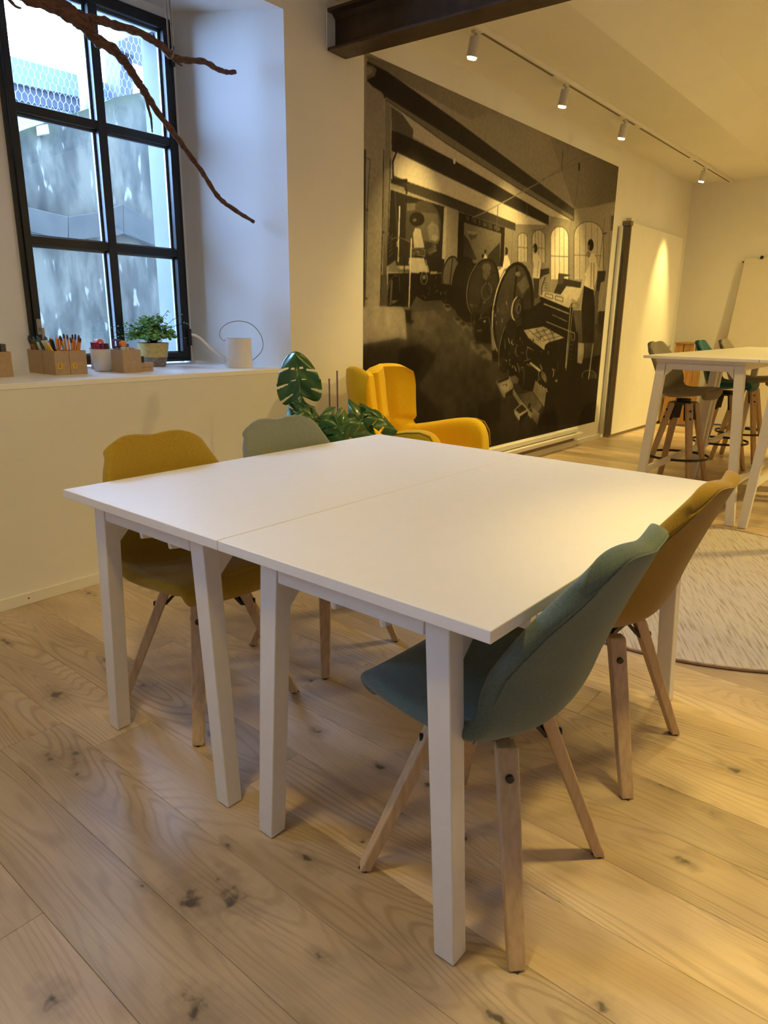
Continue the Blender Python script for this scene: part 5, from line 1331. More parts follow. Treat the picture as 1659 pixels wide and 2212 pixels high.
bx('bracket', M['trim'], pn, .04, .14, -.06, -.001, 2.24, 2.29, bevel=.006)
bx('gap_shade_strip', M['trackgrey'], pn, -.02, W_, -.075, -.001, .0, .03)  # dark strip standing in for the shaded gap under the panel
for x in (.4, 1.3): bx('spacer', M['trim'], pn, x, x + .05, -.06, -.001, .5, .6)
pp = bmesh.new(); tube(pp, [(7.36, YL - .026, .054), (7.36, YL - .026, 2.19)], .022, 14)
tag(finish('wall_pipe', pp, M['plaster'], smooth=True), 'white vertical pipe on the wall between mural and ribbed panel', 'pipe')
bm = bmesh.new()
hexa(bm, [(9.42, 2.41, 0.02), (9.39, .95, .02), (9.43, .95, .02), (9.46, 2.41, .02)], [(9.49, 2.27, 2.0), (9.46, .95, 2.02), (9.50, .95, 2.02), (9.53, 2.27, 2.0)])
wb = thing('leaning_board', 'large blank white board leaning on the far wall behind the high tables', 'board', (0, 0, 0))
finish('board_sheet', bm, mat('white_board', (.72, .68, .60), .5, noise=.03, nscale=5), wb, bevel=.004)
bm = bmesh.new(); q = ray_at(1646, 556, 0, 9.48); bmesh.ops.create_uvsphere(bm, u_segments=12, v_segments=8, radius=.020, matrix=Matrix.Translation(q)); finish('magnet', bm, M['black'], wb, smooth=True)
bm = bmesh.new(); q = ray_at(1605, 566, 0, 9.48); bmesh.ops.create_uvsphere(bm, u_segments=8, v_segments=6, radius=.010, matrix=Matrix.Translation(q)); finish('pin', bm, M['black'], wb, smooth=True)
wc = thing('wooden_stand', 'orange-brown wooden slatted stand by the far wall behind the grey bar stool', 'stand', (9.1, 2.70, 0))
for (a0, a1, b0, b1) in ((.025, .185, .005, .10), (-.145, .0, -.105, -.005)):
    bm = bmesh.new(); hexa(bm, [(-.1, a0, .02), (-.06, a0, .02), (-.06, a1, .02), (-.1, a1, .02)], [(-.1, b0 , 1.0), (-.06, b0, 1.0), (-.06, b1, 1.0), (-.1, b1, 1.0)]); finish('slat', bm, M['brownwood'], wc, bevel=.003)
bx('side_board', M['brownwood'], wc, -.06, .22, .155, .175, 0.0, .60, bevel=.002); bx('side_board', M['brownwood'], wc, -.06, .22, -.14, -.12, 0.0, .99, bevel=.002)
bx('top_board', M['brownwood'], wc, -.11, .22, -.13, .11, 1.0, 1.02, bevel=.003)

# ------------------------------------------------------------------ track with spot lamps
ZT = 2.90
tr_ = thing('ceiling_track', 'slim white lamp track running along the ceiling above the mural', 'lamp track', (3.45, 2.545, ZT))
bx('rail', M['ceiling'], tr_, 0, 6.04, -.018, .018, -.032, -.0005, bevel=.002)
for a, b_ in ((.50, 1.42), (1.66, 2.62), (2.74, 2.95), (3.08, 4.48), (4.62, 4.98), (5.12, 6.02)):
    bx('slot', M['trackgrey'], tr_, a, b_, -.0, .019, -.0335, -.030)
def make_spot(name, loc, tilt=(0, .12), label='', group=None):
    t = thing(name, label, 'lamp', loc, 0, group)
    bm = bmesh.new(); box(bm, -.03, .03, -.012, .012, -.012, 0); cyl(bm, (0, 0, -.012), (0, .0, -.03), .008); finish('adapter', bm, M['lampbody'], t)
    ax = Vector((0, tilt[1], -1)).normalized()
    p0 = Vector((0, 0, -.028)); p1 = p0 + ax * .105
    bm = bmesh.new(); tube(bm, [p0, p0 + ax * .004, p1 - ax * .003, p1], [.027, .033, .033, .031], 20, cap=True); finish('housing', bm, M['lampbody'], t, smooth=False)
    bm = bmesh.new(); tube(bm, [p1, p1 + ax * .010], [.029, .025], 20); finish('lens', bm, M['lens'], t)
    return t, p1 + ax * .02, ax
for i, (sx, pw, sz) in enumerate(WALL_SPOTS):
    t, p, ax = make_spot('track_spotlight', (sx, 2.565, ZT - .033), (0, .20),
        ['white track spotlight nearest the dark beam', 'second white track spotlight from the dark beam', 'third white track spotlight from the dark beam, near the mural end', 'farthest white track spotlight, over the ribbed panel'][i], 'spotlights on the ceiling track')
    loc = Vector(t.location) + p
    lamp_spot('track_lamp', loc, (sx, 2.96, 0.6), pw, sz, .9, radius=.03)
# unseen fixtures, put in outside the picture to light the room
for i, (loc, tg, pw, sz) in enumerate(HIDDEN_SPOTS):
    bm = bmesh.new(); cyl(bm, (0, 0, .17), (0, 0, ZC2 - loc[2]), .008); tube(bm, [(0, 0, .17), (0, 0, .16), (0, 0, .13)], [.02, .13, .14], 20, cap=False)
    o = finish('unseen_downlight', bm, M['lampbody']); o.location = loc
    tag(o, 'unseen white ceiling downlight outside the picture, put in to light the room', 'lamp', 'unseen downlights outside the picture')
    lamp_spot('unseen_lamp', (loc[0], loc[1], loc[2] + .02), tg, pw, sz, .9, radius=.10)

# ------------------------------------------------------------------ tables
def make_table(name, label, L, W, H, top_t, lw, splay, rail, apron, stretcher, hooks, loc, group):
    """x runs along the length (0..L), y across (0..W); legs splay outward in y"""
    t = thing(name, label, 'table', loc, 0, group)
    g = .0008
    bm = bmesh.new(); box(bm, g, L - g, g, W - g, H - top_t, H); finish('tabletop', bm, M['white'], t, bevel=.0018)
    inx, iny = .034, (.010 if rail else .060)
    zb = H - top_t
    zt = zb - rail
    for ex, sx in ((inx, 1), (L - inx, -1)):
        xa, xb = (ex, ex + lw) if sx > 0 else (ex - lw, ex)
        for sy in (0, 1):
            bm = bmesh.new()
            if sy == 0: y0t, y1t, y0b, y1b = iny + splay, iny + splay + lw + .008, iny, iny + lw + .002
            else: y0t, y1t, y0b, y1b = W - iny - splay - lw - .008, W - iny - splay, W - iny - lw - .002, W - iny
            hexa(bm, [(xa, y0b, 0.002), (xb, y0b, .002), (xb, y1b, .002), (xa, y1b, .002)], [(xa, y0t, zt), (xb, y0t, zt), (xb, y1t, zt), (xa, y1t, zt)])
            lg = finish('leg', bm, M['whitemetal'], t, bevel=.0025)
            bx('foot_pad', M['black'], lg, xa + .004, xb - .004, y0b + .004, y1b - .004, 0, .0025)
            bm = bmesh.new()
            yy = (y1t, y1t + .035) if sy == 0 else (y0t, y0t - .035)
            pts = [(yy[0], zt - apron), (yy[1], zt - apron), (yy[0], zt - apron - .04)]
            A = [bm.verts.new((xa + .006, y, z)) for y, z in pts]; B_ = [bm.verts.new((xb - .006, y, z)) for y, z in pts]
            bm.faces.new(A); bm.faces.new(B_[::-1])
            for i in range(3): bm.faces.new((A[i], B_[i], B_[(i + 1) % 3], A[(i + 1) % 3]))
            if rail: finish('corner_gusset', bm, M['whitemetal'], t)
            else: bm.free()
        bx('apron', M['whitemetal'], t, xa + .001, xb - .001, iny + splay + lw + .009, W - iny - splay - lw - .009, zt - apron, zt - .0005, bevel=.002)
        if rail > 0: bx('spacer_rail', M['whitemetal'], t, xa + .012, xb - .012, iny + splay, W - iny - splay, zt, zb - .0005)
        if hooks:
            for hy in (.30, .43):
                bm = bmesh.new(); y = W - hy
                xo = xb + .001
                sgn = 1 if sx > 0 else -1
                xo = xb if sx > 0 else xa
                tube(bm, [(xo - sgn * .02, y, zt - apron - .002), (xo - sgn * .02, y, zt - apron - .018), (xo + sgn * .010, y - .0, zt - apron - .022), (xo + sgn * .026, y, zt - apron - .004)], .0085, 8)
                bm2 = finish('hook', bm, M['white'], t, bevel=0)
    if not rail:
        for ex, d in ((inx + lw, 1), (L - inx - lw, -1)):
            for y in (iny + splay + .006, W - iny - splay - .044):
                bm = bmesh.new(); pts = [(ex, zb - .002), (ex + d * .075, zb - .002), (ex + d * .06, zb - .055), (ex, zb - .115)]
                A = [bm.verts.new((x, y, z)) for x, z in pts]; B_ = [bm.verts.new((x, y + .038, z)) for x, z in pts]
                bm.faces.new(A); bm.faces.new(B_[::-1])
                for i in range(4): bm.faces.new((A[i], B_[i], B_[(i + 1) % 4], A[(i + 1) % 4]))
                finish('corner_gusset', bm, M['whitemetal'], t)
    for y in (iny + splay + .012, W - iny - splay - .037):
        bx('side_rail', M['whitemetal'], t, inx + lw + .001, L - inx - lw - .001, y, y + .025, zt - apron + .01, zb - .001)
    if stretcher:
        for sy in (0, 1):
            f = 1 - stretcher / zt
            yc = (iny + splay * (1 - f) + lw / 2) if sy == 0 else (W - iny - splay * (1 - f) - lw / 2)
            bx('stretcher', M['whitemetal'], t, inx + lw + .001, L - inx - lw - .001, yc - .012, yc + .012, stretcher - .022, stretcher + .022, bevel=.002)
    return t
T0X, TL = 0.879, 1.388
make_table('work_table', 'white table nearer the window wall, half of the central pair', TL, .704, .75, .024, .045, .043, 0.0, .046, 0, True, (T0X, 1.2015, 0), 'two white tables pushed together')
make_table('work_table', 'white table on the camera side, foreground half of the central pair', TL, .6995, .75, .024, .045, .043, 0.0, .046, 0, True, (T0X, .5015, 0), 'two white tables pushed together')
bt0 = None
for i, (x, y, lb) in enumerate(((4.565, .937, 'high white table on the left, nearest the round rug'), (4.565, .258, 'high white table cut off by the right picture edge, near row'),
                              (5.960, .937, 'high white table of the far row next to the leaning board'), (5.960, .258, 'high white table of the far row on the right picture edge'))):
    if bt0 is None: bt0 = make_table('bar_table', lb, 1.392, .677, 1.032, .018, .048, .070, .028, .036, .27, False, (x, y, 0), 'high white tables')
    else: dup(bt0, (x, y, 0), 0, lb, 'high white tables')

# ------------------------------------------------------------------ upholstered shell chairs and bar stools
PROF = [(.206, .434, .165, .005, .0), (.220, .456, .188, .008, 0), (.200, .477, .205, .012, 0), (.135, .472, .224, .020, 0), (.052, .458, .235, .030, 0), (-.030, .445, .240, .042, 0),
        (-.095, .444, .240, .056, .010), (-.142, .468, .238, .064, .035), (-.168, .522, .235, .052, .062), (-.188, .590, .231, .030, .070), (-.212, .660, .226, .012, .062), (-.238, .730, .209, .0, .05), (-.262, .790, .192, -.004, .038), (-.280, .834, .176, -.006, .032), (-.288, .856, .168, -.008, .030)]
def shell_pt(s, t, prof):
    i = min(int(s), len(prof) - 2); f = s - i
    a = prof[i]; b_ = prof[i + 1]
    y, z, hw, dz, dy = [a[k] + (b_[k] - a[k]) * f for k in range(5)]
    at = abs(t)
    z += dz * at ** 2.4; y += dy * at ** 2.0
    n = len(prof) - 1
    topf = max(0, (s - (n - 3)) / 3)
    z += topf * (.012 * math.sin(PI * min(1, at / .98) ** 1.3) - .008 - .040 * at ** 6)
    if s < 1.5: y -= .022 * at ** 2.2
    return Vector((hw * t, y, z))
def make_shell(name, prof, m, parent, nt_=16, thick=.038):
    bm = bmesh.new(); n = (len(prof) - 1) * 2
    g = [[bm.verts.new(shell_pt(i / 2, -1 + 2 * j / nt_, prof)) for j in range(nt_ + 1)] for i in range(n + 1)]
    for i in range(n):
        for j in range(nt_): bm.faces.new((g[i][j], g[i][j + 1], g[i + 1][j + 1], g[i + 1][j]))
    o = finish(name, bm, m, parent, smooth=True)
    md = o.modifiers.new('solid', 'SOLIDIFY'); md.thickness = thick; md.offset = 0
    md = o.modifiers.new('sub', 'SUBSURF'); md.levels = 2; md.render_levels = 2
    return o
def make_pad(prof, m, parent):
    bm = bmesh.new(); s0, s1 = 1.7, 6.3; n = 14; w = 14
    g = []
    for i in range(n + 1):
        s = s0 + (s1 - s0) * i / n; row = []
        for j in range(w + 1):
            t = -1 + 2 * j / w
            k = .84 * (1 - .10 * abs(2 * i / n - 1) ** 4)
            p = shell_pt(s, t * k, prof); edge = 1 - max(abs(t), abs(2 * i / n - 1)) ** 6
            row.append(bm.verts.new(p + Vector((0, 0, .016 + .014 * edge))))
        g.append(row)
    for i in range(n):
        for j in range(w): bm.faces.new((g[i][j], g[i][j + 1], g[i + 1][j + 1], g[i + 1][j]))
    o = finish('seat_pad', bm, m, parent, smooth=True)
    md = o.modifiers.new('solid', 'SOLIDIFY'); md.thickness = .022; md.offset = -1
    md = o.modifiers.new('sub', 'SUBSURF'); md.levels = 1; md.render_levels = 1
    return o
def make_piping(prof, m, parent):
    n = (len(prof) - 1) * 2
    pts = [shell_pt(i / 2, -1, prof) + Vector((-.010, -.010, 0)) for i in range(10, n + 1)] + [shell_pt(n / 2, -1 + 2 * j / 12, prof) + Vector((0, -.012, .008)) for j in range(1, 12)] + [shell_pt(i / 2, 1, prof) + Vector((.010, -.010, 0)) for i in range(n, 9, -1)]
    bm = bmesh.new(); tube(bm, pts, .0035, 6); return finish('piping', bm, m, parent, smooth=True)
def make_seam(prof, m, parent):
    n = len(prof) - 1
    def off(s, t):
        p = shell_pt(s, t, prof); a = shell_pt(min(n, s + .2), t, prof) - shell_pt(max(0, s - .2), t, prof); b_ = shell_pt(s, min(1, t + .05), prof) - shell_pt(s, max(-1, t - .05), prof)
        nn = a.cross(b_).normalized()
        if nn.y > 0: nn = -nn
        return p + nn * .0195
    pts = []
    for k in range(45):
        a = PI * k / 44; c, s_ = math.cos(a), math.sin(a)
        pts.append(off(6 + (n - .28 - 6) * s_ ** .45, -.93 * math.copysign(abs(c) ** .45, c)))
    bm = bmesh.new(); tube(bm, pts, .0020, 6); return finish('seam', bm, m, parent, smooth=True)
def chair_legs(t, ztop, rtop, rfoot, w0, w1, nb):
    for sx in (-1, 1):
        for sy in (-1, 1):
            bm = bmesh.new(); tang = Vector((-sy, sx, 0)) * sx * sy
            beam(bm, (sx * rfoot, sy * rfoot, .003), (sx * rtop, sy * rtop, ztop), w1, w1 * .78, w0, w0 * .72, (-sx * sy, 1, 0) if True else tang)
            lg = finish('leg', bm, M['legwood'], t, bevel=.004)
            bm = bmesh.new(); box(bm, sx * rfoot - .011, sx * rfoot + .011, sy * rfoot - .011, sy * rfoot + .011, 0, .004); finish('glide', bm, M['black'], lg)
            out_ = Vector((sx, sy, 0)).normalized()
            for k in range(nb):
                f = (.055 + k * .055) / ztop
                p = Vector((sx * (rtop + (rfoot - rtop) * f), sy * (rtop + (rfoot - rtop) * f), ztop * (1 - f)))
                bm = bmesh.new(); cyl(bm, p + out_ * (w0 * .30), p + out_ * (w0 * .36 + .005), .0085, seg=12); finish('bolt', bm, M['black'], lg)
def make_chair(m, label, loc, rz, group):
    t = thing('shell_chair', label, 'chair', loc, rz, group)
    make_shell('shell', PROF, m, t); make_pad(PROF, m, t); make_seam(PROF, m, t)
    chair_legs(t, .395, .082, .197, .046, .034, 1)
    bm = bmesh.new(); box(bm, -.07, .07, -.07, .07, .384, .398)
    for sx in (-1, 1):
        for sy in (-1, 1):
            beam(bm, (sx * .088, sy * .088, .335), (sx * .05, sy * .05, .395), .030, .012, .03, .012, (-sx * sy, 1, 0))
    cyl(bm, (0, 0, .396), (0, 0, .432), .05)
    finish('swivel_bracket', bm, M['black'], t)
    return t
G1 = 'shell chairs around the central white tables'
c_m = make_chair(M['mustard'], 'mustard shell chair on the window side, left of the pale grey-green one', (1.225, 1.755, 0), PI + .02, G1)
c_4 = dup(c_m, (1.830, .690, 0), 0.0, 'mustard shell chair seen from behind at the right end of the white tables', G1)
c_s = make_chair(M['sage'], 'grey-green shell chair in the foreground, seen from behind at the table corner', (1.190, .665, 0), 0.0, G1)
c_2 = dup(c_s, (1.762, 1.745, 0), PI, 'pale grey-green shell chair on the window side in front of the monstera', G1)

SPROF = []
for k_, (y, z, hw, dz, dy) in enumerate(PROF):
    zz = z + .275 if k_ < 8 else .470 + .275 + (z - .470) * .92
    SPROF.append((y * .96, zz, hw * .94, dz * .9, dy * .95))
def make_stool(m, label, loc, rz, group):
    t = thing('bar_stool', label, 'stool', loc, rz, group)
    make_shell('shell', SPROF, m, t, nt_=12); make_pad(SPROF, m, t)
    chair_legs(t, .668, .062, .185, .050, .036, 2)
    bm = bmesh.new(); box(bm, -.075, .075, -.075, .075, .655, .673)
    for sx in (-1, 1):
        for sy in (-1, 1): beam(bm, (sx * .064, sy * .064, .54), (sx * .045, sy * .045, .66), .05, .014, .05, .014, (-sx * sy, 1, 0))
    cyl(bm, (0, 0, .672), (0, 0, .695), .05)
    finish('swivel_bracket', bm, M['black'], t)
    bm = bmesh.new(); R = .222; zr = .265
    rings = [[(R - .003, zr - .009), (R + .003, zr - .009), (R + .003, zr + .009), (R - .003, zr + .009)]]
    vs = [[bm.verts.new((r * math.cos(a), r * math.sin(a), z)) for r, z in rings[0]] for a in [2 * PI * k / 40 for k in range(40)]]
    for k in range(40):
        for j in range(4): bm.faces.new((vs[k][j], vs[(k + 1) % 40][j], vs[(k + 1) % 40][(j + 1) % 4], vs[k][(j + 1) % 4]))
    finish('foot_ring', bm, M['black'], t)
    return t
def reupholster(t, m):
    for ch in t.children:
        if ch.name.split('.')[0] in ('shell', 'seat_pad', 'seam'):
            ch.material_slots[0].link = 'OBJECT'; ch.material_slots[0].material = m
reupholster(c_4, M['shadedmustard']); reupholster(c_2, M['palesage'])
def swivel(t, ang):
    for ch in t.children:
        if not ch.name.startswith('leg'): ch.rotation_euler = (0, 0, ang)
for t in [o for o in COL.objects if o.name.startswith('shell_chair')]:
    if abs(t.rotation_euler.z) > 2: swivel(t, -.10)
G2 = 'bar stools along the high tables'
s0 = make_stool(M['greyfelt'], 'grey bar stool nearest, in the opening of the near high table', (5.41, 1.575, 0), PI - .05, G2)
make_stool(M['teal'], 'dark teal bar stool, second along the high tables', (6.38, 1.52, 0), PI + .05, G2)
dup(s0, (7.10, 1.52, 0), PI, 'grey bar stool farthest, to the right of the teal one', G2)

# ------------------------------------------------------------------ round rug
def rugmat():
    m = bpy.data.materials.new('woven_rug'); m.use_nodes = True
    nt = m.node_tree; N = nt.nodes; L = nt.links; b = N['Principled BSDF']; b.inputs['Roughness'].default_value = .95; b.inputs['Specular IOR Level'].default_value = .1
    tc = N.new('ShaderNodeTexCoord'); rot = N.new('ShaderNodeMapping'); rot.inputs['Rotation'].default_value = (0, 0, -math.radians(28.5)); L.new(tc.outputs['Object'], rot.inputs['Vector'])
    mp = N.new('ShaderNodeMapping'); mp.inputs['Scale'].default_value = (7, 95, 1); L.new(rot.outputs[0], mp.inputs['Vector'])
    n = N.new('ShaderNodeTexNoise'); n.inputs['Scale'].default_value = 1; n.inputs['Detail'].default_value = 3; L.new(mp.outputs[0], n.inputs['Vector'])
    r = N.new('ShaderNodeValToRGB'); e = r.color_ramp.elements; e[0].position = .30; e[0].color = (.36, .29, .25, 1); e[1].position = .50; e[1].color = (.60, .54, .50, 1); L.new(n.outputs['Fac'], r.inputs['Fac']); L.new(r.outputs[0], b.inputs['Base Color'])
    w = N.new('ShaderNodeTexWave'); w.inputs['Scale'].default_value = 60; w.bands_direction = 'Y'; L.new(rot.outputs[0], w.inputs['Vector'])
    bp = N.new('ShaderNodeBump'); bp.inputs['Strength'].default_value = .5; bp.inputs['Distance'].default_value = .003; L.new(w.outputs['Fac'], bp.inputs['Height']); L.new(bp.outputs[0], b.inputs['Normal'])
    return m
rug = thing('round_rug', 'round pale flecked woven rug on the floor beside the mustard chair', 'rug', (3.491, .902, 0))
bm = bmesh.new(); lathe(bm, [(1.0, .0005), (1.004, .006), (1.0, .010), (.02, .0105)], seg=96); finish('weave', bm, rugmat(), rug)
bm = bmesh.new(); tube(bm, [(1.008 * math.cos(2 * PI * k / 240), 1.008 * math.sin(2 * PI * k / 240), .006 + .0012 * (k % 2)) for k in range(240)], [.0055 + .0015 * (k % 2) for k in range(240)], 6, closed=True)
finish('braided_edge', bm, mat('rug_edge', (.40, .27, .20), .95, noise=.2, nscale=90), rug)

# ------------------------------------------------------------------ yellow armchair
ac = thing('armchair', 'yellow tufted wing armchair in front of the mural', 'armchair', (3.285, 2.465, 0), -math.radians(172))
def arm_back(t, s):
    """t -1..1 across, s 0..1 up"""
    at = abs(t)
    hw = .258 + .036 * s ** .8
    if s > .8: hw -= .035 * ((s - .8) / .2) ** 2
    top = .898 + .052 * math.sin(PI / 2 * min(1, at / .74)) ** 2 - .030 * max(0, (at - .78) / .22) ** 2
    z = .36 + (top - .36) * s
    y = -.235 - .13 * s - .02 * math.sin(PI * s)
    wing = max(0, (at - .50) / .50)
    y += (.10 + .05 * s) * wing ** 1.2
    # tufting channels
    pf = 1.0
    for c in (-.60, -.2, .2, .60):
        pf = min(pf, min(1, abs(t - c) / .10) ** .6)
    for c in (.44,):
        pf = min(pf, min(1, abs(s - c) / .055) ** .6)
    puff = .040 * pf
    return Vector((hw * t * 1.0, y + puff, z))
bm = bmesh.new(); NT, NS = 60, 40
g = [[bm.verts.new(arm_back(-1 + 2 * j / NT, i / NS)) for j in range(NT + 1)] for i in range(NS + 1)]
for i in range(NS):
    for j in range(NT): bm.faces.new((g[i][j], g[i + 1][j], g[i + 1][j + 1], g[i][j + 1]))
me_bm = bm
o = finish('backrest', bm, M['yellow'], ac, smooth=True)
bm = bmesh.new()
def arm_rear(t, s):
    p = arm_back(t, s); q_ = Vector((p.x * 1.01, -.235 - .13 * s - .02 * math.sin(PI * s) - .055 + (.10 + .05 * s) * max(0, (abs(t) - .5) / .5) ** 1.2, p.z)); return q_
g2 = [[bm.verts.new(arm_rear(-1 + 2 * j / NT, i / NS)) for j in range(NT + 1)] for i in range(NS + 1)]
for i in range(NS):
    for j in range(NT): bm.faces.new((g2[i][j], g2[i][j + 1], g2[i + 1][j + 1], g2[i + 1][j]))
# rim joining back shell to the tufted face
rim = [(0, j) for j in range(NT + 1)] + [(i, NT) for i in range(1, NS + 1)] + [(NS, j) for j in range(NT - 1, -1, -1)] + [(i, 0) for i in range(NS - 1, 0, -1)]
fr_ = []
for (i, j) in rim:
    p = arm_back(-1 + 2 * j / NT, i / NS); fr_.append(bm.verts.new(p))
mid = []
for (i, j) in rim:
    a = arm_back(-1 + 2 * j / NT, i / NS); b_ = arm_rear(-1 + 2 * j / NT, i / NS)
    c = (a + b_) / 2; outw = Vector((a.x, 0, (a.z - .68))).normalized() * .020
    mid.append(bm.verts.new(c + outw))
n_ = len(rim)
for k in range(n_):
    k2 = (k + 1) % n_
    bm.faces.new((fr_[k], fr_[k2], mid[k2], mid[k]))
    bm.faces.new((mid[k], mid[k2], g2[rim[k2][0]][rim[k2][1]], g2[rim[k][0]][rim[k][1]]))
finish('back_shell', bm, M['yellow'], ac, smooth=True)
for sx in (-1, 1):
    # arm: lofted slab along y
    arm = thing_parent = None
    ys = [-.30, -.20, -.08, .04, .14, .22, .28, .315, .33]
    tp = [.560, .578, .600, .628, .648, .655, .640, .590, .50]
    bm = bmesh.new(); rings = []
    for y, zt_ in zip(ys, tp):
        xo = sx * (.345 + .02 * math.sin((y + .3) * 4)); xi = sx * .262; zb_ = .24 + .03 * max(0, y)
        pf = .012 * min(1, abs(y - .02) / .04) ** .7
        sec = [(xi, zb_), (xi - sx * pf, (zb_ + zt_) / 2), (xi - sx * pf * .8, zt_ - .035), (xi + sx * .016, zt_ - .006), ((xi + xo) / 2, zt_ + .004), (xo - sx * .014, zt_ - .006), (xo, zt_ - .035), (xo + sx * .006, (zb_ + zt_) / 2), (xo - sx * .02, zb_)]
        rings.append([bm.verts.new((x, y, z)) for x, z in sec])
    for A, B_ in zip(rings, rings[1:]):
        for k in range(9): bm.faces.new((A[k], A[(k + 1) % 9], B_[(k + 1) % 9], B_[k]))
    bm.faces.new(rings[0]); bm.faces.new(rings[-1][::-1])
    arm = finish('armrest', bm, M['yellow'], ac, smooth=True)
    md = arm.modifiers.new('sub', 'SUBSURF'); md.levels = 2; md.render_levels = 2
    bm = bmesh.new(); tube(bm, [(sx * (.347 + .02 * math.sin((y + .3) * 4)), y, z - .012) for y, z in zip(ys, tp)], .005, 6); finish('piping', bm, M['yellow_pipe'], arm, smooth=True)
bm = bmesh.new()
NC = 24
def cush(u, v):
    x = u * .255; y = -.20 + (v + 1) / 2 * .53; e_ = (1 - abs(u) ** 8) * (1 - abs(v) ** 8)
    pf = min(min(1, abs(u) / .09) ** .6, min(1, abs(v - .1) / .09) ** .6)
    return Vector((x, y, .355 + .06 * max(0, e_) ** .5 + .018 * pf * e_))
g = [[bm.verts.new(cush(-1 + 2 * i / NC, -1 + 2 * j / NC)) for j in range(NC + 1)] for i in range(NC + 1)]
for i in range(NC):
    for j in range(NC): bm.faces.new((g[i][j], g[i + 1][j], g[i + 1][j + 1], g[i][j + 1]))
o = finish('seat_cushion', bm, M['yellow'], ac, smooth=True)
md = o.modifiers.new('solid', 'SOLIDIFY'); md.thickness = .12; md.offset = -1
bx('seat_frame', M['yellow_pipe'], ac, -.26, .26, -.28, .30, .20, .262, bevel=.01)
for sx in (-1, 1):
    for sy in (-1, 1):
        bm = bmesh.new(); cyl(bm, (sx * .24, sy * .25 , 0.0), (sx * .20, sy * .21, .205), .013, .02, 12); finish('leg', bm, M['legwood'], ac, smooth=True)

# ------------------------------------------------------------------ monstera in a pot
def leafmat(name, c1, c2, rough=.32):
    m = mat(name, c1, rough, color2=c2, nscale=14, bump=.25, bscale=30, spec=.5, coat=.15)
    return m
M['monstera'] = leafmat('monstera_leaf', (.030, .12, .024), (.016, .075, .018))
M['vein'] = mat('leaf_vein', (.09, .20, .05), .5, noise=.1)
mon = thing('monstera', 'green monstera with large split leaves beside the yellow armchair', 'potted plant', (2.74, 2.58, 0))
bm = bmesh.new(); lathe(bm, [(.10, 0), (.13, .02), (.155, .26), (.162, .30), (.150, .30), (.145, .27), (.02, .265)], seg=32); pot_ = finish('pot', bm, mat('grey_pot', (.12, .12, .12), .7, noise=.1), mon, smooth=True)
bm = bmesh.new(); lathe(bm, [(.143, .255), (.143, .272), (.02, .280)], seg=24); finish('soil', bm, M['soil'], mon)
mo = Vector(mon.location)
def monstera_leaf(base, tip, width, normal, seed, slits=4, cup=.12, holes=True, own=None):
    base, tip, nrm = Vector(base), Vector(tip), Vector(normal).normalized()
    ax = tip - base; Ln = ax.length; ax.normalize(); nrm = (nrm - ax * nrm.dot(ax)).normalized(); lat = ax.cross(nrm)
    rg = random.Random(seed); NV, NU = 110, 14
    bm = bmesh.new(); grid = {}
    cuts = [(k + 1) / (slits + 1) * .86 + rg.uniform(-.02, .02) for k in range(slits)]
    for s in (-1, 1):
        for j in range(NV + 1):
            v = j / NV
            # outline point: heart shape, lobes behind the base
            ang = v
            ox = math.sin(PI * min(1, v ** .80)) ** .55 * (1 - .12 * v)
            oy = -.26 * math.sin(PI * min(1, (1 - v) ** 2.2)) * 1.0 + v ** 1.25 * 1.0
            if v < .5: oy = -.24 * math.sin(PI * (v / .5) ** .6) * (1 - v) + (v ** 1.5) * .95
            mi = max(0, v ** 1.4 * .96)
            P0 = Vector((0, mi)); P1 = Vector((s * ox * .5, oy if v < 1 else 1.0))
            for i in range(NU + 1):
                u = i / NU
                q_ = P0.lerp(P1, u)
                bend = -cup * u * u * (1 + .3 * math.sin(v * 9 + s)) + .02 * math.sin(u * 6 + v * 14)
                along = q_.y * Ln; across = q_.x * width
                droop = -.10 * Ln * max(0, q_.y) ** 2
                p = base + ax * along + lat * across + nrm * (bend * width + droop)
                grid[s, i, j] = bm.verts.new(p - mo)
    for s in (-1, 1):
        for j in range(NV):
            v = (j + .5) / NV
            for i in range(NU):
                u = (i + .5) / NU; skip = False
                for c in (own[0 if s > 0 else 1] if own else cuts):
                    w = .017 * (.5 + .9 * u)
                    if u > .42 + .1 * math.sin(c * 20 + s) and abs(v - c - .02 * s + .05 * (u - .6)) < w: skip = True
                if holes and .16 < u < .34 and any(abs(v - c - .07) < .016 for c in cuts[1:3]): skip = True
                if skip: continue
                q4 = [grid[s, i, j], grid[s, i + 1, j], grid[s, i + 1, j + 1], grid[s, i, j + 1]]
                try: bm.faces.new(q4 if s > 0 else q4[::-1])
                except Exception: pass
    bmesh.ops.remove_doubles(bm, verts=bm.verts, dist=.0004)
    lo = [v for v in bm.verts if not v.link_faces]
    bmesh.ops.delete(bm, geom=lo, context='VERTS')
    lf = finish('leaf', bm, M['monstera'], mon, smooth=True)
    md = lf.modifiers.new('solid', 'SOLIDIFY'); md.thickness = .0012
    bm = bmesh.new(); tube(bm, [base + ax * Ln * k / 6 + nrm * (.0015 - .10 * Ln * (k / 6) ** 2) - mo for k in range(7)], [.003 - .0004 * k for k in range(7)], 6); finish('midrib', bm, M['vein'], lf)
    top = Vector((mo.x + rg.uniform(-.06, .06), mo.y + rg.uniform(-.06, .06), .27)); midp = (top + base) / 2 + Vector((rg.uniform(-.05, .05), rg.uniform(-.05, .05), .10))
    bm = bmesh.new(); tube(bm, [p - mo for p in smoothpath([top, midp, base], 6)], .0055, 8); finish('petiole', bm, M['vein'], lf, smooth=True)
P2 = lambda x, y, Y: ray_at(x, y, 1, Y)
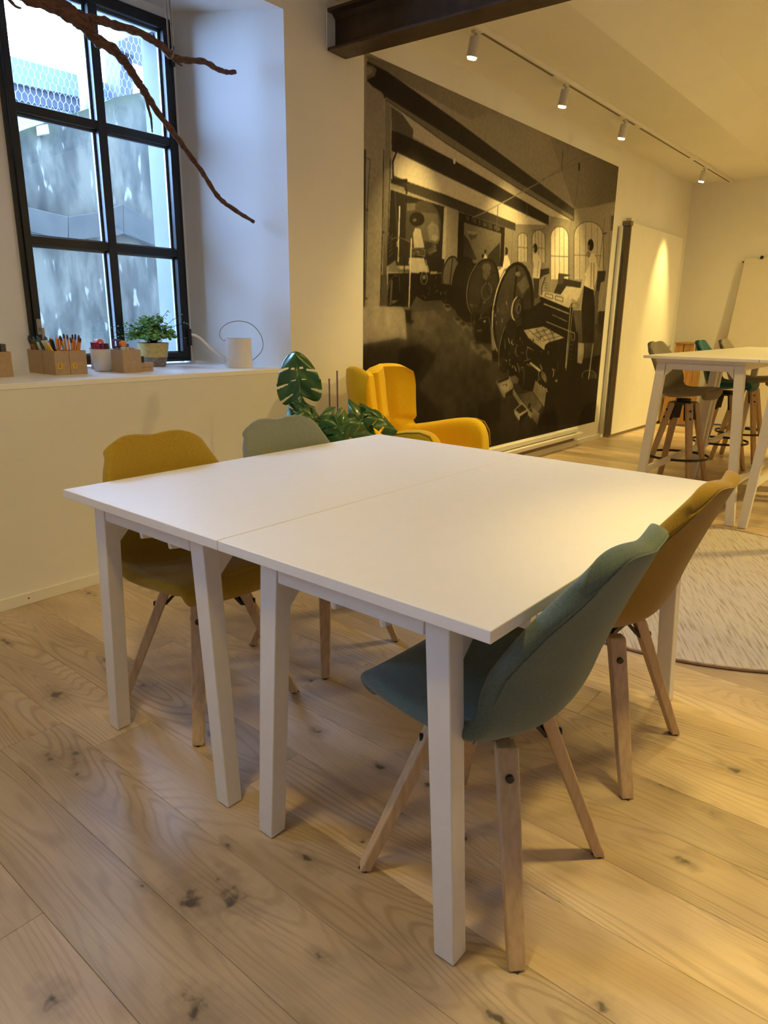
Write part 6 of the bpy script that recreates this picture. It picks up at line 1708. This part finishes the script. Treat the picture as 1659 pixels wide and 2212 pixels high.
monstera_leaf(P2(650, 855, 2.50), P2(637, 758, 2.53), .235, (-.62, -.75, .12), 1, slits=3, cup=.10, own=((.30, .66), (.24, .47, .76)))
monstera_leaf(P2(648, 884, 2.46), P2(712, 918, 2.40), .20, (-.35, -.55, .75), 2, slits=3, cup=.16, own=((.35, .7), (.3, .6)))
monstera_leaf(P2(695, 930, 2.40), P2(731, 876, 2.42), .10, (.45, -.6, .55), 3, slits=2, cup=.25, holes=False)
monstera_leaf(P2(760, 890, 2.38), P2(822, 945, 2.30), .24, (-.35, -.55, .70), 4, slits=3, cup=.15, own=((.5,), (.35, .7)))
monstera_leaf(P2(792, 886, 2.36), P2(866, 928, 2.26), .15, (-.2, -.6, .70), 5, slits=3, cup=.18, holes=False)
monstera_leaf(P2(722, 898, 2.34), P2(748, 962, 2.28), .17, (-.4, -.7, .5), 6, slits=3, cup=.12)
monstera_leaf(P2(690, 930, 2.38), P2(705, 985, 2.34), .17, (-.5, -.7, .35), 7, slits=3, cup=.12)
monstera_leaf(P2(660, 870, 2.52), P2(628, 905, 2.50), .14, (-.3, -.6, .6), 8, slits=3, cup=.12)
for i, (x, yt) in enumerate(((711, 818), (728, 801))):
    a = P2(x, yt, 2.55); bm = bmesh.new(); tube(bm, [Vector((a.x + .01, 2.55, .28)) - mo, a - mo], .0042, 8); finish('support_cane', bm, mat('brown_cane', (.16, .07, .03), .8, noise=.2), mon, smooth=True)

# ------------------------------------------------------------------ driftwood branch on cords
br = thing('hanging_branch', 'bare brown forked driftwood branch hanging on cords before the window', 'branch', (2.2, 3.28, 2.6))
bo = Vector(br.location)
def bpath(pts, rad, Y=3.28, wob=.012, seed=0, n=7):
    rg = random.Random(seed)
    P_ = [ray_at(x, y, 1, Y + yo) for x, y, yo in pts]
    S = smoothpath(P_, n); R_ = []
    for k in range(len(S)):
        f = k / (len(S) - 1) * (len(rad) - 1); i = min(int(f), len(rad) - 2); r = rad[i] + (rad[i + 1] - rad[i]) * (f - i)
        R_.append(r * (1 + .10 * math.sin(k * 1.3 + seed) + rg.uniform(-.07, .07)))
        if 0 < k < len(S) - 1: S[k] = S[k] + Vector((rg.uniform(-1, 1), rg.uniform(-1, 1), rg.uniform(-1, 1))) * r * .10
    return [p - bo for p in S], R_
def bpart(name, pts, rad, seed, parent=br, n=7, seg=12):
    p, r = bpath(pts, rad, seed=seed, n=n); bm = bmesh.new(); tube(bm, p, r, seg); return finish(name, bm, M['bark'], parent, smooth=True)
bpart('stem', [(-70, -75, -.05), (0, -35, -.04), (60, -10, -.03), (120, 12, -.02), (165, 38, -.01), (192, 58, 0)], [.030, .031, .032, .034, .036, .030], 1)
up = bpart('limb', [(176, 42, 0), (215, 44, 0), (250, 55, .01), (300, 70, .02), (345, 96, .02), (371, 121, .02), (400, 130, .01), (440, 133, 0), (470, 149, 0), (490, 156, 0), (509, 155, -.01)], [.026, .019, .018, .018, .017, .017, .015, .014, .013, .012, .011], 2)
lo_ = bpart('limb', [(180, 50, 0), (208, 85, 0), (245, 108, -.01), (275, 142, -.02), (300, 180, -.03), (317, 206, -.04), (340, 242, -.05), (375, 288, -.06), (410, 336, -.07), (440, 377, -.08), (465, 417, -.08), (485, 438, -.08), (520, 462, -.07), (548, 479, -.06)], [.030, .027, .022, .020, .019, .018, .015, .014, .0135, .013, .012, .012, .011, .009], 3)
bpart('twig', [(312, 196, -.04), (318, 225, -.045), (326, 255, -.05), (329, 286, -.05)], [.010, .007, .006, .003], 4, lo_)
bpart('twig', [(338, 94, .02), (333, 82, .02), (331, 72, .02)], [.010, .006, .003], 5, up, n=3)
bpart('twig', [(372, 124, .02), (384, 136, .02), (394, 143, .01)], [.010, .006, .003], 6, up, n=3)
bpart('twig', [(8, -14, -.04), (22, 2, -.04), (36, 15, -.04), (46, 17, -.04)], [.010, .007, .006, .003], 7, br, n=4)
zc_ = lambda y: 2.745 + (y - 3.0) / .8 * .14
for k, (x, y, yo, yn) in enumerate(((366, 113, .02, 3.30), (374, 118, .02, 3.30))):
    a = ray_at(x, y, 1, 3.28 + yo); bm = bmesh.new(); tube(bm, [a - bo, Vector((a.x - .004 + .0 * k, yn, zc_(yn) )) - bo], .0038, 8); finish('cord', bm, M['rope'], br, smooth=True)
a = ray_at(370, 117, 1, 3.30); bm = bmesh.new(); tube(bm, [a - bo + Vector((.021 * math.cos(t) * .3 + (k % 3 - 1) * .004, .021 * math.sin(t), .021 * math.cos(t))) for k, t in enumerate([2 * PI * j / 24 * 3 for j in range(25)])], .0035, 6); finish('cord_knot', bm, M['rope'], br)
a = ray_at(-30, -52, 1, 3.24); bm = bmesh.new(); tube(bm, [a - bo, Vector((a.x, 3.24, zc_(3.24))) - bo] if a.z < zc_(3.24) else [a - bo, a - bo + Vector((0, 0, .02))], .0038, 8); finish('cord', bm, M['rope'], br, smooth=True)

# ------------------------------------------------------------------ things on the window sill
ZS = .955
def on_sill(px, py): return ray_at(px, py, 2, ZS)
M['label'] = mat('yellow_sticker', (.72, .42, .02), .6, noise=.03)
def carton(label, x0, x1, y0, y1, h, sticker=None, group='cardboard boxes of drawing tools on the sill', name='cardboard_box'):
    t = thing(name, label, 'box', ((x0 + x1) / 2, (y0 + y1) / 2, ZS), 0, group)
    a, b_ = (x1 - x0) / 2, (y1 - y0) / 2; w = .0025
    bm = bmesh.new(); box(bm, -a, a, -b_, b_, 0.0005, .003); box(bm, -a, a, -b_, -b_ + w, .003, h); box(bm, -a, a, b_ - w, b_, .003, h); box(bm, -a, -a + w, -b_ + w, b_ - w, .003, h); box(bm, a - w, a, -b_ + w, b_ - w, .003, h)
    finish('carton', bm, M['card'], t)
    if sticker:
        s = finish('sticker', (lambda bm: (box(bm, -a + .012, -a + .034, -b_ - .0008, -b_ - .0001, .030, .054), bm)[1])(bmesh.new()), M['label'], t)
        cu = bpy.data.curves.new('glyph', 'FONT'); cu.body = sticker; cu.size = .024; cu.align_x = 'CENTER'; cu.align_y = 'CENTER'
        tmp = bpy.data.objects.new('glyph_tmp', cu); COL.objects.link(tmp)
        dg = bpy.context.evaluated_depsgraph_get(); me = bpy.data.meshes.new_from_object(tmp.evaluated_get(dg)); bpy.data.objects.remove(tmp)
        me.transform(Matrix.Translation((-a + .023, -b_ - .0012, .042)) @ Matrix.Rotation(PI / 2, 4, 'X')); me.materials.clear()
        link('glyph', me, M['dial'], s)
    return t
q0 = on_sill(122, 811); q1 = on_sill(159, 810); q2 = on_sill(200, 807)
yf = q0.y
bxA = (q0.x, q1.x - .001, yf, yf + .115)
bxB = (q1.x + .001, q1.x + .001 + (q1.x - q0.x) + .012, yf, yf + .115)
bxC = (q0.x - .004, q1.x + .02, yf + .122, yf + .27)
carton('cardboard box with yellow sticker holding yellow and black pencils, front left of the pair', *bxA, .112, 'E')
carton('cardboard box with yellow sticker full of orange pencils, right of the pair', *bxB, .112, 'I')
carton('cardboard box of coloured markers behind the stickered boxes', *bxC, .112)
qL = on_sill(30, 814); bxL = (qL.x - .10, qL.x, qL.y, qL.y + .12)
carton('cardboard box with grey folders at the left picture edge', *bxL, .112)
q4 = on_sill(219, 800); bx4 = (q4.x, q4.x + .07, q4.y, q4.y + .10)
carton('cardboard box with orange roll behind the white cup', *bx4, .112)
q5 = on_sill(268, 806); q5b = on_sill(304, 804); bx5 = (q5.x, q5b.x + .006, q5.y, q5.y + .11)
carton('cardboard box of tapes and scissors next to the plant pot', *bx5, .112)
qf = on_sill(300, 803); qf2 = on_sill(328, 801)
fb = thing('flat_box', 'flat low cardboard box leaning out between the tape box and plant pot', 'box', ((qf.x + qf2.x) / 2, qf.y + .05, ZS))
hw_ = (qf2.x - qf.x) / 2
bx('tray', M['card'], fb, -hw_, hw_, -.05, .05, .0005, .020, bevel=.001); bx('lid', M['card'], fb, -hw_ - .001, hw_ + .001, -.051, .051, .021, .044, bevel=.001)
bx('dark_case', M['black'], fb, -hw_ - .0, hw_ - .03, -.02, .05, .0445, .075, bevel=.003)
# white cup
qc = on_sill(238, 803)
cup = thing('white_cup', 'white tapered ceramic cup of magenta and brown packets between the boxes', 'cup', (qc.x - .002, qc.y + .055, ZS))
CP = Vector(cup.location)
bm = bmesh.new(); lathe(bm, [(.030, .0005), (.044, .004), (.056, .06), (.060, .112), (.057, .112), (.052, .06), (.03, .008)], seg=28, cap=False); finish('bowl', bm, M['cup'], cup, smooth=True)
bm = bmesh.new(); lathe(bm, [(.031, .001), (.031, .006)], seg=28); finish('base', bm, M['cup'], cup)

pcols = {'orange': (.80, .33, .08), 'yellow': (.85, .56, .05), 'brown': (.35, .14, .07), 'black': (.03, .03, .035), 'green': (.07, .16, .07), 'purple': (.10, .04, .16), 'white': (.6, .62, .62), 'blue': (.08, .14, .3), 'magenta': (.30, .02, .10), 'darkbrown': (.09, .05, .04)}
PM = {k: mat('pencil_' + k, v, .5, noise=.06, nscale=200) for k, v in pcols.items()}
prg = random.Random(11)
def pencil(base, top, col, tipc, label, group, r=.0046, name='pencil', cat='pencil'):
    base, top = Vector(base), Vector(top)
    bm = bmesh.new(); mid_ = base.lerp(top, .88)
    tube(bm, [base - base, mid_ - base], [r, r], 6)
    o = finish(name, bm, PM[col]); o.location = base
    tag(o, label, cat, group)
    bm = bmesh.new(); tube(bm, [mid_ - base, (top - base) * .97, top - base], [r * 1.02, r, r * .6], 6); finish('tip', bm, PM[tipc], o)
def bundle(bxx, n, col, tipc, x0, x1, yoff, lean, hgt, label, group, r=.0046, name='pencil', cat='pencil', spread=.0):
    for k in range(n):
        f = k / max(1, n - 1); xb = x0 + (x1 - x0) * f; yb = (bxx[2] + bxx[3]) / 2 + yoff + prg.uniform(-.02, .02)
        L_ = hgt + prg.uniform(-.012, .012); ln = lean + spread * (f - .5) + prg.uniform(-.06, .06)
        base = Vector((min(max(xb - ln * .05, bxx[0] + .01), bxx[1] - .01), yb, ZS + .006))
        d = Vector((ln, prg.uniform(-.08, .10), 1)).normalized()
        # stay inside the carton up to its rim
        zr = .112 / d.z
        ex = base.x + d.x * zr
        if ex < bxx[0] + .006: base.x += bxx[0] + .006 - ex
        if ex > bxx[1] - .006: base.x -= ex - (bxx[1] - .006)
        base.x = min(max(base.x, bxx[0] + .006), bxx[1] - .006)
        pencil(base, base + d * L_, col, tipc, label, group, r, name, cat)
bundle(bxB, 13, 'orange', 'darkbrown', bxB[0] + .008, bxB[1] - .008, 0, .02, .172, 'orange pencil in the right stickered box', 'orange pencils in the right box', spread=.55)
bundle(bxA, 6, 'orange', 'orange', bxA[0] + .045, bxA[1] - .006, .02, .02, .165, 'orange pencil in the left stickered box', 'orange pencils in the left box', spread=.3)
bundle(bxA, 9, 'yellow', 'white', bxA[0] + .010, bxA[1] - .02, -.01, -.50, .165, 'yellow pencil with a white end leaning left out of its box', 'yellow pencils with white ends')
bundle(bxA, 5, 'black', 'black', bxA[0] + .030, bxA[1] - .02, .03, -.12, .150, 'black pen in the left stickered box', 'black pens in the left box', r=.0048, name='pen', cat='pen')
bundle(bxC, 4, 'brown', 'black', bxC[0] + .006, bxC[0] + .03, 0, -.42, .178, 'red-brown pencil leaning far left in the rear box', 'red-brown pencils in the rear box')
bundle(bxC, 5, 'green', 'green', bxC[0] + .025, bxC[0] + .055, -.02, -.25, .150, 'dark green marker in the rear box', 'green markers in the rear box', r=.0065, name='marker', cat='marker')
bundle(bxC, 6, 'purple', 'blue', bxC[0] + .035, bxC[1] - .02, .03, -.12, .165, 'purple pen in the rear box', 'purple pens in the rear box', r=.0055, name='pen', cat='pen', spread=.4)
bundle(bxC, 3, 'white', 'white', bxC[0] + .03, bxC[0] + .06, -.04, -.2, .14, 'whitish pen in the rear box', 'white pens in the rear box', r=.006, name='pen', cat='pen')
def slabthing(name, label, cat, loc, dims, m, tilt=(0, 0, 0), group=None, bev=.002):
    bm = bmesh.new(); box(bm, -dims[0] / 2, dims[0] / 2, -dims[1] / 2, dims[1] / 2, 0, dims[2]); o = finish(name, bm, m, bevel=bev); o.location = loc; o.rotation_euler = tilt
    return tag(o, label, cat, group)
grey1 = mat('grey_folder', (.10, .09, .09), .7, noise=.1)
for k in range(3):
    slabthing('folder', ['dark grey folder standing rightmost in the left edge box', 'dark grey folder in the middle of the left edge box', 'dark grey folder leftmost in the left edge box'][k], 'folder', (bxL[1] - .022 - k * .028, (bxL[2] + bxL[3]) / 2, ZS + .004), (.022, .09, .142), grey1, group='grey folders in the left edge box')
cx4 = (bx4[0] + bx4[1]) / 2; cy4 = (bx4[2] + bx4[3]) / 2
slabthing('packet', 'white packet in the box behind the white cup', 'packet', (cx4, cy4 - .02, ZS + .004), (.05, .012, .135), PM['white'], (0.05, 0, 0))
bm = bmesh.new(); tube(bm, [(0, -.02, 0), (0, .02, 0)], .022, 18); o = finish('tape_roll', bm, mat('orange_roll', (.85, .20, .06), .5, noise=.05)); o.location = (cx4 - .004, cy4 + .012, ZS + .136); tag(o, 'orange roll on top in the box behind the white cup', 'roll')
slabthing('packet', 'black packet in the box behind the white cup', 'packet', (cx4 + .0, cy4 + .03, ZS + .004), (.05, .02, .112), PM['black'])
slabthing('packet', 'magenta packet standing left in the white cup', 'packet', (CP.x - .024, CP.y + .0, ZS + .012), (.022, .05, .135), PM['magenta'], (0, -.10, 0))
slabthing('packet', 'magenta packet in the middle of the white cup', 'packet', (CP.x + .002, CP.y + .002, ZS + .012), (.018, .05, .130), PM['magenta'], (0, -.08, 0))
slabthing('packet', 'dark brown packet standing right in the white cup', 'packet', (CP.x + .024, CP.y, ZS + .012), (.018, .05, .128), PM['darkbrown'], (0, -.06, 0))
# box 5: scissors, roll, white packs
c5x = (bx5[0] + bx5[1]) / 2; c5y = (bx5[2] + bx5[3]) / 2
sc = thing('scissors', 'purple-handled scissors standing in the tape box', 'scissors', (bx5[0] + .022, c5y + .02, ZS + .004))
bm = bmesh.new()
for s in (-1, 1): tube(bm, [(s * .012 + .014 * math.cos(a), 0, .138 + .018 * math.sin(a)) for a in [2 * PI * k / 16 for k in range(16)]], .0045, 8, closed=True)
finish('handle', bm, PM['purple'], sc, smooth=True); bm = bmesh.new(); beam(bm, (-.006, 0, .0), (-.010, 0, .12), .006, .002, .012, .002, (1, 0, 0)); beam(bm, (.006, .003, .0), (.010, .003, .12), .006, .002, .012, .002, (1, 0, 0)); finish('blade', bm, M['wire'], sc)
bm = bmesh.new(); tube(bm, [(0, -.008, 0), (0, .008, 0)], .016, 18); o = finish('tape_roll', bm, mat('orange_tape', (.85, .30, .06), .5, noise=.05)); o.location = (c5x - .006, c5y + .01, ZS + .140); tag(o, 'small orange tape roll in the box of tapes and scissors', 'roll')
slabthing('packet', 'blue case standing at the back of the tape box', 'case', (c5x + .012, c5y + .034, ZS + .004), (.05, .018, .135), PM['blue'])
for k in range(4):
    slabthing('glue_stick', ['white and pink glue stick at the left front of the tape box', 'second white and pink glue stick in the tape box', 'third white and pink glue stick in the tape box', 'white and pink glue stick at the right of the tape box'][k], 'glue stick', (bx5[0] + .022 + k * .020, bx5[2] + .022, ZS + .004), (.017, .02, .122 - k * .001), PM['white'] if k != 2 else mat('pink_pack', (.62, .35, .40), .5, noise=.1), (-.05, .0, 0), group='glue sticks in the tape box')

# potted plant
pt = thing('potted_plant', 'small leafy green plant in a yellow and grey woven pot on the sill', 'potted plant', (2.270, 3.60, ZS))
bm = bmesh.new()
prof_ = []
for k in range(17):
    z = .052 + k * .005; prof_.append((.0745 + .012 * (k / 16) + (.0012 if k % 2 else 0), z))
lathe(bm, prof_ + [(.080, .132), (.076, .10)], seg=36, cap=False); finish('upper_pot', bm, mat('yellow_woven', (.62, .47, .16), .8, color2=(.50, .36, .10), nscale=50, bump=.3, bscale=200), pt, smooth=False)
bm = bmesh.new(); lathe(bm, [(.056, .0005), (.062, .004), (.0742, .052)], seg=36); finish('lower_pot', bm, mat('grey_woven', (.30, .25, .20), .85, color2=(.17, .14, .12), nscale=60, bump=.5, bscale=160), pt)
bm = bmesh.new(); lathe(bm, [(.077, .110), (.02, .120)], seg=24); finish('soil', bm, M['soil'], pt)
rgp = random.Random(5); bm = bmesh.new(); bs = bmesh.new()
def leaflet(bm, p, d, n_, s):
    d = d.normalized(); n_ = (n_ - d * n_.dot(d)).normalized(); l_ = d.cross(n_)
    vs = [bm.verts.new(p)] + [bm.verts.new(p + d * s * a + l_ * s * b_ + n_ * s * c) for a, b_, c in ((.5, -.55, .05), (.95, -.38, -.05), (1.05, 0, .03), (.95, .38, -.05), (.5, .55, .05))]
    bm.faces.new(vs)
def sprig(tgt, nl, s):
    p0 = Vector((rgp.uniform(-.012, .012), rgp.uniform(-.012, .012), .115)); md_ = (p0 + tgt) / 2 + Vector((0, 0, .035))
    S = smoothpath([p0, md_, tgt], 6); tube(bs, S, .0011, 4)
    for k in range(nl):
        f = .35 + .65 * k / nl; i = f * (len(S) - 1); a = S[int(i)].lerp(S[min(len(S) - 1, int(i) + 1)], i % 1)
        d = Vector((rgp.uniform(-1, 1), rgp.uniform(-1, 1), rgp.uniform(-.5, .8)))
        leaflet(bm, a + d * .006, d, Vector((rgp.uniform(-.7, .7), rgp.uniform(-1, .2), 1)), s * rgp.uniform(.8, 1.3))
for k in range(95):
    a = rgp.uniform(0, 2 * PI); rr_ = .15 * math.sqrt(rgp.random()); z = .15 + rgp.uniform(0, .16) * (1 - (rr_ / .16) ** 2)
    sprig(Vector((rr_ * math.cos(a), rr_ * math.sin(a), z)), 13, .019)
for tg in ((-.19, .10, .22), (-.20, .12, .16), (-.17, .10, .19), (.14, -.10, .285), (.155, -.12, .24), (.05, -.1, .31), (.15, -.14, .15), (-.12, 0, .25), (-.16, .05, .24)):
    sprig(Vector(tg), 12, .010)
lm = mat('small_leaf', (.26, .50, .16), .6, color2=(.12, .32, .08), nscale=30); lm.node_tree.nodes['Principled BSDF'].inputs['Transmission Weight'].default_value = .0
o = finish('foliage', bm, lm, pt); o['kind'] = 'stuff'
o = finish('stems', bs, M['soil'], pt); o['kind'] = 'stuff'

# watering can
wcn = thing('watering_can', 'cream metal watering can with long spout and thin wire handle on the sill', 'watering can', (2.575, 3.215, ZS))
Lf = Vector((-.777, .629, 0))
bm = bmesh.new(); lathe(bm, [(.074, .0005), (.0745, .004), (.072, .158), (.073, .163), (.070, .163), (.069, .02), (.02, .018)], seg=36, cap=False); finish('body', bm, M['can'], wcn, smooth=False)
bm = bmesh.new(); lathe(bm, [(.070, .001), (.070, .006)], seg=36); finish('base', bm, M['can'], wcn)
bm = bmesh.new(); tube(bm, [Lf * .066 + Vector((0, 0, .035)), Lf * .15 + Vector((0, 0, .105)), Lf * .215 + Vector((0, 0, .165)), Lf * .238 + Vector((0, 0, .178)), Lf * .256 + Vector((0, 0, .177))], [.011, .0085, .007, .007, .0085], 12); finish('spout', bm, M['can'], wcn, smooth=True)
hp = [(.071, .150), (.088, .152), (.103, .180), (.092, .215), (.050, .245), (-.010, .257), (-.075, .240), (-.122, .190), (-.138, .130), (-.120, .080), (-.072, .038)]
bm = bmesh.new(); tube(bm, smoothpath([Lf * a + Vector((0, 0, z)) for a, z in hp], 6), .0022, 8); finish('wire_handle', bm, M['wire'], wcn, smooth=True)
